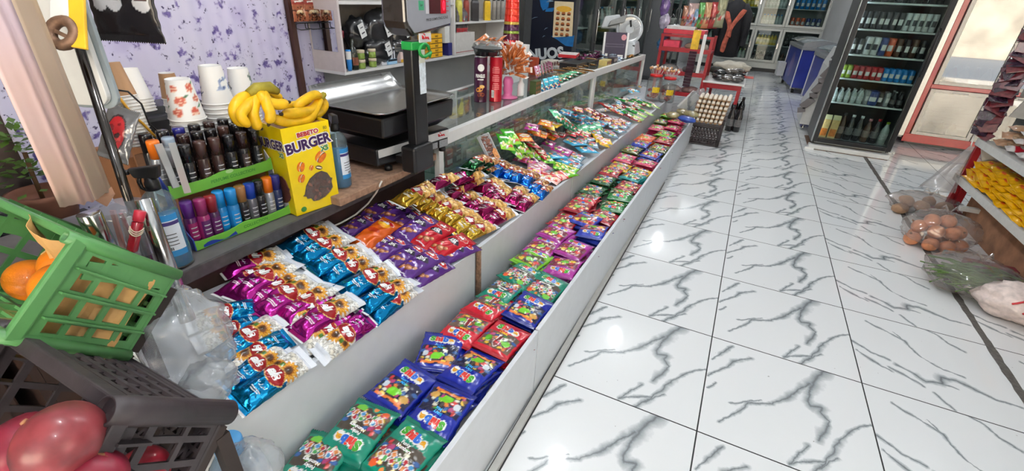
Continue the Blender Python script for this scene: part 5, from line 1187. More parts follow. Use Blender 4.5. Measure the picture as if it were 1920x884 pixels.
# yellow-and-black cables
tag(MB().tube([at(220, 178, x=-1.0), at(248, 215, x=-.99), at(268, 232, x=-.99), at(285, 250, x=-.99), at(302, 266, x=-.99)], .0035, 8).build('yellow_cable', mat('yellow_rubber', (206, 150, 40), .5)), 'yellow cable looping behind the tester tubes', 'cable')
tag(MB().tube([at(212, 168, x=-1.0), at(240, 172, x=-.985), at(265, 195, x=-.98), at(280, 232, x=-.98), at(312, 262, x=-.98)], .0025, 8).build('black_cable', BLACKP), 'thin black cable looping over the yellow one', 'cable')
# chrome stand posts and the red lighter tied on a string
for a, b, r, tt_, lb in (((166, 400), (200, 470), .020, .90, 'short chrome post with a flat top behind the green crate'), ((268, 374), (322, 520), .016, .96, 'chrome post beside the blue spray bottle at the counter end')):
    p, q = at(*a, t=tt_), at(*b, t=tt_ + .04); d = p - q
    t = E('chrome_post', lb, 'post', frame(q - d * .6, (1, 0, 0), d), 'chrome posts at the counter end'); L = d.length * 1.6
    MB().lathe([(0, 0), (r, 0), (r, L - .001), (r * .97, L), (0, L)], 22).build('post', CHROME, t)
p, q = at(263, 396, t=.93), at(247, 472, t=.94); d = p - q
t = E('red_lighter', 'red clear plastic lighter tied with string to the chrome post', 'lighter', frame(q, (1, .3, 0), d)); L = d.length
MB().lathe([(0, 0), (.009, 0), (.010, .004), (.010, L * .72), (.008, L * .74), (0, L * .74)], 14).build('body', mat('red_clear_plastic', (176, 24, 44), .2, trans=.3, coat=.5), t)
MB().lathe([(.009, L * .75), (.010, L * .77), (.010, L), (0, L)], 14).build('cap', mat('red_cap', (190, 40, 60), .3), t)
for k in range(3): MB().tube([(.0115 * math.cos(a), .0115 * math.sin(a), L * (.46 + .05 * k) + .004 * math.sin(2 * a)) for a in [j * PI / 8 for j in range(16)]], .0012, 6, 0, True).build('string', mat('string', (214, 196, 176), .8), t)
# glass jar with scissors behind
p = at(235, 420, t=1.04)
t = E('glass_jar', 'clear glass jar of odds and ends behind the chrome rod', 'jar', MT((p.x, p.y, p.z - .07)))
MB().lathe([(0, 0), (.050, 0), (.055, .006), (.055, .10), (.050, .115)], 24).build('jar_glass', FILM, t); 
for k, c in enumerate(((196, 120, 100), (180, 150, 140), (150, 60, 60), (90, 90, 96), (200, 196, 190))): MB().bar((-.03 + .014 * k, -.01 + .008 * (k % 3), .004), (-.035 + .016 * k, .012 * (k % 2), .095), .010, .006).build('pen', mat('pen%d' % k, c, .4), t)
# support under the jar and cables: the counter's end cupboard
t = E('end_cupboard', 'dark low cupboard at the end of the shop counter behind the crates', 'cupboard', MT((-1.15, -1.32, 0)))
MB().box(-.25, .30, -.16, .14, 0, .70).build('cupboard_body', wood_m, t, bevel=.004); MB().box(-.26, .32, -.17, .15, .70, .725).build('cupboard_top', strip2_m, t, bevel=.003); MB().box(.3005, .304, -.14, .12, .04, .66).build('door', wood_m, t)
# ---------------------------------------------------------------- printed curtain on the wall
cur = bpy.data.materials.new('flower_print'); cur.use_nodes = True; N = cur.node_tree.nodes; L = cur.node_tree.links; p_ = N['Principled BSDF']
tc = N.new('ShaderNodeTexCoord')
def ramp(inp, stops):
    r = N.new('ShaderNodeValToRGB'); e = r.color_ramp.elements
    while len(e) < len(stops): e.new(.5)
    for q, (pos, c) in zip(e, stops): q.position = pos; q.color = (*lin(c), 1) if not isinstance(c, float) else (c, c, c, 1)
    L.new(inp, r.inputs[0]); return r.outputs[0]
def tex(kind, sc_, **k):
    n = N.new(kind); n.inputs['Scale'].default_value = sc_
    for a, b in k.items():
        if a in n.inputs: n.inputs[a].default_value = b
    return n
def mixc(f, a, b):
    m = N.new('ShaderNodeMix'); m.data_type = 'RGBA'; L.new(f, m.inputs[0]); L.new(a, m.inputs[6]); L.new(b, m.inputs[7]); return m.outputs[2]
def mul(a, b):
    m = N.new('ShaderNodeMath'); m.operation = 'MULTIPLY'; L.new(a, m.inputs[0]); L.new(b, m.inputs[1]); return m.outputs[0]
n1 = tex('ShaderNodeTexNoise', 3.2, Detail=3.); n2 = tex('ShaderNodeTexNoise', 30., Detail=4.); v1 = tex('ShaderNodeTexVoronoi', 14., Randomness=1.); v2 = tex('ShaderNodeTexVoronoi', 22., Randomness=1.); n3 = tex('ShaderNodeTexNoise', 60., Detail=2.)
for q in (n1, n2, n3): L.new(tc.outputs['Object'], q.inputs['Vector'])
_w = N.new('ShaderNodeMixRGB'); _w.blend_type = 'ADD'; _w.inputs[0].default_value = .09; L.new(tc.outputs['Object'], _w.inputs[1]); L.new(n2.outputs['Color'], _w.inputs[2])
for q in (v1, v2): L.new(_w.outputs[0], q.inputs['Vector'])
base = ramp(n1.outputs['Fac'], [(.35, (206, 202, 222)), (.6, (204, 198, 226)), (.75, (178, 168, 208))])
petal = ramp(n2.outputs['Fac'], [(.40, (140, 124, 184)), (.6, (84, 70, 130))])
fl_m = mul(ramp(v1.outputs['Distance'], [(.20, 1.), (.36, 0.)]), ramp(n2.outputs['Fac'], [(.41, 0.), (.47, 1.)]))
ink_m = mul(ramp(v2.outputs['Distance'], [(.16, 1.), (.26, 0.)]), ramp(n3.outputs['Fac'], [(.47, 0.), (.52, 1.)]))
blush = ramp(v1.outputs['Distance'], [(.0, .55), (.5, 0.)])
lav = N.new('ShaderNodeRGB'); lav.outputs[0].default_value = (*lin((160, 146, 200)), 1); ink = N.new('ShaderNodeRGB'); ink.outputs[0].default_value = (*lin((70, 62, 96)), 1)
c1 = mixc(mul(blush, ramp(n1.outputs['Fac'], [(.45, 0.), (.6, 1.)])), base, lav.outputs[0]); c2 = mixc(fl_m, c1, petal); c3 = mixc(ink_m, c2, ink.outputs[0])
L.new(c3, p_.inputs['Base Color']); p_.inputs['Roughness'].default_value = .6
def curtain(y0, y1, z0, z1, label):
    n = int((y1 - y0) / .012)
    def f(u, v):
        y = y0 + (y1 - y0) * u; return (-2.17 + .003 * math.sin(y * 30 + math.sin(v * 4)) * (1 - .4 * v) + .0015 * math.sin(y * 90), y, z0 + (z1 - z0) * v)
    o = sheet(f, n, 14, .001).build('printed_curtain', cur); s = o.modifiers.new('th', 'SOLIDIFY'); s.thickness = .0015
    for q in o.data.polygons: q.use_smooth = True
    return tag(o, label, 'curtain', 'flower-printed curtains')
curtain(-.62, .805, .30, 2.4, 'wide lavender flower-printed curtain behind the paper cups')
curtain(.845, 1.035, .30, 2.4, 'narrow lavender flower-printed curtain between the brown post and the white shelves')
S('trim_post', MB().box(-2.20, -2.14, .808, .842, 0, 2.6), mat('brown_post', (70, 44, 38), .5), 'dark brown wooden post between the two curtains', 'post')
# dark end of the shop beyond the curtain
leafm = mat('plant_leaf', (74, 104, 34), .5, mott=.4, scale=20)
t = E('potted_plant', 'leafy green potted plant in the dark corner beyond the folded card', 'plant', MT((-2.0, -.66, .42)))
rs = random.Random(5); g = MB()
for k in range(130):
    a = rs.uniform(0, 6.28); r = rs.uniform(.0, .17); z = rs.uniform(.22, .46); c = Vector((r * math.cos(a), r * math.sin(a), z)); d = Vector((math.cos(a) + rs.uniform(-.6, .6), math.sin(a) + rs.uniform(-.6, .6), rs.uniform(-.3, .6))).normalized(); w = d.cross(Vector((0, 0, 1))).normalized() * .014; l = rs.uniform(.035, .06)
    g.add([c, c + d * l * .5 + w, c + d * l, c + d * l * .5 - w], [(0, 1, 2, 3)])
g.build('foliage', leafm, t); MB().lathe([(0, 0), (.08, 0), (.105, .16), (.11, .18), (.098, .18), (.09, .15), (0, .15)], 22).build('pot', mat('terracotta', (130, 84, 64), .7), t); MB().tube([(0, 0, .14), (.01, 0, .25), (0, .01, .34)], .008, 8).build('stem', mat('dry_stem', (96, 70, 44), .8), t)
t = E('wall_cupboard', 'low dark cupboard under the plant beyond the curtain', 'cupboard', MT((-1.98, -.95, 0))); MB().box(-.22, .22, -.75, .45, 0, .40).build('cupboard_body', wood_m, t, bevel=.004); MB().box(-.23, .23, -.76, .46, .40, .418).build('cupboard_top', strip2_m, t, bevel=.003)
crumpled('black_bag', (-1.86, -.98, .56), (.13, .16, .16), 'black plastic bag on the dark cupboard behind the folded card', mat('black_film', (24, 24, 26), .22, coat=.3), 4)
# ---------------------------------------------------------------- white wall shelves behind the counter
XS, XW = -1.90, -2.17
shm = mat('white_shelf_board', (208, 207, 206), .42, mott=.04, scale=6)
t = E('wall_shelf', 'white wall shelf unit of bagged socks, jars and small boxes behind the scale', 'wall shelf', TR(XW, 1.0, .87)); 
def sb(nm, x0, x1, y0, y1, z0, z1, m=shm): MB().box(x0 - XW, x1 - XW, y0 - 1.0, y1 - 1.0, z0 - .87, z1 - .87).build(nm, m, t, bevel=.002)
sb('bottom_board', XW, XS, .96, 3.3, .87, .888); sb('shelf_board', XW, XS, .978, 2.27, 1.285, 1.303); sb('shelf_board', XW, XS, 2.29, 3.3, 1.135, 1.15); sb('end_panel', XW, XS, .96, .978, .888, 1.9, mat('cream_panel', (196, 186, 184), .45, mott=.04)); sb('divider', XW, XS, 2.27, 2.29, .888, 1.9); sb('back_board', XW - .004, XW + .004, .98, 3.3, .888, 1.9, mat('shelf_back', (156, 150, 142), .6)); sb('top_board', XW, XS, .96, 3.3, 1.9, 1.92); sb('end_panel', XW, XS, 3.3, 3.318, .87, 1.92)
MB().box(.02, .235, -.0425, -.0405, .14, .38).build('mirror_panel', mat('mirror', (200, 204, 206), .04, metal=1., mott=0), t)
# coffee sachets hanging on a wire rack in front of the panel
def cofp(P):
    P.C[:] = arr((168, 96, 66), .1); P.rect(-1, 1, .03, 1, (150, 56, 44)); P.ell(0, -.02, .030, .018, (206, 160, 110)); P.ell(0, -.008, .024, .008, (238, 214, 170)); P.ell(0, -.03, .022, .014, (110, 56, 34)); P.blobs(-.05, .05, -.06, .02, 30, .003, .005, [(90, 50, 34), (226, 180, 130), (70, 40, 28)]); P.line([(-.03, .045), (.035, .05)], .004, (236, 226, 216))
cof = pack_mesh(.105, .13, .008, cofp, .008, 30, 40, 7).build('coffee_sachet', FOIL); COL.objects.unlink(cof)
t = E('wire_rack', 'black wire rack holding coffee sachets in front of the narrow curtain', 'rack', TR(-2.115, .90, 1.14))
for k, y in enumerate((-.045, .045)):
    MB().tube([(.0, y - .035, .03), (.0, y - .035, .0), (.035, y - .033, -.004), (.035, y + .033, -.004), (0, y + .035, .0), (0, y + .035, .03)], .0028, 8).build('wire_loop', BLACKP, t)
MB().tube([(0, -.085, .03), (0, .085, .03)], .0028, 8).build('wire_bar', BLACKP, t)
for k, y in enumerate((.855, .945)):
    inst(cof, TR(-2.108 + .004 * k, y, 1.245, PI / 2, 0, PI / 2), 'brown coffee sachet on the wire rack, ' + ('nearer the brown post' if k == 0 else 'nearer the white shelves'), 'coffee sachet', 'coffee sachets on the wire rack')
# goods on the lower shelf
def shelf_box(x, y, z, sx, sy, sz, col, label, rz=0, txt=None, tcol=(20, 20, 20), band=None, name='small_box', cat='box', group='boxes on the wall shelf', ts=None):
    t = E(name, label, cat, TR(x, y, z + .001, 0, 0, rz), group)
    MB().box(-sx / 2, sx / 2, -sy / 2, sy / 2, 0, sz).build('box_body', mat('box_%d_%d_%d' % col, col, .45, mott=.06), t, bevel=.0015)
    if band: MB().box(sx / 2, sx / 2 + .0006, -sy / 2, sy / 2, sz * band[1], sz * band[2]).build('printed_band', mat('box_%d_%d_%d' % band[0], band[0], .45, mott=.06), t)
    if txt: MB().text(txt, ts or min(sz * .5, sy * .3), 0, Matrix(((0, 0, 1, sx / 2 + .0012), (1, 0, 0, 0), (0, 1, 0, sz * .5), (0, 0, 0, 1))), bold=.03).build('lettering', mat('ink_%d_%d_%d' % tcol, tcol, .5), t)
    return t
SZ = .889
def ys(px): return at(px, 120, x=XS - .03).y
for j in range(4):
    k, l = j % 2, j // 2
    y = ys(681 + 21 * k); t = E('cream_jar', f'small green labelled jar, {"upper" if l else "lower"} one {"next to the dark bottle" if k == 0 else "next to the razor box"}', 'jar', TR(XS - .045, y, SZ + .062 * l + .001), 'green labelled jars')
    MB().lathe([(0, 0), (.026, 0), (.027, .003), (.027, .034), (.025, .038), (0, .038)], 18).build('jar_body', mat('jar_green', (126, 150, 66), .3, coat=.4, mott=.25, scale=90), t); MB().lathe([(.028, .038), (.028, .054), (.026, .057), (0, .057)], 18).build('lid', mat('jar_lid', (210, 196, 170), .4), t)
shelf_box(XS - .06, ys(727) + .02, SZ, .05, .15, .115, (206, 208, 214), 'white razor box with a black razor drawn on it', txt='BO2', tcol=(40, 44, 70), ts=.028)
MB().box(XS - .034, XS - .0335, ys(735), ys(735) + .05, SZ + .092, SZ + .104).box(XS - .034, XS - .0335, ys(735) + .02, ys(735) + .03, SZ + .03, SZ + .092).build('printed_razor', mat('ink_20_20_24', (20, 20, 24), .5), bpy.data.objects['small_box'], None).matrix_parent_inverse = bpy.data.objects['small_box'].matrix_world.inverted()
shelf_box(XS - .05, ys(735), SZ, .06, .10, .035, (150, 190, 220), 'flat blue box lying in front of the razor box', band=((30, 40, 50), .6, 1.))
shelf_box(XS - .06, ys(757), SZ, .06, .06, .075, (212, 190, 184), 'pale box with red pattern beside the razor box', band=((196, 150, 40), 0, .3))
shelf_box(XS - .05, ys(773), SZ, .05, .09, .120, (226, 196, 200), 'tall white and pink box of hair remover beside the scale pole', band=((206, 90, 140), 0, .45))
for k in range(5): shelf_box(XS - .05, ys(818), SZ + .0365 * k, .06, .165, .034, (228, 172, 30), f'yellow and black insecticide box, {ORD[k]} from the bottom of its stack', txt='RAZ', tcol=(30, 26, 20), group='yellow boxes in a stack', band=((40, 34, 30), 0, .10), ts=.022)
for k in range(4): shelf_box(XS - .05, ys(798), SZ + .046 * k, .06, .050, .043, (206, 150, 30), f'small yellow box end, {ORD[k]} from the bottom beside the scale pole', group='small yellow boxes', txt='AZ', tcol=(40, 30, 20), ts=.018)
shelf_box(XS - .05, ys(843), SZ, .06, .06, .10, (38, 40, 104), 'navy blue box standing at the divider'); shelf_box(XS - .05, ys(838), SZ + .103, .06, .07, .13, (206, 208, 206), 'white box on the navy one at the divider'); shelf_box(XS - .05, ys(834), SZ + .24, .06, .16, .055, (36, 38, 100), 'navy blue box lying across the top of the yellow stack'); shelf_box(XS - .06, ys(822) , SZ + .30, .06, .09, .06, (196, 190, 186), 'white box at the top under the upper shelf board'); shelf_box(XS - .05, ys(802), SZ + .19, .05, .10, .10, (200, 186, 120), 'cream and yellow box on top of the small yellow boxes'); shelf_box(XS - .06, ys(840) + .02, SZ + .30, .06, .09, .085, (206, 206, 206), 'plain white box at the top beside the divider')
# dark bottle and tubes at the shelf's near end
p = ys(666); t = E('dark_bottle', 'dark glass bottle with a tall neck beside the green jars', 'bottle', TR(XS - .04, p, SZ + .001))
MB().lathe([(0, 0), (.030, 0), (.031, .006), (.031, .10), (.020, .135), (.012, .15), (.012, .20)], 20).build('bottle', mat('dark_glass', (30, 34, 26), .12, coat=.6), t); MB().lathe([(.014, .195), (.014, .225), (0, .225)], 16).build('cap', BLACKP, t); MB().lathe([(.0315, .03), (.0315, .08)], 10, 0, None, False, -1, 1).build('label', mat('brown_label', (120, 70, 50), .5, mott=.4, scale=90), t)
t = E('blue_tube', 'blue and white tube standing in the corner of the wall shelf', 'tube', TR(XS - .03, ys(655), SZ + .001)); MB().lathe([(0, 0), (.014, 0), (.016, .02), (.018, .11), (.017, .13), (0, .13)], 16).build('tube_body', mat('blue_tube', (40, 120, 190), .35), t); MB().lathe([(.0175, .07), (.0185, .12)], 16, 0, None, False).build('white_band', WHITE2, t)
t = E('red_cap_bottle', 'dark red capped bottle standing behind the dark one', 'bottle', TR(XS - .12, ys(664), SZ + .001)); MB().lathe([(0, 0), (.026, 0), (.028, .12), (.016, .16), (.014, .19)], 18).build('bottle', mat('brown_bottle', (60, 40, 36), .2, coat=.5), t); MB().lathe([(.020, .19), (.022, .235), (0, .24)], 16).build('cap', mat('dark_red_cap', (120, 34, 44), .35), t)
# black socks in clear bags with white tags
bsock = mat('black_cloth_in_film', (30, 31, 34), .28, coat=.7, mott=.3, scale=16, bump=.5)
for k, (px_, py_, sx, sz, dx, lb) in enumerate(((672, 62, .10, .10, 0, 'under the upper board nearest the end panel'), (712, 60, .14, .15, .01, 'hanging highest with a tilted white tag'), (705, 95, .15, .09, .04, 'lying in front above the jars'), (752, 62, .12, .16, .0, 'beside the scale display'), (745, 92, .09, .08, .02, 'above the pale patterned box'))):
    c = at(px_, py_, x=XS - .10); t = E('bagged_socks', 'black socks in a clear bag ' + lb, 'socks', MT((XS - .12 + dx, c.y, c.z)), 'bagged black socks')
    MB().ell((0, 0, 0), (.07, sx, sz), 26, 18, 0, None, lambda v, k=k: 1 + .22 * noise.noise(v * 2 + Vector((k * 3, 0, 0))) + .10 * noise.noise(v * 6)).build('bag', bsock, t)
    if k != 4:
        M = TR(.075 + dx * .3, sx * (.1 if k else -.2), .02, PI / 2, 0, PI / 2) @ TR(0, 0, 0, 0, 0, .35)
        MB().box(-.028, .028, -.045, .045, 0, .0015, 0, M).build('paper_tag', mat('white_tag', (206, 208, 208), .5), t); MB().box(-.014, .018, -.02, -.012, .0016, .002, 0, M).box(-.012, .016, .016, .022, .0016, .002, 0, M).build('tag_print', mat('tag_ink', (60, 60, 66), .5), t)
# second column
def bagp(P):
    P.C[:] = arr((86, 82, 84), .1); P.rect(-1, 1, -1, -.055, (150, 26, 36)); P.rect(-1, 1, -.06, -.05, (190, 60, 60)); P.blobs(-.07, .07, -.04, .05, 9, .008, .016, [(140, 40, 44), (60, 50, 52), (110, 100, 104)]); P.rect(.075, 1, -1, 1, (176, 40, 44))
c = at(868, 36, x=XS - .05); inst(pack_mesh(.20, .22, .03, bagp, .012, 30, 40, 9).build('food_bag', FILMP), TR(XS - .06, c.y, c.z - .02, PI / 2, 0, PI / 2), 'grey and red food bag standing on the white box beside the shelf divider', 'food bag', None); COL.objects.unlink(bpy.data.objects['food_bag'])
shelf_box(XS - .105, 2.46, SZ, .20, .32, .175, (198, 196, 192), 'wide white box with a red line and an ink drawing beside the divider', band=((150, 40, 44), .08, .11))
for k, (px_, col, s_) in enumerate(((862, (206, 200, 90), .07), (876, (150, 70, 60), .06), (892, (40, 38, 42), .10), (915, (214, 176, 30), .09), (928, (150, 146, 140), .05), (936, (150, 146, 140), .05), (944, (146, 142, 138), .05))):
    y = at(px_, 5, x=XS - .05).y
    t = E('spray_can', ['pale yellow can', 'reddish jar', 'black carton', 'yellow carton', 'grey aerosol can', 'grey aerosol can', 'grey aerosol can'][k] + ' on the upper board of the second shelf column, ' + ORD[k] + ' from the divider', 'can', TR(XS - .06, y, 1.151), 'goods on the upper board')
    MB().lathe([(0, 0), (s_ * .45, 0), (s_ * .45, .15), (s_ * .36, .17), (0, .17)], 18 if k not in (2, 3) else 4, 0, None, True, 0, 2 * PI, k not in (2, 3)).build('can_body', mat('can%d' % k, col, .4, mott=.15, scale=40), t); MB().lathe([(s_ * .3, .17), (s_ * .3, .20), (0, .20)], 14).build('cap', DARKG, t)
# small banana bunch in a clear bag and a black holder behind the glass counter's end
t = E('banana_bunch', 'small yellow banana bunch in a clear bag behind the scale', 'bananas', MT(at(860, 205, x=-1.18)))
for k in range(4): banana([at(843, 215 + k * 2, x=-1.2 + .02 * k), at(853, 204 + 5 * k, x=-1.19 + .02 * k), at(866, 196 + 6 * k, x=-1.18 + .02 * k), at(879, 188 + 6 * k, x=-1.17 + .02 * k)], .014, t)
MB().ell((0, .0, -.01), (.09, .10, .06), 24, 14, 0, None, lambda v: 1 + .2 * noise.noise(v * 3)).build('clear_bag', FILM, t)
t = E('back_cabinet', 'low white cabinet behind the glass counter carrying a black holder and bananas', 'cabinet', MT((-1.42, 1.0, 0))); zc = at(860, 218, x=-1.2).z - .02
MB().box(-.40, .13, -.62, .5, 0, zc).build('cabinet_body', WHITE, t, bevel=.003); MB().box(.131, .146, -.55, .22, .05, zc - .05).build('door', WHITE2, t, bevel=.002)
t = E('black_holder', 'black plastic pen holder lying behind the glass counter', 'holder', MT((-1.38, .92, zc + .001))); MB().box(-.10, .06, -.10, .14, 0, .05).box(-.06, .03, -.06, .10, .05, .085).build('holder_body', BLACKP, t, bevel=.01)
# ---------------------------------------------------------------- drinks fridges along the wall
frame_m = mat('fridge_frame', (62, 64, 66), .4, mott=.08); fgrey = mat('fridge_grey', (88, 90, 92), .45, mott=.06); fwhite = mat('fridge_white', (196, 198, 196), .4, mott=.04); inside_m = mat('fridge_inside', (150, 156, 156), .5); wire_m = mat('shelf_wire', (206, 210, 208), .4)
fglass = glass_mat('fridge_glass', (224, 232, 230), .0, .015, 1., 1.28)
CANC = {'green': (126, 150, 30), 'red': (170, 24, 30), 'blue': (20, 120, 190), 'white': (196, 198, 196), 'black': (34, 32, 34), 'steel': (140, 142, 142), 'orange': (206, 84, 40), 'navy': (40, 60, 120), 'brown': (80, 50, 36), 'yellow': (214, 180, 60), 'clear': (170, 180, 176), 'pink': (190, 120, 130)}
def can_bm(col, h=.115, r=.030):
    k = ('can', col, h, r)
    if k not in BAGS:
        m = MB().lathe([(0, .002), (r * .82, 0), (r, .010), (r, h - .014), (r * .84, h - .002), (r * .80, h), (r * .78, h - .003), (0, h - .003)], 16)
        m.lathe([(r * 1.006, h * .3), (r * 1.006, h * .62)], 8, 1, None, False, -PI / 2 - .7, -PI / 2 + .7)
        o = m.build('drink_can', [mat('can_' + col, CANC[col], .3, metal=.08, coat=.4, mott=.15, scale=50), mat('can_mark_' + ('dark' if col in ('white', 'clear', 'yellow') else 'pale'), (60, 60, 66) if col in ('white', 'clear', 'yellow') else (206, 204, 200), .4)]); COL.objects.unlink(o); BAGS[k] = o
    return BAGS[k]
def bottle_bm(col, cap, h=.22, r=.032):
    k = ('bot', col, cap, h, r)
    if k not in BAGS:
        m = MB().lathe([(0, 0), (r * .9, 0), (r, .006), (r, h * .58), (r * .92, h * .66), (r * .42, h * .84), (r * .36, h * .92)], 16, 0, None, False).lathe([(r * .45, h * .91), (r * .45, h), (0, h)], 12, 1).lathe([(r * 1.01, h * .22), (r * 1.01, h * .5)], 16, 2, None, False)
        o = m.build('drink_bottle', [mat('bottle_' + col, CANC[col], .15, coat=.5, mott=.1), mat('cap_' + cap, CANC[cap], .4), mat('blabel_' + col, tuple(min(255, int(v * .6 + 80)) for v in CANC[col]), .5, mott=.3, scale=60)]); COL.objects.unlink(o); BAGS[k] = o
    return BAGS[k]
# tall fridge showing its printed side, doors facing the aisle
def side_fridge(y0, y1, xf_, depth, label, art=None, h=2.05):
    t = E('drinks_fridge', label, 'fridge', TR(xf_, y0, 0))
    L = y1 - y0; b = lambda nm, a, m, bev=.003: MB().box(*a).build(nm, m, t, bevel=bev)
    b('side_panel', (-depth, -.03, 0, .03, .08, h), art or fgrey); b('side_panel', (-depth, -.03, L - .03, L, .08, h), fgrey); b('back_panel', (-depth, -depth + .03, .031, L - .031, .08, h), inside_m); b('top_panel', (-depth, -.03, 0, L, h + .001, h + .06), fgrey); b('base', (-depth, -.04, 0, L, .0, .079), frame_m)
    for k in range(4): b('shelf', (-depth + .04, -.08, .035, L - .035, .34 + .36 * k, .352 + .36 * k), wire_m, 0)
    n = max(1, round(L / .9)); w = L / n
    for i in range(n):
        d = MB(); y = i * w
        for q in (((-.028, .012), (y + .002, y + .032)), ((-.028, .012), (y + w - .032, y + w - .002))): d.box(*q[0], *q[1], .09, h)
        d.box(-.028, .012, y + .05, y + w - .05, .09, .15); d.box(-.028, .012, y + .05, y + w - .05, h - .06, h)
        o = d.build('door', frame_m, t, bevel=.003); MB().box(-.014, -.008, y + .051, y + w - .051, .151, h - .061).build('glass', fglass, o); MB().tube([(.014, y + w - .03, .9), (.035, y + w - .03, .93), (.035, y + w - .03, 1.25), (.014, y + w - .03, 1.28)], .007, 8).build('handle', CHROME, o)
    return t
XF = -1.335
navyart = mat('navy_fridge_art', (18, 22, 38), .3, coat=.3, mott=.2, scale=3)
t = side_fridge(3.80, 4.50, XF, .62, 'tall fridge with a navy blue printed side and a sheet of burger stickers', navyart)
MB().box(-.62, -.53, -.003, -.0005, .085, 2.04).build('grey_edge', mat('fridge_grey_dark', (70, 72, 74), .45), t)
def onside(px_, py_): p = at(px_, py_, y=3.797); return (p.x - XF, p.z)
bl = mat('blue_art', (24, 104, 168), .35, coat=.3, mott=.35, scale=10); lw = mat('white_art', (206, 212, 216), .4)
MS = Matrix(((1, 0, 0, 0), (0, 0, -1, -.001), (0, 1, 0, 0), (0, 0, 0, 1)))
wave = [onside(*q) for q in ((1033, 68), (1044, 74), (1052, 80), (1060, 86), (1074, 88), (1077, 66), (1060, 70), (1046, 66))]
MB().prism(wave, 0, .0008, 0, MS).build('printed_wave', bl, t)
for q in (((1012, 0), (1030, 0), (1028, 14), (1018, 20), (1014, 12)), ((1024, 16), (1040, 14), (1036, 22), (1022, 22))): MB().prism([onside(*a) for a in q], 0, .0008, 0, MS).build('printed_wave', bl, t)
for a, b, w_ in (((1020, 56), (1027, 52), .010), ((1017, 70), (1022, 67), .010), ((996, 36), (1008, 32), .008), ((1024, 4), (1038, 2), .03)): 
    pa, pb = onside(*a), onside(*b); MB().tube([MS @ Vector((*pa, .0004)), MS @ Vector(((pa[0] + pb[0]) / 2, (pa[1] + pb[1]) / 2 + .006, .0004)), MS @ Vector((*pb, .0004))], [.001, w_ * .4, .001], 6).build('printed_drop', mat('pale_art', (120, 146, 170), .4), t)
c = onside(1026, 102); MB().text('NUOS', .155, 0, MS @ TR(c[0] - .02, c[1], .001, 0, 0, .16), bold=.05, sx=1.0).build('lettering', lw, t)
q = [onside(*a) for a in ((1036, 70), (1073, 68), (1076, 4), (1040, 2))]
MB().prism(q, .001, .0022, 0, MS).build('sticker_sheet', mat('cream_sheet', (216, 200, 164), .3, coat=.6, mott=.05), t)
bm_ = MB(); (x0, z0), (x1, z1) = q[0], q[2]
bm_.disc(((x0 + x1) / 2, z0 + (z1 - z0) * .80, .0026), .09, .03, 20, 2, MS)
for r_ in range(5):
    for k in range(3):
        cx = x0 + (x1 - x0) * (.2 + .3 * k); cz = z0 + (z1 - z0) * (.09 + .145 * r_)
        bm_.disc((cx, cz + .006, .0026), .022, .016, 12, 0, MS); bm_.disc((cx, cz - .006, .003), .022, .008, 12, 1, MS)
bm_.build('printed_burgers', [mat('sticker_bun', (176, 104, 56), .4), mat('sticker_filling', (90, 50, 34), .4), mat('sticker_gold', (220, 170, 60), .4)], t)
side_fridge(4.53, 5.75, XF, .62, 'tall double fridge with dark frames behind the meat slicer')
side_fridge(5.78, 7.6, XF, .62, 'tall triple fridge farther along the wall behind the hanging bags')
side_fridge(8.3, 10.4, XF + .25, .6, 'pale tall fridge near the back corner beyond the bread rack')
rs = random.Random(12)
for fy0, fy1, lbl in ((4.60, 5.70, 'double fridge behind the slicer'), (5.85, 7.5, 'triple fridge farther along')):
    y = fy0; k = 0
    while y < fy1:
        for lv in (2, 3): 
            z = .353 + .36 * lv; kind = rs.choice([('white', 'blue'), ('clear', 'white'), ('steel', 'red'), ('brown', 'white'), ('pink', 'white')])
            inst(bottle_bm(*kind), TR(XF - .12, y, z, 0, 0, 0), f'{kind[0]} bottle, {nth(k)} on the {"upper" if lv == 3 else "lower"} shelf of the {lbl}', 'bottle', 'bottles in the wall fridges')
        y += rs.uniform(.10, .17); k += 1
# ---------------------------------------------------------------- sweets on the raised shelf
def candy_paint(base, c2, W, L, style=0):
    def f(P):
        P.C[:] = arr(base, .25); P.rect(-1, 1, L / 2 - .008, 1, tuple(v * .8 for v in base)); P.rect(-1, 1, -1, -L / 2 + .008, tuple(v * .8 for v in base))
        if style == 0:
            P.ell(0, L * .18, W * .36, L * .13, (238, 236, 230)); P.ell(0, L * .18, W * .33, L * .11, c2); P.blobs(-W * .36, W * .36, -L * .36, 0, 10, .005, .010, [c2, (236, 210, 120), (230, 90, 70), (240, 240, 236), (90, 160, 70)])
        elif style == 1:
            P.ell(0, 0, W * .38, L * .2, (240, 238, 234)); P.line([(-W * .25, 0), (W * .25, .004)], .006, c2); P.blobs(-W * .4, W * .4, -L * .40, -L * .22, 8, .004, .008, [c2, (240, 200, 80)])
        else:
            P.mask(P.Y < -.01 + .02 * np.sin(P.X * 50), c2, .2); P.line([(-W * .3, L * .22), (W * .3, L * .2)], .007, (242, 240, 236)); P.blobs(-W * .38, W * .38, -L * .4, -.01, 9, .005, .009, [(240, 220, 150), (220, 80, 60), (250, 250, 246)])
    return f
CANDY = {}
def candy(key, base, c2, W=.092, L=.125, style=0, T=.012, txt=None):
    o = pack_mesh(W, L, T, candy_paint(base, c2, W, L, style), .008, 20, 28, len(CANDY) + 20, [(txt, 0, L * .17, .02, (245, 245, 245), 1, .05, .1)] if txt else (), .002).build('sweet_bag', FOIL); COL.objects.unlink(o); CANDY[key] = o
candy('green', (60, 160, 36), (150, 210, 60), style=2); candy('orange', (236, 110, 20), (250, 190, 60), style=1); candy('violet', (168, 40, 130), (236, 170, 200), style=0); candy('dark purple', (80, 24, 70), (180, 60, 120), style=2); candy('yellow', (236, 186, 24), (220, 80, 40), style=1)
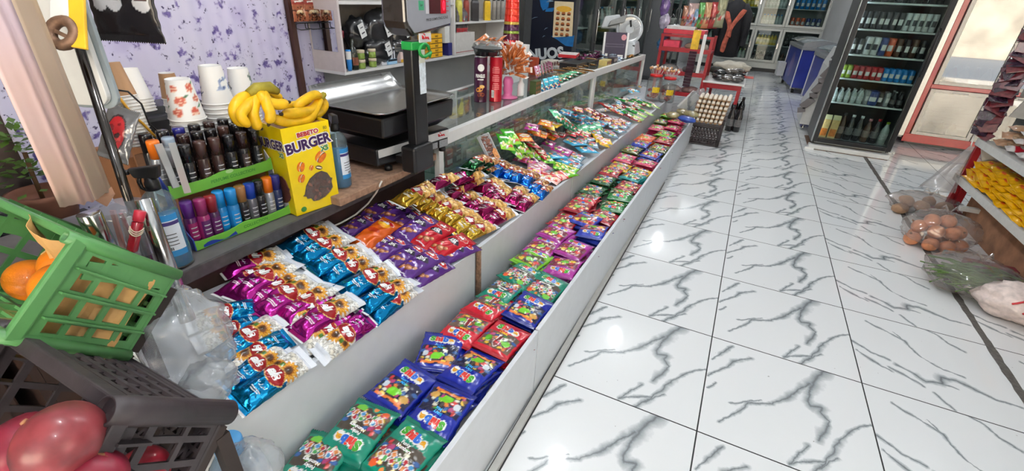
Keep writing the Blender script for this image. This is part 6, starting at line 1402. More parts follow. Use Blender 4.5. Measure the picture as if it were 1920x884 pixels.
candy('red', (186, 30, 40), (246, 220, 200), style=0); candy('light blue', (70, 170, 210), (220, 60, 70), style=0, W=.11, L=.16, txt='BANCO'); candy('pale pink', (226, 150, 180), (190, 40, 90), style=1); candy('coral', (230, 80, 80), (250, 200, 190), style=2); candy('lime', (110, 190, 40), (240, 220, 80), style=0)
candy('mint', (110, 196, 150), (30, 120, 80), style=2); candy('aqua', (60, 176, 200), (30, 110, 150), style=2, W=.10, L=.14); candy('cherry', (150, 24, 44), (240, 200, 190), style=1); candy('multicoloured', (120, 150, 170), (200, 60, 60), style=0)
candy('long green', (36, 140, 50), (170, 210, 110), .07, .24, 2); candy('long red', (190, 60, 60), (240, 220, 210), .05, .22, 1); candy('silver', (190, 190, 190), (176, 40, 60), .05, .12, 1, .014); candy('sky', (90, 180, 214), (240, 240, 240), .05, .15, 2, .014); candy('dark red', (120, 20, 34), (220, 200, 190), .05, .12, 1, .014)
CZL = {}
def put_candy(kind, q, deg, dz, where, tilt=.0, k=1., conv=C4):
    p = at_mid(*conv(q), dz); n = Vector((km(p.y), 0, 1)).normalized()
    if p.x < -.672: p = at(*conv(q), x=-.672)
    M = frame(p, Vector((math.cos(math.radians(deg)), math.sin(math.radians(deg)), 0)), n) @ rotm(tilt, RU(-.15, .15), 0) @ Matrix.Scale(k, 4)
    i = CZL.get((kind, where), 0); CZL[(kind, where)] = i + 1
    inst(CANDY[kind], M, f'{kind} sweet bag {where}' + (f', {ORD[i]} of them from the nut packs' if True else ''), 'sweet bag', f'{kind} sweet bags {where}')
for q, d in (((230, 225), 60), ((285, 275), 70), ((250, 305), 100), ((200, 255), 50), ((300, 325), 85), ((330, 300), 80)): put_candy('green', q, d, .02, 'leaning on the glass beside the tray of nuts', .35)
for q, d in (((305, 228), 40), ((360, 195), 20), ((400, 212), 10), ((455, 222), 0), ((420, 150), 15)): put_candy('orange', q, d, .022, 'near the glass in the middle of the sweets')
for q, d in (((440, 262), 10), ((500, 296), -10), ((345, 172), 20), ((530, 310), 5)): put_candy('violet', q, d, .022, 'beside the orange ones')
put_candy('dark purple', (290, 345), 10, .02, 'next to the blue almond packs'); put_candy('dark purple', (345, 360), -20, .012, 'next to the blue almond packs')
for q, d in (((440, 168), 20), ((470, 158), 0)): put_candy('yellow', q, d, .02, 'by the glass behind the orange ones')
for q, d in (((722, 244), 30), ((740, 262), 30), ((712, 226), 35), ((755, 250), 25)): put_candy('yellow', q, d, .018, 'overlapping at the front edge')
for q, d in (((340, 262), 50), ((385, 300), 40), ((410, 330), 60), ((505, 215), 0), ((560, 205), 20), ((600, 200), -10), ((640, 215), 10), ((460, 205), 30)): put_candy('red', q, d, .016, 'scattered between the orange and blue ones')
put_candy('light blue', (590, 262), -30, .026, 'lying large at the front'); put_candy('light blue', (650, 300), -40, .018, 'lying large at the front'); put_candy('light blue', (480, 332), -35, .016, 'lying large at the front'); put_candy('light blue', (540, 362), -30, .010, 'lying large at the front')
for q, d in (((400, 392), -10), ((360, 400), 20)): put_candy('pale pink', q, d, .018, 'next to the blue almond packs at the front')
for q, d in (((470, 455), 0), ((425, 445), 10), ((505, 440), -15)): put_candy('coral', q, d, .010, 'frontmost beside the blue almond packs')
for q, d in (((545, 430), -20), ((430, 350), 40), ((355, 330), 60), ((530, 400), 10), ((560, 410), 0), ((500, 390), 20)): put_candy('lime', q, d, .010, 'among the front sweets')
for q, d in (((600, 340), 0), ((680, 270), 20), ((575, 330), 40), ((620, 250), 10), ((660, 240), -10), ((700, 200), 20), ((560, 250), 0), ((800, 170), 10), ((830, 195), -20), ((870, 150), 0), ((765, 200), 15), ((790, 215), 25), ((580, 385), 0), ((850, 170), 0), ((760, 150), 0)): put_candy('multicoloured', q, d, .012, 'filling the shelf front')
for q, d in (((485, 110), 70), ((505, 125), 75), ((520, 140), 80), ((540, 150), 80), ((560, 165), 85), ((590, 175), 80), ((620, 180), 75), ((650, 190), 70), ((690, 190), 60), ((720, 180), 60)): put_candy('mint', q, d, .016, 'standing in a row below the glass', .4)
for q, d in (((535, 90), 10), ((590, 105), -20), ((640, 120), -30), ((625, 145), -10), ((680, 150), -20), ((730, 152), 0), ((600, 130), 10)): put_candy('aqua', q, d, .024, 'in front of the mint ones by the glass')
for q, d in (((600, 75), 20), ((665, 80), 0), ((695, 95), -10), ((735, 108), -20), ((765, 130), 0), ((700, 118), 10), ((800, 135), 10), ((820, 150), 10), ((845, 140), 0)): put_candy('cherry', q, d, .016, 'near the white post of the glass counter')
for i, (q, d) in enumerate((((855, 28), 95), ((900, 35), 98), ((950, 38), 96), ((1000, 48), 94), ((870, 95), 92), ((920, 92), 96), ((900, 110), 90), ((960, 85), 95))): put_candy('long green', q, d - 20, .014, 'lying across the third shelf')
for i, (q, d) in enumerate((((790, 66), 90), ((830, 72), 80), ((880, 70), 85), ((930, 66), 90), ((760, 60), 80), ((800, 85), 100))): put_candy('long red', q, d - 20, .010, 'between the long green packs')
rs = random.Random(31)
for i in range(34):
    px_, py_ = 1140 + rs.uniform(0, 110), 0; u = (px_ - 1140) / 110
    py_ = 176 - 22 * u + rs.uniform(-14, 8) - (8 if u > .5 else 0)
    p = at_mid(px_, py_, .014)
    if p.x > -.36 or p.x < -.74 or p.y < 2.72 or p.y > 4.7: p = Vector((rs.uniform(-.70, -.38), rs.uniform(2.75, 3.9), 0)); p.z = zm(p.x, p.y) + .014
    kind = ['silver', 'dark red', 'sky', 'silver', 'dark red'][i % 5]; n = Vector((km(p.y), 0, 1)).normalized()
    o = inst(CANDY[kind], frame(p, Vector((rs.uniform(-1, 1), rs.uniform(-1, 1), 0)), n), f'{kind} wrapped sweet on the far raised shelf, {nth(i)} counted from the green packs', 'sweet', 'wrapped sweets on the far raised shelf')
# clear tray of nuts leaning on the glass
a = at(926, 304, x=-.655)
Mx = frame((a + Vector((.0, 0, .004))), Vector((.10, .99, 0)), Vector((.80, -.25, .55)))
t = E('nut_tray', 'clear plastic tray of brown nuts leaning against the glass behind the green packs', 'nut tray', Mx)
tw, tl = .075, .15
MB().box(-tw / 2, tw / 2, .0, tl, .0, .003).box(-tw / 2, -tw / 2 + .003, 0, tl, .003, .02).box(tw / 2 - .003, tw / 2, 0, tl, .003, .02).box(-tw / 2 + .003, tw / 2 - .003, 0, .003, .003, .02).box(-tw / 2 + .003, tw / 2 - .003, tl - .003, tl, .003, .02).build('tray', mat('clear_tray_rim', (196, 198, 200), .2, coat=.5), t)
nm_ = [mat('nut_a', (120, 78, 66), .5, mott=.3, scale=90), mat('nut_b', (146, 102, 86), .5, mott=.3, scale=90)]; rs = random.Random(2); g = MB()
for k in range(90): g.ell((0, 0, 0), (.0075, .0048, .004), 8, 6, k % 2, TR(rs.uniform(-tw / 2 + .01, tw / 2 - .01), rs.uniform(.012, tl - .012), rs.uniform(.006, .014), 0, 0, rs.uniform(0, 3)))
o = g.build('nut_filling', nm_, t); o['kind'] = 'stuff'
MB().prism([(.0, .004), (.034, .004), (.034, .055), (.02, .065), (.0, .045)], .0205, .0212).build('sticker', mat('orange_sticker', (206, 140, 84), .4, mott=.4, scale=90), t)
# lollipop jars at the shelf end
jarp = glass_mat('jar_plastic', (226, 230, 230), .10, .05); redlid = mat('red_lid', (206, 36, 40), .35)
for i, (q, lb) in enumerate((((1226, 168), 'clear jar of lollipops with a red lid, nearer the glass counter'), ((1252, 172), 'clear jar of lollipops with a red lid, at the aisle end of the shelf'))):
    p = at(*q, y=4.25 + .12 * i); zb = zm(p.x, p.y) - .01; p = Vector((p.x, p.y, zb)); t = E('lollipop_jar', lb, 'jar', MT(p), 'lollipop jars at the end of the raised shelf'); h = .26
    MB().lathe([(0, 0), (.075, 0), (.085, .01), (.085, h - .04), (.065, h - .01), (.065, h)], 20).build('jar_body', jarp, t); MB().lathe([(.07, h - .004), (.07, h + .02), (.0, h + .022)], 20).build('lid', redlid, t)
    rs = random.Random(i + 4)
    fill = MB()
    for k in range(40): fill.ell((rs.uniform(-.05, .05), rs.uniform(-.05, .05), rs.uniform(.03, .13)), (.018, .016, .016), 8, 6, k % 3)
    fo = fill.build('sweet_filling', [mat('lolly_a', (206, 130, 110), .3), mat('lolly_b', (226, 206, 196), .3), mat('lolly_c', (176, 60, 56), .3)], t); fo['kind'] = 'stuff'
    MB().lathe([(.0855, .09), (.0855, .15)], 8, 0, None, False, -1.6, -.6).build('yellow_label', mat('yellow_label', (226, 190, 40), .4, mott=.2, scale=60), t)
    for k in range(14):
        a = k * 2.4; r = .012 + .045 * (k / 14) ** .5; x, y = r * math.cos(a), r * math.sin(a); hh = h + .07 + .03 * rs.random()
        lt = E('lollipop', f'lollipop with a pale head stuck in the {"first" if i == 0 else "aisle-side"} red-lidded jar, {ORD[k]} from the middle', 'lollipop', MT((p.x + x, p.y + y, p.z)), 'lollipops in the jars')
        MB().tube([(0, 0, h + .015), (x * .5, y * .5, hh)], .002, 6).build('stick', WHITE2, lt); MB().ell((x * .5, y * .5, hh + .01), (.014, .014, .015), 10, 8).build('head', mat('lolly_head%d' % (k % 2), [(206, 150, 100), (222, 214, 206)][k % 2], .3, mott=.3, scale=60), lt)
# ---------------------------------------------------------------- goods on top of the glass counter
def top(px_, py_, dz=0): 
    z = .82
    for _ in range(8): p = at(px_, py_, z=z); z = zt(p.y) - .008 + .004 + dz
    return Vector((p.x, p.y, z))
def crisp_can(q, body, lab, back):
    p = top(*q); p.x -= .02; r, h = .0385, .255
    t = E('crisp_tube', lab, 'crisp tube', MT(p), 'tall crisp tubes on the glass counter')
    MB().lathe([(0, 0), (r, 0), (r, .004), (r * .985, .006), (r * .985, h - .006), (r, h - .003), (r, h), (0, h)], 32).build('tube_body', mat('crisp_%d' % body[0], body, .3, metal=.2, coat=.5, mott=.06), t); MB().lathe([(r * 1.01, h - .004), (r * 1.01, h + .004), (r * .9, h + .005), (0, h + .005)], 28).build('metal_rim', CHROME, t)
    va = math.atan2(CC.y - p.y, CC.x - p.x)
    def wrap(P): a = va + P.x / r; return Vector((r * 1.004 * math.cos(a), r * 1.004 * math.sin(a), P.y))
    g = MB()
    if not back:
        g.text('PRINGLES', .026, 0, TR(-.002, .150, 0), bold=.05, wrap=wrap, sx=.52)
        for k in range(8): pass
        g.add([wrap(Vector((x, z, 0))) for x, z in ((-.018, .128), (-.006, .128), (.006, .128), (.018, .128), (.018, .134), (.006, .134), (-.006, .134), (-.018, .134))], [(0, 1, 6, 7), (1, 2, 5, 6), (2, 3, 4, 5)], 0)
        g.build('lettering', wht, t)
        # printed crisps and a pale round badge
        for (cx, cz, rx, rz, mi, rot) in ((-.006, .075, .022, .014, 0, .3), (.010, .092, .016, .009, 1, -.2), (.004, .045, .022, .014, 2, .1), (.0, .026, .018, .012, 3, 0)):
            vs = [wrap(Vector((0, cz, 0)) + Vector((cx, 0, 0)))]
            n = 18
            for k in range(n): a = 2 * PI * k / n; x = rx * math.cos(a); z = rz * math.sin(a); vs.append(wrap(Vector((cx + x * math.cos(rot) - z * math.sin(rot), cz + x * math.sin(rot) + z * math.cos(rot), 0))) * 1.0)
            vs = [Vector((v.x * (1.002 + .002 * mi), v.y * (1.002 + .002 * mi), v.z)) for v in vs]
            MB().add(vs, [(0, 1 + k, 1 + (k + 1) % n) for k in range(n)]).build('printed_crisp', mat(['crisp_gold', 'crisp_pale', 'crisp_sauce', 'crisp_dark'][mi], [(226, 150, 60), (240, 190, 110), (150, 70, 40), (70, 30, 40)][mi], .4, mott=.2, scale=80), t)
        n = 20; vs = [wrap(Vector((.002 + .005 * j * math.cos(2 * PI * k / n), .196 + .005 * j * math.sin(2 * PI * k / n), 0))) for j in range(5) for k in range(n)]
        MB().add(vs, [(j * n + k, j * n + (k + 1) % n, j * n + n + (k + 1) % n, j * n + n + k) for j in range(4) for k in range(n)]).build('round_badge', wht, t)
    else:
        pk = mat('pale_pink_print', (226, 130, 130), .4)
        for k in range(12): 
            z = .195 - .010 * k - .006 * (k // 4); w_ = .022 if k % 4 else .016
            g.add([wrap(Vector((x, zz, 0))) for zz in (z, z + .005) for x in (-w_, -w_ * .33, w_ * .33, w_)], [(0, 1, 5, 4), (1, 2, 6, 5), (2, 3, 7, 6)], 0)
        g.build('small_print', pk, t); g = MB()
        g.add([wrap(Vector((x, zz, 0))) for zz in (.025, .068) for x in (-.026, -.018, -.008)], [(0, 1, 4, 3), (1, 2, 5, 4)], 0); g.build('barcode', wht, t)
        g = MB(); g.add([wrap(Vector((x, zz, 0))) * 1.001 for zz in (.03, .063) for x in (-.022, -.019, -.016, -.015, -.012, -.010)], [(0, 1, 7, 6), (2, 3, 9, 8), (4, 5, 11, 10)], 0); g.build('barcode_lines', DARKG, t)
        pass
    return p
pA = crisp_can((906, 191), (70, 22, 54), 'purple crisp tube with white lettering on the glass counter', False)
pB = crisp_can((934, 190), (190, 20, 40), 'red crisp tube turned to its back on the glass counter', True)
t = E('lidded_bowl', 'black plastic bowl with a clear domed lid resting on the two crisp tubes', 'bowl', MT(((pA.x + pB.x) / 2 - .01, (pA.y + pB.y) / 2, pA.z + .2615)))
MB().lathe([(0, 0), (.070, 0), (.080, .030), (.090, .036), (.090, .040), (.082, .038), (.072, .004), (0, .004)], 30, 0, None, False).build('bowl', mat('glossy_black', (26, 26, 30), .15, coat=.5), t); MB().lathe([(.091, .040), (.086, .046), (.078, .066), (.06, .072), (0, .072)], 30, 0, None, False).build('domed_lid', glass_mat('clear_lid', (226, 230, 230), .12, .06), t)
# tall column of stacked glittering red cups
p = at(957, 100, x=-1.12); p.z = at(925, 88, x=-1.12).z - .008; t = E('cup_tower', 'tall tower of glossy red striped paper cups standing behind the crisp tubes', 'cup tower', MT(p))
segs = [(.046, .0, (170, 24, 40)), (.046, .05, (96, 26, 50)), (.044, .11, (120, 150, 40)), (.043, .125, (70, 20, 46)), (.042, .17, (200, 170, 60)), (.041, .185, (226, 50, 30)), (.040, .235, (210, 40, 40))]
zz = 0
for k in range(13):
    col = [(186, 24, 36), (90, 24, 52), (130, 150, 44), (70, 20, 60), (196, 160, 60), (226, 46, 26), (230, 60, 30), (226, 46, 26)][min(k, 7)]; hh = .04 if k not in (2, 4) else .018; r = .060 - .0016 * k
    MB().lathe([(r, zz), (r + .0015, zz + .003), (r, zz + .006), (r * .975, zz + hh)], 24, 0, None, False).build('cup_band', mat('tower_%d_%d' % (col[0], col[2]), col, .2, metal=.3, coat=.6), t); zz += hh
MB().lathe([(0, zz), (.028, zz)], 24).build('top_disc', MATS['tower_226_26'], t)
# bunch of wrapped wafers on sticks in a pink holder
hp = top(965, 185); hp.x -= .05; t = E('wafer_holder', 'pink plastic holder with a round foot under the bunch of wrapped wafers', 'holder', MT(hp)); pinkp = mat('pink_plastic', (216, 110, 160), .35, coat=.2)
MB().lathe([(0, 0), (.062, 0), (.064, .006), (.030, .012), (.026, .03), (.032, .05), (.027, .07), (.033, .09), (.030, .11), (.022, .125), (0, .125)], 24).build('holder_body', pinkp, t)
def wafp(P):
    P.C[:] = arr((196, 112, 60), 0)
    for k in range(9): P.line([(-.03, -.05 + .0125 * k), (.03, -.05 + .0125 * k)], .0012, (150, 80, 40))
    P.line([(-.005, -.06), (-.005, .06)], .001, (150, 80, 40)); P.line([(.005, -.06), (.005, .06)], .001, (150, 80, 40)); P.rect(-1, 1, .043, 1, (226, 214, 204)); P.rect(-1, 1, -1, -.043, (226, 214, 204)); P.ell(.006, .0, .004, .02, (226, 170, 130))
waf = pack_mesh(.034, .11, .009, wafp, .012, 12, 30, 4).build('wrapped_wafer', FOIL); COL.objects.unlink(waf)
rs = random.Random(6)
for k in range(36):
    a = k * 2.4; el = .25 + 1.75 * (k / 36); d = Vector((math.cos(a) * math.sin(el + .1), math.sin(a) * math.sin(el + .1), math.cos(el * .9)))
    c = hp + Vector((0, .02, .155)) + Vector((d.x * .085, d.y * .085, d.z * .125))
    y = d; x = d.orthogonal().normalized(); x = (x * math.cos(k) + d.cross(x) * math.sin(k)); z = x.cross(y)
    M = Matrix(((x.x, y.x, z.x, c.x), (x.y, y.y, z.y, c.y), (x.z, y.z, z.z, c.z), (0, 0, 0, 1)))
    inst(waf, M, f'clear wrapped orange wafer in the bunch above the pink holder, {nth(k)} from the top', 'wafer', 'wrapped wafers in a bunch')
for k in range(8):
    c = top(905 + 6 * k, 92 + 3 * (k % 2)); c = Vector((c.x - .02, c.y - .2, c.z)); c = at(903 + 6 * k, 74 + 5 * (k % 3), x=-1.12); inst(waf, MT(c) @ rotm(rs.uniform(-1, 1), rs.uniform(-1, 1), k), f'clear wrapped orange wafer lying behind the black bowl, {ORD[k]} along', 'wafer', 'wrapped wafers behind the bowl')
c = at(925, 88, x=-1.12); zz = zt(c.y)
t = E('wafer_carton', 'open white carton of wrapped wafers behind the crisp tubes', 'carton', MT((-1.12, c.y, zz - .004))); MB().box(-.06, .06, -.14, .46, 0, c.z - zz - .005).build('carton_body', WHITE2, t, bevel=.002)
# boxes and packs along the counter top
def top_box(q, sx, sy, sz, col, label, rz=0, txt=None, tcol=(230, 220, 200), top_col=None, dz=0, dots=None):
    p = top(*q); t = E('sweet_box', label, 'box', TR(p.x, p.y, p.z + dz, 0, 0, rz))
    MB().box(-sx / 2, sx / 2, -sy / 2, sy / 2, 0, sz).build('box_body', mat('tb_%d_%d_%d' % col, col, .4, coat=.2, mott=.12, scale=60), t, bevel=.002)
    if top_col: MB().box(-sx / 2 + .003, sx / 2 - .003, -sy / 2 + .003, sy / 2 - .003, sz, sz + .0008).build('box_top', mat('tb_%d_%d_%d' % top_col, top_col, .4, mott=.3, scale=70), t)
    if txt: MB().text(txt, min(sz * .5, sy * .34), 0, Matrix(((0, 0, 1, sx / 2 + .001), (1, 0, 0, 0), (0, 1, 0, sz * .5), (0, 0, 0, 1))), bold=.03).build('lettering', mat('tbi_%d_%d_%d' % tcol, tcol, .5), t)
    if dots:
        g = MB()
        for i in range(dots[0]):
            for j in range(dots[1]): g.disc((0, 0, 0), sy / dots[0] * .36, sz / dots[1] * .34, 12, 0, Matrix(((0, 0, 1, sx / 2 + .0008), (1, 0, 0, -sy / 2 + sy * (i + .5) / dots[0]), (0, 1, 0, sz * (j + .5) / dots[1]), (0, 0, 0, 1))))
        g.build('printed_pattern', mat('tbd_%d' % dots[2][0], dots[2], .4), t)
    return t
t = E('white_bottle', 'ribbed white plastic bottle beside the pink holder', 'bottle', MT(top(981, 182) - Vector((.02, 0, 0)))); MB().lathe([(0, 0)] + [(.020 + .0022 * (k % 2), .004 + .008 * k) for k in range(10)] + [(.010, .095), (.010, .12), (0, .12)], 20).build('bottle', WHITE2, t)
top_box((1003, 176), .045, .085, .085, (66, 80, 40), 'dark green chocolate box with a wafer picture beside the white bottle', dots=(3, 3, (150, 90, 50)))
top_box((1000, 140), .06, .06, .13, (170, 66, 34), 'orange and brown chocolate carton standing behind the green box')
for k in range(6):
    p = top(1010 + 5 * k, 148 - 2 * k); inst(CANDY['pale pink'], TR(p.x - .02, p.y, p.z + .05, PI / 2 - .3, 0, PI / 2 + .2 * k) @ Matrix.Scale(.7, 4), f'pink and white sweet bag standing behind the blue packs, {ORD[k]} along the counter', 'sweet bag', 'pink and white sweet bags on the counter')
for k in range(4):
    p = top(1018 + 9 * k, 172 - 3 * k); inst(CANDY['aqua'], TR(p.x - .01, p.y, p.z + .035, PI / 2 - .5, 0, PI / 2 - .15 * k) @ Matrix.Scale(.6, 4), f'blue and white sweet bag at the counter edge, {ORD[k]} from the green chocolate box', 'sweet bag', 'blue sweet bags on the counter')
for k in range(6):
    p = top(1040 + 8 * k, 158 - 3 * k); inst(CANDY['mint'], TR(p.x - .01, p.y, p.z + .012 + .003 * k, .05, .05, .4 * k) @ Matrix.Scale(.9, 4), f'green sweet bag lying on the counter edge, {ORD[k]} from the blue ones', 'sweet bag', 'green sweet bags on the counter')
top_box((1030, 124), .10, .18, .05, (206, 200, 188), 'white chocolate box with dark pictures behind the gold bars', dots=(3, 1, (90, 40, 40)))
barp = pack_mesh(.035, .15, .009, lambda P: (P.C.__setitem__(slice(None), arr((140, 92, 40), .8)), P.line([(0, -.04), (0, .045)], .006, (226, 206, 160)), P.rect(-1, 1, .066, 1, (190, 140, 60), .9)), .008, 12, 30, 3).build('chocolate_bar', FOIL); COL.objects.unlink(barp)
rs = random.Random(4)
for k in range(18):
    u = k / 18; p = top(1048 + 62 * u + rs.uniform(-4, 4), 146 - 14 * u - 9 * (k % 3)); inst(barp, TR(p.x, p.y, p.z + .010 + .005 * (k % 3), rs.uniform(-.05, .05), rs.uniform(-.1, .1), PI / 2 + rs.uniform(-.3, .3)), f'gold wrapped chocolate bar on the counter edge, {nth(k)} from the green bags', 'chocolate bar', 'gold chocolate bars on the counter')
top_box((1075, 126), .16, .30, .045, (26, 24, 26), 'long black chocolate box open on the counter'); top_box((1100, 122), .12, .26, .04, (30, 28, 28), 'second long black chocolate box next to the yellow one')
top_box((1066, 112), .18, .26, .03, (190, 30, 40), 'flat white and red biscuit box behind the black chocolate boxes', top_col=(226, 220, 216), dz=.03, rz=.2)
top_box((1134, 122), .08, .16, .05, (200, 180, 110), 'small yellow and white box at the counter edge', dots=(3, 1, (120, 60, 40))); top_box((1148, 116), .07, .14, .045, (60, 50, 54), 'small dark patterned box at the counter edge beside the yellow one', dots=(3, 1, (190, 180, 170)))
tw_ = pack_mesh(.035, .06, .011, lambda P: P.C.__setitem__(slice(None), arr((176, 190, 206), .6)), .012, 12, 18, 8).build('wrapped_candy', FOIL); tp_ = pack_mesh(.035, .06, .011, lambda P: P.C.__setitem__(slice(None), arr((96, 30, 70), .5)), .012, 12, 18, 9).build('wrapped_candy', FOIL); tg_ = pack_mesh(.035, .06, .011, lambda P: P.C.__setitem__(slice(None), arr((176, 120, 50), .7)), .012, 12, 18, 10).build('wrapped_candy', FOIL); td_ = pack_mesh(.035, .06, .011, lambda P: P.C.__setitem__(slice(None), arr((66, 62, 54), .3)), .012, 12, 18, 11).build('wrapped_candy', FOIL)
for o in (tw_, tp_, tg_, td_): COL.objects.unlink(o)
for proto, nm, (x0, x1), (ya, yb), n in ((td_, 'dark', (1076, 1110), (103, 100), 14), (tp_, 'purple', (1086, 1128), (111, 104), 22), (tw_, 'silver blue', (1122, 1164), (110, 108), 34), (tg_, 'gold', (1160, 1186), (110, 104), 12)):
    for k in range(n):
        u = rs.random(); p = top(x0 + (x1 - x0) * u, ya + (yb - ya) * u + rs.uniform(-5, 7)); inst(proto, TR(p.x, p.y, p.z + .010 + .014 * (k % 3), rs.uniform(-.4, .4), rs.uniform(-.4, .4), rs.uniform(0, 6)), f'{nm} wrapped sweet in the heap on the far glass counter, {nth(k)} of its colour', 'sweet', f'{nm} sweets heaped on the counter')
# upright purple calendar box in a white frame
p = top(1128, 108); M = frame(p, Vector((.88, .42, 0)), Vector((.35, -.93, .12)))
t = E('purple_box', 'flat dark purple box in a white frame standing on the far glass counter', 'box', M); W_, H_ = .27, .26
MB().box(-.0, W_, .0, H_, -.05, 0).build('box_body', WHITE2, t, bevel=.003); MB().box(.022, W_ - .022, .004, H_ + .001, .0005, .002).build('purple_front', mat('purple_card', (44, 30, 56), .4, coat=.2), t)
MB().box(.03, W_ - .04, .115, .145, .0022, .003).build('grey_frame', mat('grey_print', (110, 100, 116), .4), t); MB().box(.034, W_ - .044, .119, .141, .0031, .0036).build('frame_inset', MATS['purple_card'], t)
MB().disc((W_ * .8, H_ * .82, .0025), .028, .030, 12).build('pink_burst', mat('pink_print', (206, 140, 146), .4), t); MB().box(W_ * .62, W_ * .84, .012, .036, .0022, .003).box(W_ * .12, W_ * .22, .018, .045, .0022, .003).build('barcode', wht, t)
top_box((1158, 106), .05, .08, .16, (150, 106, 80), 'narrow carton with a portrait photo beside the purple box', top_col=None, txt=None, dots=(1, 2, (206, 160, 130)))
# meat slicer
p = top(1188, 106); t = E('meat_slicer', 'grey enamelled meat slicer with a round blade guard at the end of the glass counter', 'meat slicer', TR(p.x - .13, p.y + .05, p.z, 0, 0, .05)); enam = mat('grey_enamel', (178, 182, 184), .35, coat=.3, mott=.05)
MB().quadhex([(-.16, -.22, .02), (.16, -.22, .02), (.16, .20, .02), (-.16, .20, .02)], [(-.13, -.12, .16), (.13, -.12, .16), (.13, .16, .16), (-.13, .16, .16)]).build('base', enam, t, bevel=.02)
for x, y in ((-.13, -.18), (.13, -.18), (.13, .16), (-.13, .16)): MB().lathe([(0, 0), (.02, 0), (.017, .02), (0, .02)], 12, 0, MT((x, y, 0))).build('foot', BLACKP, t)
MB().box(.11, .135, -.15, .08, .03, .13).build('front_slot', DARKG, t)
vd = (CC - t.matrix_world.translation); 
Ms = frame((.02, .02, .285), Vector((.9, .43, 0)), Vector((.42, -.86, .28)))
MB().lathe([(.0, -.035), (.14, -.035), (.158, -.02), (.160, .0), (.150, .012), (.142, .010), (.138, .004), (.0, .010)], 40, 0, Ms).build('blade_guard', enam, t); MB().lathe([(.05, .0105), (.128, .007), (.132, .009)], 40, 0, Ms, False).build('blade', steel, t)
g = MB()
for k in range(9): g.box(.02, .11, -.05 + .012 * k, -.047 + .012 * k, .0095, .013, 0, Ms @ rotm(0, 0, .6))
g.build('ribbed_plate', enam, t); MB().tube([Ms @ Vector((.01, .02, .012)), Ms @ Vector((.0, .09, .018))], .010, 10).build('black_knob', BLACKP, t)
MB().quadhex([Ms @ Vector(q) for q in ((-.34, .0, -.06), (-.10, .0, -.06), (-.12, .16, -.06), (-.30, .13, -.06))], [Ms @ Vector(q) for q in ((-.34, .0, .0), (-.10, .0, .0), (-.12, .16, .0), (-.30, .13, .0))]).build('carriage', enam, t, bevel=.02)
MB().quadhex([Ms @ Vector(q) for q in ((-.27, .01, .0), (-.08, .06, .0), (-.05, .15, .0), (-.24, .07, .0))], [Ms @ Vector(q) for q in ((-.27, .01, .05), (-.08, .06, .05), (-.05, .15, .05), (-.24, .07, .05))]).build('meat_pusher', mat('dull_steel', (128, 128, 126), .4, metal=.5), t, bevel=.006)
# ---------------------------------------------------------------- goods inside the glass counter
rs = random.Random(17); PK = [(170, 172, 170), (120, 122, 126), (60, 70, 90), (190, 190, 186), (50, 52, 56), (150, 60, 60), (90, 110, 130), (196, 188, 170), (70, 90, 80)]
def ink(): return mat('pack_mark', (206, 204, 200), .5)
pk_cache = {}
def small_pack(x, y, z, i, lb):
    c = PK[i % len(PK)]
    if i % len(PK) not in pk_cache:
        m = MB().box(-.011, .011, -.027, .027, 0, .085).box(.0111, .0115, -.022, .022, .012, .036, 1).box(.0111, .0115, -.022, .022, .060, .066, 1); o = m.build('cigarette_pack', [mat('pk_%d_%d_%d' % c, c, .35, coat=.4, mott=.1), ink()]); COL.objects.unlink(o); pk_cache[i % len(PK)] = o
    inst(pk_cache[i % len(PK)], TR(x, y, z, 0, 0, rs.uniform(-.06, .06)), lb, 'small pack', 'small packs inside the glass counter')
CN = ['pale grey', 'mid grey', 'navy', 'off-white', 'black', 'dull red', 'slate blue', 'cream', 'grey-green']
for lv, z in ((0, .379), (1, .605)):
    for row in range(3):
        y = .42; i = 0
        while y < 2.62:
            k = rs.randrange(9); small_pack(-.80 - .085 * row - .0 * lv, y, z, k, f'{CN[k]} small pack on the {"glass shelf" if lv else "bottom"} inside the counter, {["front", "middle", "back"][row]} row, {nth(i)} from the scale'); y += rs.uniform(.058, .085) if row == 0 else rs.uniform(.07, .13); i += 1
pl = mat('price_rail', (200, 200, 198), .4)
for k, (y0_, y1_, z) in enumerate(((.62, 1.18, .607), (.42, .62, .52), (1.6, 1.75, .66))):
    t = E('price_strip', ['long white price strip on the glass shelf inside the counter', 'short white price strip inside the counter near the scale', 'small white price card inside the glass counter beside the post'][k], 'price strip', TR(-.766, y0_, z)); MB().box(-.003, 0, 0, y1_ - y0_, -.0, .055).build('strip', pl, t); L = y1_ - y0_
    for q in range(max(1, int(L / .14))): MB().text(['54', '62', '38', '70'][q % 4], .022, 0, Matrix(((0, 0, 1, .0008), (1, 0, 0, .06 + .14 * q), (0, 1, 0, .03), (0, 0, 0, 1)))).build('lettering', DARKG, t)
bagb = mat('beige_bag_film', (176, 158, 130), .3, coat=.4, mott=.35, scale=25, bump=.3); bagg = mat('grey_bag_film', (150, 160, 158), .3, coat=.4, mott=.35, scale=25, bump=.3)
for k in range(14):
    lv = k % 2; y = 2.95 + .25 * (k // 2); z = (.379, .605)[lv]; t = crumpled('snack_bag', (-.92, y, z + .085), (.10, .115, .085), f'crumpled {"beige" if k % 3 else "grey"} snack bag on the {"glass shelf" if lv else "bottom"} of the far glass counter, {ORD[k // 2]} from the white post', bagb if k % 3 else bagg, k * 2, None, .10, 'snack bag', 0, 22, 14)
    t['group'] = 'snack bags inside the far glass counter'
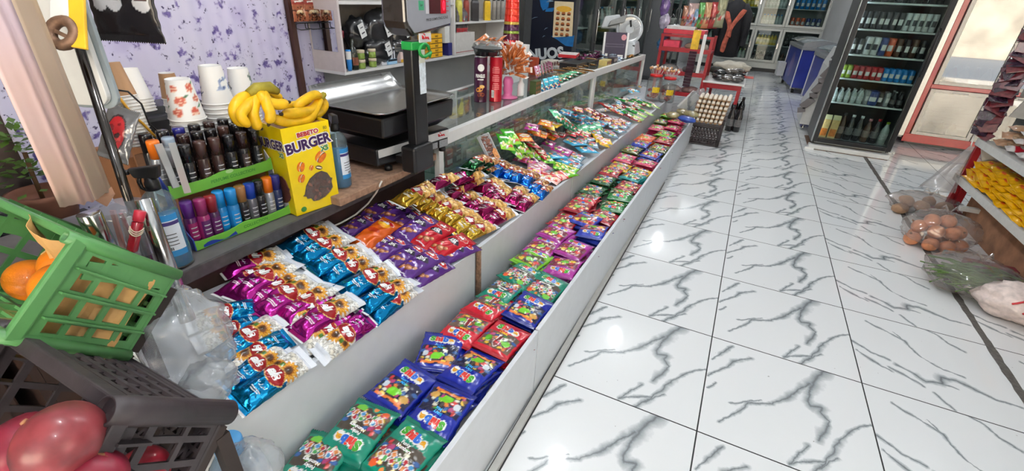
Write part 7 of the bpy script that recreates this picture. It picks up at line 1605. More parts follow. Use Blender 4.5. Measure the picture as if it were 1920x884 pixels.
# ---------------------------------------------------------------- black drinks fridge on the shelf side
def fill_row(items, x0, x1, y, z, shelf, group, depth=0):
    n = len(items); w = (x1 - x0) / n
    for i, it in enumerate(items):
        for r in range(depth + 1):
            o = it[0]; lb = it[1]
            inst(o, TR(x0 + w * (i + .5), y + r * .085, z, 0, 0, RU(-.4, .4)), f'{lb}, {ORD[i]} along the {shelf}' + ('' if r == 0 else ', row behind'), lb.split()[-1], group)
FX0, FX1, FY = 1.275, 2.005, 4.68
t = E('drinks_fridge', 'tall black framed glass-door drinks fridge full of cans and bottles', 'fridge', TR(FX0, FY, 0)); FW = FX1 - FX0; FH = 1.95
def fb(nm, a, m, bev=.003): return MB().box(*a).build(nm, m, t, bevel=bev)
fb('side_panel', (0, .03, .03, .62, .06, FH), frame_m); fb('side_panel', (FW - .03, FW, .03, .62, .06, FH), frame_m); fb('back_panel', (.031, FW - .031, .59, .62, .06, FH), DARKG); added_glow = mat('added_glow_tube', (240, 244, 250), .4, emit=(230, 240, 255), es=9, mott=0); fb('added_glow_tube', (.034, .046, .034, .046, .15, FH - .1), added_glow, 0); fb('top_panel', (.0, FW, .03, .62, FH + .001, FH + .15), frame_m); fb('floor_panel', (.031, FW - .031, .03, .589, .06, .122), inside_m)  # glowing tube is added behind the door stile to brighten the cans
SHZ = [.515, .762, .998, 1.238, 1.480, 1.72]
for z in SHZ: fb('shelf', (.035, FW - .035, .06, .58, z - .016, z), wire_m, .002)
pl_ = MB().box(-.02, FW + .005, -.055, .03, .008, .055); pl_.build('kick_plate', fwhite, t, bevel=.004); MB().box(-.01, FW, -.05, .60, .0, .0079).build('rusty_base', mat('rusty_base', (96, 70, 52), .7, mott=.4, scale=30), t); MB().box(-.05, .04, -.065, -.056, .0, .022).build('foot_block', WHITE2, t)
d = MB().box(0, .048, -.03, .028, .085, FH).box(FW - .048, FW, -.03, .028, .085, FH).box(.048, FW - .048, -.03, .028, .085, .128).box(.048, FW - .048, -.03, .028, FH - .06, FH).build('door', mat('fridge_black', (24, 24, 26), .3, coat=.3), t, bevel=.006)
MB().box(.0485, FW - .0485, -.006, .0, .1285, FH - .0605).build('glass', fglass, d); MB().box(-.008, -.0005, -.034, .02, .085, FH).build('silver_edge', CHROME, d)
MB().tube([(FW - .036, -.03, .85), (FW - .036, -.06, .88), (FW - .036, -.06, 1.25), (FW - .036, -.03, 1.28)], .009, 8).build('handle', BLACKP, d)
GRP = 'cans and bottles in the black fridge'
C_ = lambda c, h=.115, r=.030: (can_bm(c, h, r), f'{c} can'); B_t = lambda c, k, h=.2, r=.032: (bottle_bm(c, k, h, r), f'{c} bottle with a {k} cap')
xa, xb, yy = FX0 + .045, FX1 - .045, FY + .10
fill_row([C_('black', .16, .026)] * 7 + [C_('white', .16, .026)] * 5, xa, xb, yy, 1.239, 'second shelf from the top in the black fridge', GRP, 1)
fill_row([C_('black', .15, .026), C_('black', .15, .026), C_('white', .17, .031), C_('white', .17, .031), C_('navy', .17, .031), C_('orange', .17, .031), C_('brown', .17, .026), C_('black', .17, .026), C_('brown', .17, .026), C_('black', .17, .026)], xa, xb, yy, .999, 'middle shelf of the black fridge', GRP, 1)
fill_row([C_('green', .125, .027)] * 2 + [C_('red', .125, .027)] * 5 + [C_('blue', .125, .027)] * 5, xa, xb, yy, .763, 'brightly coloured shelf of the black fridge', GRP, 1)
fill_row([B_t('clear', 'white', .14, .024)] * 4 + [B_t('clear', 'steel', .15, .028), C_('steel', .14, .026), C_('navy', .14, .045), C_('black', .14, .026), C_('steel', .14, .026), B_t('black', 'steel', .16, .026), B_t('black', 'black', .16, .026)], xa, xb, yy, .516, 'second shelf from the bottom of the black fridge', GRP, 1)
fill_row([B_t('black', 'white', .22, .032)] * 6, xa, xb, yy, 1.481, 'top visible shelf of the black fridge', GRP, 0)
fill_row([B_t('brown', 'black', .28, .035), B_t('black', 'white', .27, .036), B_t('black', 'white', .27, .036), B_t('brown', 'pink', .25, .036), B_t('black', 'red', .26, .036), B_t('clear', 'green', .24, .038)], xa + .16, xb, yy + .02, .123, 'bottom shelf of the black fridge', GRP, 0)
for k in range(2):
    j = E('juice_carton', f'orange juice carton on the bottom shelf of the black fridge, {"at the corner" if k == 0 else "beside the bottles"}', 'juice carton', TR(xa + .045 + .085 * k, yy, .123), 'juice cartons'); MB().box(-.036, .036, -.036, .036, 0, .20).build('carton_body', mat('juice_card', (214, 178, 116), .4, mott=.2, scale=30), j, bevel=.003)
    MB().quadhex([(-.036, -.036, .2005), (.036, -.036, .2005), (.036, .036, .2005), (-.036, .036, .2005)], [(-.036, -.006, .245), (.036, -.006, .245), (.036, .006, .245), (-.036, .006, .245)]).build('gable', mat('juice_gable', (206, 196, 150), .4), j); MB().box(-.03, .03, -.0366, -.0361, .02, .10).build('printed_orange', mat('juice_orange', (216, 120, 40), .4, mott=.3, scale=40), j)
# ---------------------------------------------------------------- red framed double-door fridge
RX0, RX1, RY = 2.30, 3.45, 5.60
redm = mat('red_enamel', (170, 30, 36), .35, coat=.3, mott=.08); crf = mat('cream_frame', (206, 200, 190), .4, mott=.04)
t = E('red_fridge', 'tall red cabinet fridge with cream framed glass doors, street reflected in them', 'fridge', TR(RX0, RY, 0)); RW = RX1 - RX0
def rb(nm, a, m, bev=.003): return MB().box(*a).build(nm, m, t, bevel=bev)
rb('side_panel', (0, .03, .02, .7, .06, 2.1), redm); rb('side_panel', (RW - .03, RW, .02, .7, .06, 2.1), redm); rb('back_panel', (.031, RW - .031, .67, .7, .06, 2.1), inside_m); rb('top_panel', (0, RW, .02, .7, 2.1001, 2.2), redm); rb('lower_rail', (0, RW, 0, .0199, .035, .13), redm); rb('middle_rail', (.05, RW - .05, .0, .0199, .655, .70), redm); rb('stile', (0, .05, .0, .0199, .1301, 2.1), redm); rb('stile', (RW - .05, RW, 0, .0199, .1301, 2.1), redm); rb('floor_panel', (.031, RW - .031, .02, .66, .06, .13), inside_m); rb('base', (.05, RW - .05, .08, .6, .0, .034), frame_m)
rb('shelf', (.035, RW - .035, .06, .66, .688, .70), wire_m); rb('shelf', (.035, RW - .035, .06, .66, 1.12, 1.13), wire_m)
for nm, z0, z1 in (('upper_door', .703, 2.05), ('lower_door', .135, .652)):
    for k, (x0, x1) in enumerate(((.055, .60), (.61, RW - .055))):
        d = MB().box(x0, x0 + .04, -.03, -.002, z0, z1).box(x1 - .04, x1, -.03, -.002, z0, z1).box(x0 + .04, x1 - .04, -.03, -.002, z0, z0 + .035).box(x0 + .04, x1 - .04, -.03, -.002, z1 - .035, z1).build(nm, crf, t, bevel=.003)
        MB().box(x0 + .0405, x1 - .0405, -.016, -.010, z0 + .0355, z1 - .0355).build('glass', glass_mat('mirror_like_glass', (150, 156, 156), .08, .02, 1., 1.8), d)
        MB().box(x0 + .2, x0 + .34, -.034, -.0305, z1 - .028, z1 - .012).build('handle', GREYM, d)
MB().box(-.085, -.002, .0, .65, .10, 2.1).build('silver_side', mat('silver_side', (186, 186, 182), .35, metal=.4), t); MB().lathe([(.018, -.012), (.034, -.012), (.034, .012), (.018, .012), (.018, -.012)], 18, 0, TR(-.16, .05, .036, 0, PI / 2, 0), False).build('caster_wheel', mat('worn_rubber', (150, 124, 104), .7), t); MB().box(-.17, -.002, .03, .07, .075, .099).build('caster_bracket', GREYM, t)
for k, c in enumerate(('yellow', 'orange', 'clear', 'pink', 'clear', 'green', 'white')):
    inst(bottle_bm(c if c != 'green' else 'clear', 'white', .2, .04), TR(RX0 + .12 + .10 * k, RY + .12, .702), f'{c} dairy bottle in the red fridge, {ORD[k]} along the upper shelf', 'bottle', 'bottles in the red fridge')
    if k < 4: inst(bottle_bm('yellow', 'white', .16, .04), TR(RX0 + .12 + .11 * k, RY + .12, .132), f'yellow dairy bottle in the red fridge, {ORD[k]} along the lower shelf', 'bottle', 'bottles in the red fridge')
# ---------------------------------------------------------------- white freezer with stepped grey trim and blue chest freezers
t = E('ice_freezer', 'white freezer with stepped grey trim beside the black fridge', 'freezer', TR(1.20, 5.60, 0)); 
prof = [(0, .07), (.62, .07), (.62, .98), (.16, .98), (.10, .78), (.09, .60), (.0, .30)]
MB().prism(prof, 0, .6, 0, Matrix(((1, 0, 0, 0), (0, 0, 1, 0), (0, 1, 0, 0), (0, 0, 0, 1)))).build('freezer_body', fwhite, t, bevel=.006)
def yz(x, z): return (x, -.012, z)
g = MB(); stp = [(-.02, .22), (-.035, .28), (.06, .40), (.04, .47), (.10, .585), (.08, .65), (.15, .78), (.13, .86), (.20, .985)]
for a, b in zip(stp, stp[1:]): g.bar(yz(*a), yz(*b), .03, .085)
g.build('stepped_trim', mat('grey_trim', (118, 114, 116), .45), t, bevel=.003)
for x, y in ((.06, .05), (.56, .05), (.06, .55), (.56, .55)): MB().lathe([(0, 0), (.022, 0), (.022, .03), (.012, .05), (.012, .069), (0, .069)], 14, 0, MT((x, y, 0))).build('caster', CHROME, t)
blue_m = mat('freezer_blue', (34, 48, 132), .35, coat=.2, mott=.2, scale=4)
def chest(y0, y1, x0, label):
    t = E('chest_freezer', label, 'freezer', TR(x0, y0, 0, 0, 0, .10), 'blue chest freezers'); L = y1 - y0; W = .66
    MB().box(0, W, 0, L, .10, .74).build('freezer_body', blue_m, t, bevel=.01); MB().box(-.012, .0, -.012, .012, .08, .80).build('corner_strip', WHITE2, t); MB().box(-.012, 0, L - .02, L + .004, .08, .80).build('corner_strip', WHITE2, t)
    MB().box(-.02, W + .01, -.02, L + .01, .741, .80).build('silver_frame', mat('freezer_grey', (150, 152, 154), .35, metal=.4), t, bevel=.006)
    pr = [(-.012 + (W + .02) * k / 10, .801 + .11 * math.sin(PI * (.12 + .88 * k / 10)) ** .8) for k in range(11)]
    g = MB()
    g.add([(x, yv, z) for yv in (.0, L - .01) for x, z in pr], [(k, k + 1, 12 + k, 11 + k) for k in range(10)], 0, True); o = g.build('curved_glass_lid', glass_mat('lid_glass', (206, 214, 216), .25, .03), t); m = o.modifiers.new('th', 'SOLIDIFY'); m.thickness = .005
    g = MB(); g.add([(x, 0, z) for x, z in pr] + [(pr[-1][0], 0, .801), (pr[0][0], 0, .801)], [tuple(range(13))]); o = g.build('lid_end', mat('freezer_grey', (150, 152, 154)), t); m = o.modifiers.new('th', 'SOLIDIFY'); m.thickness = .012
    MB().disc((0, 0, 0), .16, .22, 24, 0, Matrix(((0, 0, -1, -.001), (1, 0, 0, L * .45), (0, 1, 0, .44), (0, 0, 0, 1)))).build('printed_oval', mat('freezer_print', (96, 84, 130), .4, mott=.4, scale=6), t)
    MB().box(-.14, -.013, L * .78, L * .97, .16, .42).build('motor_box', fwhite, t, bevel=.006) if y0 > 8 else None
    for x in (.05, W - .05):
        for y in (.08, L - .08): MB().lathe([(0, -.02), (.035, -.02), (.035, .02), (0, .02)], 16, 0, TR(x, y, .036, 0, PI / 2, 0)).build('caster_wheel', BLACKP, t); MB().box(x - .025, x + .025, y - .02, y + .02, .072, .099).build('caster_fork', GREYM, t)
    return t
chest(6.4, 7.9, 1.50, 'blue chest freezer with a curved glass lid just beyond the white freezer'); chest(8.7, 10.1, 1.22, 'blue chest freezer with a curved glass lid farther down the aisle'); 
# ---------------------------------------------------------------- fridges across the back
t = E('back_fridge', 'wide pale six-door glass fridge across the back of the shop', 'fridge', TR(-1.0, 11.6, 0)); BX = 2.72
al = mat('aluminium_frame', (170, 172, 166), .38, metal=.2, mott=.05)
def bb(nm, a, m, bev=.004): return MB().box(*a).build(nm, m, t, bevel=bev)
bb('base', (0, BX, 0, .55, .09, .225), al); bb('plinth', (.05, BX - .05, .12, .5, 0, .089), frame_m); bb('back_panel', (0, BX, .54, .56, .226, 2.0), inside_m); bb('side_panel', (0, .03, .02, .539, .226, 2.0), al); bb('side_panel', (BX - .03, BX, .02, .539, .226, 2.0), al); bb('middle_rail', (.031, BX - .031, .0, .53, .955, .99), al); bb('top_panel', (0, BX, 0, .55, 2.001, 2.08), al)
XB_ = [0, .70, 1.36, 1.94, BX]
for a, b in zip(XB_, XB_[1:]):
    for nm, z0, z1 in (('lower_door', .228, .952), ('upper_door', .993, 1.998)):
        d = MB().box(a + .004, a + .055, -.03, -.001, z0, z1).box(b - .055, b - .004, -.03, -.001, z0, z1).box(a + .055, b - .055, -.03, -.001, z0, z0 + .05).box(a + .055, b - .055, -.03, -.001, z1 - .05, z1).build(nm, al, t, bevel=.003)
        MB().box(a + .0555, b - .0555, -.018, -.012, z0 + .0505, z1 - .0505).build('glass', fglass, d); MB().box(b - .045, b - .025, -.045, -.0305, (z0 + z1) / 2 - .06, (z0 + z1) / 2 + .06).build('handle', CHROME, d)
    for z in (.58, 1.36, 1.66): bb('shelf', (a + .04, b - .04, .03, .53, z, z + .012), wire_m, 0)
BGRP = 'bottles and cans in the back fridge'
for ci, (a, b) in enumerate(zip(XB_, XB_[1:])):
    for z, kinds in ((.227, [('yellow', 'white'), ('clear', 'green'), ('black', 'white'), ('brown', 'steel')][ci]), (.593, [('clear', 'white'), ('clear', 'white'), ('yellow', 'white'), ('black', 'white')][ci]), (1.0, [('black', 'red'), ('brown', 'white'), ('clear', 'blue'), ('orange', 'blue')][ci]), (1.373, [('clear', 'yellow'), ('yellow', 'white'), ('clear', 'white'), ('blue', 'white')][ci])):
        n = 6
        for k in range(n):
            o = bottle_bm(kinds[0], kinds[1], .24, .04) if not (ci == 3 and z > .99) else can_bm(('orange', 'navy')[k // 3] if z < 1.2 else 'blue', .2, .042)
            inst(o, TR(-1.0 + a + .08 + (b - a - .16) * (k + .5) / n, 11.74, z + .001), f'{kinds[0]} {"bottle" if ci < 3 else "drink"} in the back fridge, {ORD[k]} on the {["bottom", "second", "third", "top"][[.227, .593, 1.0, 1.373].index(z)]} shelf of the {ORD[ci]} door', 'bottle', BGRP)
# ---------------------------------------------------------------- bread rack, table, eggs and packs at the aisle end
redr = mat('red_rack_paint', (158, 28, 38), .4, mott=.12)
t = E('bread_rack', 'red metal bread rack at the end of the glass counter', 'rack', TR(-.66, 5.2, 0))
for x in (0, .60):
    for y in (0, .5): MB().box(x, x + .035, y, y + .035, 0, 1.02).build('post', redr, t)
for z in (.30, .55, .83): MB().box(.0, .635, -.01, .545, z, z + .02).box(.0, .635, -.022, -.0101, z, z + .05).build('shelf', redr, t)
MB().box(.0, .635, -.01, .0, 1.00, 1.03).build('top_rail', redr, t)
box_ = lambda nm, lb, c, M, sx, sy, sz, g=None, cat='box': (lambda tt: (MB().box(-sx / 2, sx / 2, -sy / 2, sy / 2, 0, sz).build('box_body', mat('bx_%d_%d_%d' % c, c, .45, mott=.15, scale=20), tt, bevel=.003), MB().box(-sx / 2 + .004, sx / 2 - .004, -sy / 2 + .004, sy / 2 - .004, sz + .0002, sz + .002).build('lid_panel', mat('bl_%d_%d_%d' % c, tuple(min(255, int(v * 1.12 + 8)) for v in c), .5), tt), tt)[2])(E(nm, lb, cat, M, g))
box_('red_box', 'bright pink-red carton on the upper shelf of the bread rack', (206, 60, 84), TR(-.52, 5.30, .852), .20, .18, .10); box_('red_box', 'flat red box lying across the top of the bread rack', (196, 50, 64), TR(-.40, 5.45, 1.032), .5, .4, .05); box_('white_box', 'flat white box at the top of the bread rack', (196, 196, 196), TR(-.45, 5.42, 1.085), .35, .3, .035)
brm = mat('bread_crust', (172, 124, 82), .6, mott=.3, scale=18, bump=.15)
def loaf(x, y, z, lb, m=brm, r=(.11, .07, .05)):
    tt = E('bread_loaf', lb, 'bread', TR(x, y, z + r[2] * .85)); MB().ell((0, 0, 0), r, 20, 12, 0, None, lambda v: 1 + .06 * noise.noise(v * 3) - (.25 * max(0, -v.z) ** 2)).build('crust', m, tt); MB().ell((0, 0, .004), (r[0] * 1.07, r[1] * 1.1, r[2] * 1.05), 16, 10).build('clear_wrap', FILM, tt)
loaf(-.25, 5.28, .852, 'wrapped loaf on the upper shelf of the bread rack'); loaf(-.12, 5.28, .852, 'small pale wrapped bun beside the loaf on the bread rack', mat('bun_pale', (206, 190, 168), .6), (.05, .06, .045)); loaf(-.5, 5.3, .572, 'wrapped loaf on the middle shelf of the bread rack', mat('grey_loaf', (126, 120, 110), .6, mott=.3)); loaf(-.22, 5.3, .572, 'dark wrapped bread on the middle shelf of the bread rack', mat('dark_loaf', (96, 92, 88), .6, mott=.3)); loaf(-.42, 5.3, .322, 'pale wrapped bread on the lowest shelf of the bread rack', mat('pale_loaf', (186, 166, 150), .6, mott=.3)); loaf(-.18, 5.3, .322, 'pinkish wrapped bread on the lowest shelf of the bread rack', mat('pink_loaf', (176, 120, 110), .6, mott=.3))
# yellow-topped sachet strip hanging at the rack's corner, white strip beside it
t = E('sachet_strip', 'hanging strip of dark sachets under a yellow header card at the bread rack corner', 'sachet strip', MT(at(1308, 60, y=5.172)))
MB().box(-.045, .045, 0, .004, -.20, .02).build('header_card', mat('yellow_header', (222, 176, 40), .4, mott=.3, scale=16), t)
for k in range(12): MB().quadhex([(-.045, 0, -.255 - .036 * k), (.045, 0, -.255 - .036 * k), (.045, .006, -.255 - .036 * k), (-.045, .006, -.255 - .036 * k)], [(-.045, -.012, -.222 - .036 * k), (.045, -.012, -.222 - .036 * k), (.045, .002, -.222 - .036 * k), (-.045, .002, -.222 - .036 * k)]).build('sachet', mat('dark_sachet', (64, 30, 44), .3, coat=.6, mott=.3, scale=40), t)
t = E('white_strip', 'narrow white plastic strip hanging beside the dark sachets', 'strip', MT(at(1322, 70, y=5.172))); MB().box(-.02, .02, 0, .004, -.42, .03).build('strip', WHITE2, t); MB().tube([(0, .002, .03), (0, .002, .05)], .004, 8).build('hook', CHROME, t)
# packs standing on the rack
rs = random.Random(23)
for k, (px_, py_, c, w_, h_) in enumerate(((1287, 52, (150, 106, 84), .10, .20), (1297, 44, (176, 150, 146), .09, .22), (1306, 50, (120, 150, 176), .08, .17), (1318, 36, (90, 150, 80), .09, .22), (1328, 38, (190, 150, 110), .09, .22), (1338, 44, (160, 60, 60), .08, .22), (1300, 30, (176, 160, 190), .10, .14), (1345, 58, (150, 150, 120), .08, .26))):
    p = at(px_, py_, y=5.55); o = pack_mesh(w_ * 1.5, h_ * 1.35, .03, lambda P, c=c: (P.C.__setitem__(slice(None), arr(c, .15)), P.blobs(-.06, .06, -.09, .04, 8, .01, .02, [tuple(v * .6 for v in c), (206, 196, 180), (170, 70, 60)])), .012, 14, 20, k).build('snack_bag', FOIL)
    o.matrix_world = MT((p.x, p.y - .1, 1.086 + h_ * .67 + .006 * k)) @ rotm(PI / 2, 0, .35); tag(o, ['brown snack bag', 'mauve snack bag', 'light blue snack bag', 'green snack bag', 'tan snack bag', 'red snack bag', 'pale lilac snack bag', 'olive snack bag'][k] + ' standing on top of the bread rack, ' + ORD[k] + ' from the slicer', 'snack bag', 'snack bags on the bread rack')
# low red table of dark packs
t = E('red_table', 'low red table with a white top crowded with dark packs', 'table', TR(-.02, 5.2, 0)); MB().box(0, .44, 0, 1.3, .44, .50).build('apron', redr, t); MB().box(-.02, .47, -.02, 1.32, .501, .525).build('table_top', WHITE2, t, bevel=.004)
for x in (.0, .40):
    for y in (.0, 1.26): MB().box(x, x + .04, y, y + .04, 0, .439).build('leg', redr, t)
dkp = mat('dark_gloss_pack', (48, 48, 50), .22, coat=.7, mott=.4, scale=24)
for k in range(22):
    x, y = .10 + .13 * (k % 3) + rs.uniform(-.03, .03), 5.27 + .15 * (k // 3) + rs.uniform(-.03, .03)
    c = rs.choice([(46, 46, 48), (64, 62, 60), (90, 84, 78), (40, 44, 46)]); tt = E('dark_pack', f'dark glossy wrapped pack on the low red table, {nth(k)} counted from the egg cartons', 'pack', TR(x, y, .527 + .055 * (1 if k % 4 == 3 else 0) + .033, 0, 0, rs.uniform(-.6, .6)), 'dark wrapped packs on the red table')
    MB().ell((0, 0, 0), (.085, .045, .032), 16, 10, 0, None, lambda v, k=k: 1 + .12 * noise.noise(v * 2 + Vector((k, 0, 0)))).build('wrapped_body', mat('dkp_%d' % c[0], c, .2, coat=.7, mott=.5, scale=30), tt); MB().ell((.02, 0, .022), (.03, .025, .012), 12, 8).build('silver_top', mat('silver_glint', (150, 150, 150), .2, metal=.8, mott=.3), tt)
clothm = mat('white_sack', (196, 190, 174), .7, mott=.15, scale=12, bump=.2); p = at(1345, 112, y=6.0)
tt = E('white_sack', 'crumpled cream cloth sack lying on the back of the red table', 'sack', MT((.22, 6.05, .62))); MB().ell((0, 0, 0), (.24, .20, .08), 26, 16, 0, None, lambda v: 1 + .25 * noise.noise(v * 2.2) + .1 * noise.noise(v * 6)).build('cloth', clothm, tt); MB().ell((-.16, -.18, -.035), (.13, .07, .045), 16, 10, 0, None, lambda v: 1 + .2 * noise.noise(v * 3)).build('dark_fold', mat('dark_cloth', (50, 52, 46), .7), tt)
box_('red_card', 'flat red leaflet hanging over the aisle edge of the red table', (176, 70, 60), TR(.475, 5.9, .527), .12, .22, .004)
# shrink-wrapped dark bottles under the table edge
for k in range(8):
    x, y = .50 + .0 * k, 0; x = .40 + .085 * (k % 2); y = 4.93 + .09 * (k // 2) if k < 4 else 5.6 + .09 * ((k - 4) // 2)
    inst(bottle_bm('black', 'black', .30, .042), TR(x, y, .001), f'large dark bottle on the floor by the egg cartons, {ORD[k]} towards the back', 'bottle', 'dark bottles on the floor by the table')
# egg crate and cartons
t, Mc = crate(Vector((.335, 4.02, .235)), math.radians(0), .33, .26, .225, blk, 'egg_crate', 'black plastic crate on the floor under the stack of egg cartons', 'crate', 'black')
t.matrix_world = Matrix(((-1, 0, 0, .34), (0, 1, 0, 4.02), (0, 0, 1, .235), (0, 0, 0, 1))) @ Matrix.Diagonal((1, 1, 1, 1))
traym = mat('egg_carton_pulp', (168, 134, 100), .8, mott=.15, scale=30); eggm = mat('egg_shell', (236, 226, 212), .45, mott=.04)
eb = MB().ell((0, 0, 0), (.0195, .0195, .026), 12, 9, 0, None, lambda v: 1 - .08 * max(0, v.z)).build('egg', eggm); COL.objects.unlink(eb)
tm = MB()
for i in range(7):
    for j in range(6):
        x, y = (i - 3) * .046, (j - 2.5) * .046
        if i < 7 and j < 6: tm.add([(x - .023, y - .023, .022), (x + .023, y - .023, .022), (x + .023, y + .023, .022), (x - .023, y + .023, .022), (x - .010, y - .010, .0), (x + .010, y - .010, .0), (x + .010, y + .010, .0), (x - .010, y + .010, .0)], [(0, 1, 5, 4), (1, 2, 6, 5), (2, 3, 7, 6), (3, 0, 4, 7), (4, 5, 6, 7)])
tproto = tm.build('egg_carton', traym); COL.objects.unlink(tproto)
for l in range(6):
    z = .242 + .048 * l; lean = .006 * l
    inst(tproto, TR(.175 + lean, 4.15, z), f'brown pulp egg carton, {ORD[l]} from the bottom of the stack on the black crate', 'egg carton', 'egg cartons in the stack')
    n = 0
    for i in range(7):
        for j in range(6):
            if j == 0 or i == 6 or (l == 5 and j < 4): inst(eb, TR(.175 + lean + (i - 3) * .046, 4.15 + (j - 2.5) * .046, z + .030), f'pale egg in the {ORD[l]} carton from the bottom, {nth(n)} from the sweets', 'egg', 'eggs in the cartons'); n += 1
crumpled('plastic_bag', (.03, 4.22, .42), (.10, .12, .13), 'crumpled clear plastic bag between the sweet tray and the egg cartons', bagm, 21)
p = at(1292, 178, y=4.3); tt = E('white_paper_bag', 'white paper packet sticking up behind the noodle bags by the egg cartons', 'paper packet', MT((p.x, p.y, .38)) @ rotm(.2, .6, .5)); MB().box(-.06, .06, -.02, .02, -.10, .14).build('packet', WHITE2, tt, bevel=.012)
nood = mat('noodle_bag', (150, 140, 100), .3, coat=.5, mott=.5, scale=30, bump=.2)
for k in range(4): 
    q = ((1262, 216), (1280, 210), (1296, 214), (1288, 224))[k]; p = at(*q, z=.33 + .012 * k); tt = crumpled('noodle_bag', p, (.07, .10, .03), f'clear bag of pale noodles at the far end of the low tray, {ORD[k]} from the raised shelf', nood if k != 3 else mat('blue_pack', (30, 70, 160), .3, coat=.5, mott=.2), 30 + k, None, .12, 'noodle bag', .3 * k, 22, 12); tt['group'] = 'noodle bags at the tray end'
# clothes hanging far back, bags hanging by the slicer
def hang(name, q, y, sx, sz, m, lb, cat, seed, th=.10):
    c = at(*q, y=y); tt = E(name, lb, cat, MT(c))
    def fn(v): return 1 + .14 * noise.noise(v * 2.2 + Vector((seed, 0, 0))) + .05 * math.sin(9 * math.atan2(v.y, v.x)) * (1 - abs(v.z))
    MB().ell((0, 0, 0), (sx, th, sz), 28, 18, 0, None, fn).build('cloth', m, tt); MB().tube([(0, 0, sz * .9), (0, 0, sz + .10), (.03, 0, sz + .14), (.05, 0, sz + .11)], .006, 8).build('hanger', CHROME, tt); return tt
jk = mat('black_fabric', (26, 26, 30), .8, mott=.2, bump=.2); ok = mat('orange_scarf', (186, 96, 76), .75, mott=.4, scale=14, bump=.2)
tt = E('jacket', 'black jacket hanging in front of the back fridge', 'jacket', MT(at(1372, 52, y=7.6)) @ Matrix.Scale(.86, 4))
MB().lathe([(.0, .50), (.06, .48), (.17, .40), (.20, .20), (.21, -.2), (.22, -.5), (.15, -.52), (0, -.5)], 22, 0, Matrix.Diagonal((1, .6, 1, 1))).build('cloth', jk, tt)
for s in (-1, 1): MB().tube([(.14 * s, 0, .40), (.22 * s, -.02, .25), (.25 * s, -.05, 0), (.25 * s, -.06, -.30)], [.06, .075, .07, .055], 12).build('sleeve', jk, tt)
MB().tube([(0, 0, .48), (0, 0, .60), (.03, 0, .64)], .006, 8).build('hanger', CHROME, tt)
tt = E('orange_scarf', 'orange and pink scarf draped over the black jacket', 'scarf', MT(at(1369, 54, y=7.46)) @ Matrix.Scale(.86, 4))
def band(nm, P, w):
    q = []
    for k, (x, y, z) in enumerate(P): q += [(x - w * (.8 + .3 * math.sin(k * 2)), y, z), (x - w * .3, y - .03, z + .01), (x + w * .3, y - .015, z - .01), (x + w * (.8 + .3 * math.cos(k)), y, z)]
    o = MB().add(q, [(4 * k + i, 4 * k + i + 1, 4 * k + i + 5, 4 * k + i + 4) for k in range(len(P) - 1) for i in range(3)], 0, True).build(nm, ok, tt); m = o.modifiers.new('th', 'SOLIDIFY'); m.thickness = .012; m = o.modifiers.new('s', 'SUBSURF'); m.levels = m.render_levels = 1
band('scarf_end', [(-.14, 0, .30), (-.10, 0, .20), (-.02, -.02, .08), (.0, -.03, -.06), (-.03, -.03, -.25), (-.05, -.02, -.42)], .055); band('scarf_loop', [(.17, 0, .34), (.12, 0, .22), (.04, -.01, .10), (.0, -.05, -.02), (.02, -.05, -.15)], .05)
hang('grey_garment', (1352, 8), 7.8, .35, .28, mat('dark_mixed_cloth', (60, 58, 56), .7, mott=.6, scale=16), 'dark patterned garments bunched on the hanging rail', 'garment', 5, .15); hang('yellow_garment', (1384, 8), 7.7, .10, .16, mat('yellow_cloth', (196, 176, 60), .7, mott=.3), 'small yellow cloth hanging at the end of the rail', 'garment', 9, .06)
for k, (q, c, s) in enumerate((((1247, 12), (110, 86, 140), (.06, .13)), ((1246, 40), (176, 170, 190), (.07, .10)), ((1252, 60), (90, 76, 116), (.06, .08)))): hang('purple_packet', q, 5.6, s[0], s[1], mat('violet_pack%d' % k, c, .25, coat=.6, mott=.5, scale=20), 'purple and silver packet hanging on a strip behind the slicer, ' + ORD[k] + ' from the top', 'packet', k, .03)
c = at(1262, 72, y=5.9); crumpled('plastic_bag', c, (.13, .08, .17), 'white plastic carrier bag hanging behind the meat slicer', mat('milky_film', (190, 192, 190), .35, trans=.0, coat=.3, mott=.1), 33); c = at(1246, 84, y=5.77); crumpled('blue_bag', c, (.10, .06, .10), 'light blue plastic bag behind the bread rack', mat('blue_film', (80, 130, 176), .3, coat=.4, mott=.2), 35)
t = E('hanging_rail', 'steel rail carrying clothes and bags along the far end of the counter', 'rail', TR(0, 0, 0)); MB().tube([at(1340, -40, y=7.6), at(1352, -36, y=7.9)], .012, 8).build('bar', CHROME, t); 
# ---------------------------------------------------------------- gondola shelf with bags on the floor
SX, SY0, SY1 = 2.06, -1.0, 3.12
t = E('gondola_shelf', 'white metal shelf with a red post, stocked with yellow and red packs', 'shelf', TR(SX, 0, 0)); gw = mat('gondola_white', (196, 196, 192), .4, mott=.06); gred = mat('gondola_red', (150, 26, 36), .4, mott=.1); maroon = mat('gondola_maroon', (112, 24, 40), .4, mott=.15)
MB().box(.66, .70, SY0, SY1, 0, 1.9).build('back_panel', mat('gondola_back', (120, 122, 122), .5), t)
for z, d in ((.31, 0.0), (.585, .02), (.945, .12)): MB().box(d, .659, SY0, SY1, z, z + .018).box(d - .012, d - .0001, SY0, SY1, z - .022, z + .028).build('shelf', gw, t)
for y in (SY1 - .03, 1.6, .1):
    MB().box(.06, .10, y, y + .03, 0, .308).build('upright', gred, t)
    for z in (.585, .945): MB().quadhex([(.10, y, z - .16), (.658, y, z - .20), (.658, y + .012, z - .20), (.10, y + .012, z - .16)], [(.04 if z < .9 else .14, y, z - .023), (.658, y, z - .001), (.658, y + .012, z - .001), (.04 if z < .9 else .14, y + .012, z - .023)]).build('bracket', gw, t)
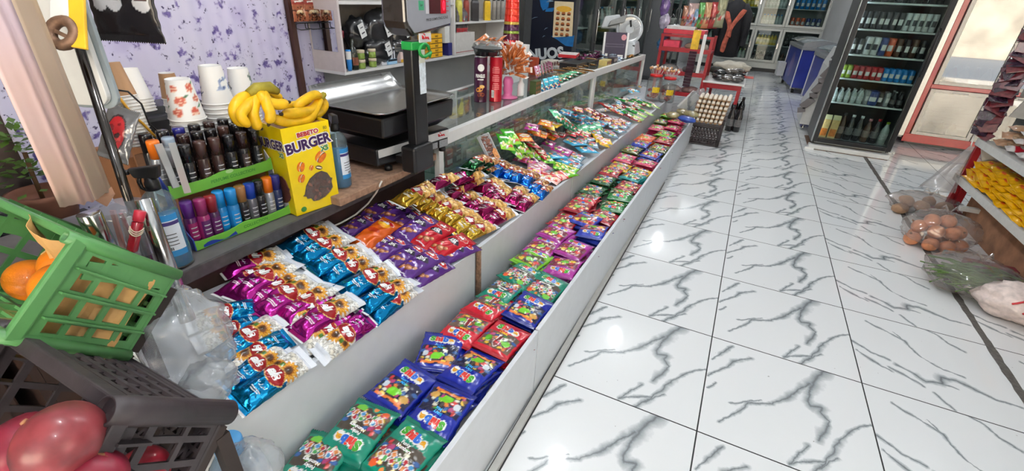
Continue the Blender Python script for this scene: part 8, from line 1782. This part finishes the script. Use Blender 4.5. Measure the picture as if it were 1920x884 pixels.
MB().box(.03, .07, SY1 + .001, SY1 + .04, 0, 1.9).build('red_post', gred, t); MB().box(.11, .13, SY0, SY1 - .1, 0.0, .27).build('kick_board', mat('raw_plywood', (150, 108, 80), .7, mott=.3, scale=12), t)
MB().box(-.16, .1, SY1 - .14, SY1 - .08, .0, .075).build('base_foot', maroon, t); MB().box(-.14, .1, 2.02, 2.09, .0, .08).build('base_foot', maroon, t); MB().box(-.0, .42, SY1 - .32, SY1 - .28, .15, .18).build('cross_bar', gw, t)
# hanging sachets on the post
for k in range(42):
    z = 1.45 - .0195 * k; o_ = (k % 2) * .012
    g = MB().quadhex([(-.08, -.02, -.04), (.04, -.02, -.04), (.04, -.008, -.04), (-.08, -.008, -.04)], [(-.085, -.004, .02), (.045, -.004, .02), (.045, .004, .02), (-.085, .004, .02)])
    tt = E('dark_sachet', f'dark red sachet on the strip hanging from the red shelf post, {nth(k)} from the top', 'sachet', TR(SX + .02 + o_, SY1 - .02 - .012 * (k % 3), z, RU(-.5, .3), RU(-.5, .5), -.4 + RU(-.4, .4)), 'dark sachets hanging on the post'); g.build('sachet_film', mat('maroon_sachet%d' % (k % 3), [(70, 26, 40), (50, 32, 48), (96, 36, 42)][k % 3], .22, coat=.8, mott=.4, scale=50), tt, bevel=.002)
# yellow packs on the low shelf
yp = pack_mesh(.13, .17, .02, lambda P: (P.C.__setitem__(slice(None), arr((226, 170, 8), .1)), P.blobs(-.045, .045, -.06, .02, 6, .010, .018, [(214, 120, 30), (240, 210, 60), (150, 80, 30)]), P.ell(0, .045, .03, .012, (206, 90, 30))), .012, 22, 28, 3).build('noodle_pack', FOIL); COL.objects.unlink(yp)
n = 0
for lv in range(5):
    for j in range(11):
        y = SY1 - .14 - .135 * j; inst(yp, TR(SX + .085 + .012 * lv + RU(-.01, .01), y + RU(-.015, .015) + .05 * (lv % 2), .345 + .030 * lv, RU(-.1, .1), -.12 + RU(-.1, .1), PI / 2 + RU(-.2, .2)), f'yellow noodle pack on the low gondola shelf, {ORD[lv]} layer up, {ORD[j]} from the red post', 'noodle pack', 'yellow noodle packs'); n += 1
rp = pack_mesh(.11, .18, .024, lambda P: (P.C.__setitem__(slice(None), arr((200, 196, 194), .1)), P.rect(-1, 1, -.03, .05, (164, 24, 40)), P.rect(-1, 1, -.07, -.03, (40, 50, 100)), P.ell(0, .01, .035, .018, (236, 232, 228))), .010, 20, 28, 6).build('snack_pack', FOIL); COL.objects.unlink(rp)
bp = pack_mesh(.12, .19, .026, lambda P: (P.C.__setitem__(slice(None), arr((168, 132, 104), .1)), P.blobs(-.05, .05, -.07, .07, 20, .008, .014, [(190, 160, 130), (140, 100, 76), (206, 180, 150)])), .010, 18, 26, 7).build('bean_bag', FILMP); COL.objects.unlink(bp)
lp = pack_mesh(.12, .19, .026, lambda P: (P.C.__setitem__(slice(None), arr((120, 90, 150), .1)), P.rect(-1, 1, -.02, .03, (176, 160, 190))), .010, 18, 26, 8).build('violet_pack', FILMP); COL.objects.unlink(lp)
for lv in range(3):
    for j in range(8):
        y = SY1 - .20 - .17 * j; k_ = 'rp' if j > 0 else 'bp'
        inst(rp if j > 0 else bp, TR(SX + .13 + .02 * lv, y, .632 + .052 * lv, 0, -.1 + RU(-.1, .1), PI / 2 + RU(-.25, .25)), (f'red, white and navy snack pack on the middle gondola shelf, {ORD[lv]} layer, {ORD[j - 1]} from the bean bags' if j > 0 else f'beige bean bag at the post end of the middle gondola shelf, {ORD[lv]} layer'), 'snack pack' if j else 'bean bag', 'packs on the middle gondola shelf')
        inst(lp if j > 1 else bp, TR(SX + .24 + .02 * lv, y, .992 + .052 * lv, 0, -.1, PI / 2 + RU(-.25, .25)), (f'violet pack on the upper gondola shelf, {ORD[lv]} layer, {ORD[j - 2]} along' if j > 1 else f'beige grain bag on the upper gondola shelf, {ORD[lv]} layer, {ORD[j]} from the post'), 'pack', 'packs on the upper gondola shelf')
for k in range(6): inst(bp, TR(SX + .30, SY1 - .3 - .15 * k, .70, .1, -.3, PI / 2), f'beige bean bag leaning at the back of the middle gondola shelf, {ORD[k]} from the post', 'bean bag', 'bean bags behind the snack packs')
# bags of vegetables on the floor
onm = mat('onion_skin', (208, 138, 98), .4, mott=.25, scale=26, coat=.2); pot_m = mat('potato_skin', (170, 136, 108), .7, mott=.2, scale=26, bump=.1)
def veg_bag(c, r, lb, seed, m=None):
    tt = crumpled('vegetable_bag', c, r, lb, m or glass_mat('veg_bag_film', (232, 228, 226), .11, .10), seed, (0, -.0, r[2]), .12, 'vegetable bag'); return tt
oc = at(1762, 478, z=0); oc = Vector((oc.x - .02, oc.y + .12, 0))
rs = random.Random(41); k = 0
for (dx, dy, z) in [(-.13, -.04, .045), (-.04, -.09, .045), (.05, -.08, .045), (.13, -.02, .045), (-.09, .05, .045), (.0, .02, .045), (.09, .07, .045), (-.11, -.0, .125), (-.03, -.05, .125), (.06, -.03, .125), (.11, .03, .12), (-.04, .05, .125), (.03, .03, .185), (-.06, -.0, .18)]:
    tt = E('onion', f'golden brown onion in the clear bag on the floor, {ORD[k]} counted up from the floor', 'onion', TR(oc.x + dx, oc.y + dy, z, rs.uniform(-1, 1), rs.uniform(-1, 1), rs.uniform(0, 6)), 'onions in the bag'); k += 1
    MB().ell((0, 0, 0), (.047, .047, .043), 18, 12, 0, None, lambda v: 1 + .25 * max(0, v.z - .85)).build('onion_bulb', onm, tt); MB().tube([(0, 0, .042), (0, 0, .052), (.003, 0, .058)], [.008, .005, .002], 8).build('neck', mat('onion_neck', (150, 104, 66), .7), tt)
veg_bag((oc.x, oc.y, .125), (.21, .17, .128), 'clear plastic bag of golden onions on the tiled floor by the shelf', 51)
pc_ = at(1728, 412, z=0)
for k in range(9):
    tt = E('potato', f'pale brown potato in the bag behind the onions, {ORD[k]} from the aisle', 'potato', TR(pc_.x - .14 + .05 * k * .8, pc_.y + .10 + .08 * (k % 3) - .05, .042 + .045 * (k % 2), 0, 0, rs.uniform(0, 3)), 'potatoes in the bag'); MB().ell((0, 0, 0), (.062, .045, .040), 16, 10, 0, None, lambda v, k=k: 1 + .12 * noise.noise(v * 1.5 + Vector((k, 0, 0)))).build('potato_skin', pot_m, tt)
veg_bag((pc_.x + .02, pc_.y + .12, .085), (.24, .17, .09), 'clear plastic bag of potatoes on the floor nearest the red post', 53)
gc_ = at(1800, 560, z=0); gb = mat('green_bean', (84, 116, 52), .5, mott=.25, scale=20); rs = random.Random(9)
gm_ = MB()
for k in range(90):
    a = rs.uniform(-.5, .7); x, y, z = rs.uniform(-.13, .13), rs.uniform(-.09, .11), .012 + .10 * rs.random(); L = rs.uniform(.07, .11); d = Vector((math.cos(a), math.sin(a), rs.uniform(-.25, .25)))
    gm_.tube([Vector((x, y, z + .008)) - d * L, Vector((x, y, z + .02)), Vector((x, y, z + .008)) + d * L], [.004, .006, .003], 6)
o = gm_.build('green_beans', gb, None, MT((gc_.x + .05, gc_.y + .1, .01))); tag(o, 'heap of thin green beans inside a clear bag on the floor', 'green beans', None, 'stuff')
for i in range(len(o.data.vertices)): 
    if o.data.vertices[i].co.z < -.008: o.data.vertices[i].co.z = -.008
veg_bag((gc_.x + .05, gc_.y + .12, .10), (.22, .20, .105), 'clear plastic bag of green beans on the tiled floor next to the onions', 57)
rc = at(1880, 590, z=0); rpm = mat('red_white_bag', (212, 196, 190), .45, coat=.3, mott=.25, scale=30)
tt = crumpled('printed_bag', (rc.x + .07, rc.y - .02, .095), (.22, .14, .10), 'white plastic bag with red print on the floor at the strip', rpm, 61, (0, 0, .11), .14)
g = MB(); 
for k in range(12):
    u = k / 12; a = -2.2 + 1.5 * u; el = .35 + .3 * math.sin(k * 2.1); pts = []
    for q in range(5):
        e2 = el + .09 * q; v = Vector((math.cos(a + .05 * q) * math.cos(e2), math.sin(a + .05 * q) * math.cos(e2), math.sin(e2))); kk = 1.012 + .14 * noise.noise(v * 2.3 + Vector((61, 61 * .7, 0))) + .14 * .6 * abs(noise.noise((v * 2.3 + Vector((61, 42.7, 0))) * 2.4)) + .03
        pts.append((v.x * .22 * kk, v.y * .14 * kk, v.z * .10 * kk))
    g.tube(pts, .005, 6)
g.build('red_print', mat('red_bag_print', (190, 50, 56), .4), tt)
hb = at(1775, 320, x=2.02); tt = E('hanging_bag', 'empty clear plastic bag hanging from the shelf corner above the potatoes', 'plastic bag', MT((hb.x + .02, SY1 + .0, .30)))
g = MB(); nu = 24; vs = []
for j in range(14):
    v = j / 13; z = .26 - .34 * v; rx = .015 + .085 * v ** 1.2; ry = .012 + .05 * v
    for i in range(nu):
        a = 2 * PI * i / nu; k = 1 + .18 * math.sin(5 * a + 3 * v) + .12 * noise.noise(Vector((math.cos(a) * 2, math.sin(a) * 2, v * 3))); vs.append((rx * k * math.cos(a) - .10 * v, ry * k * math.sin(a) - .07 - .05 * v, z))
g.add(vs, [(j * nu + i, j * nu + (i + 1) % nu, (j + 1) * nu + (i + 1) % nu, (j + 1) * nu + i) for j in range(13) for i in range(nu)], 0, True); g.build('bag_film', glass_mat('hang_film', (226, 224, 224), .20, .12), tt)
MB().tube([(0, -.045, .25), (.0, -.02, .30), (.0, -.004, .34)], .004, 8).build('tied_top', WHITE2, tt)
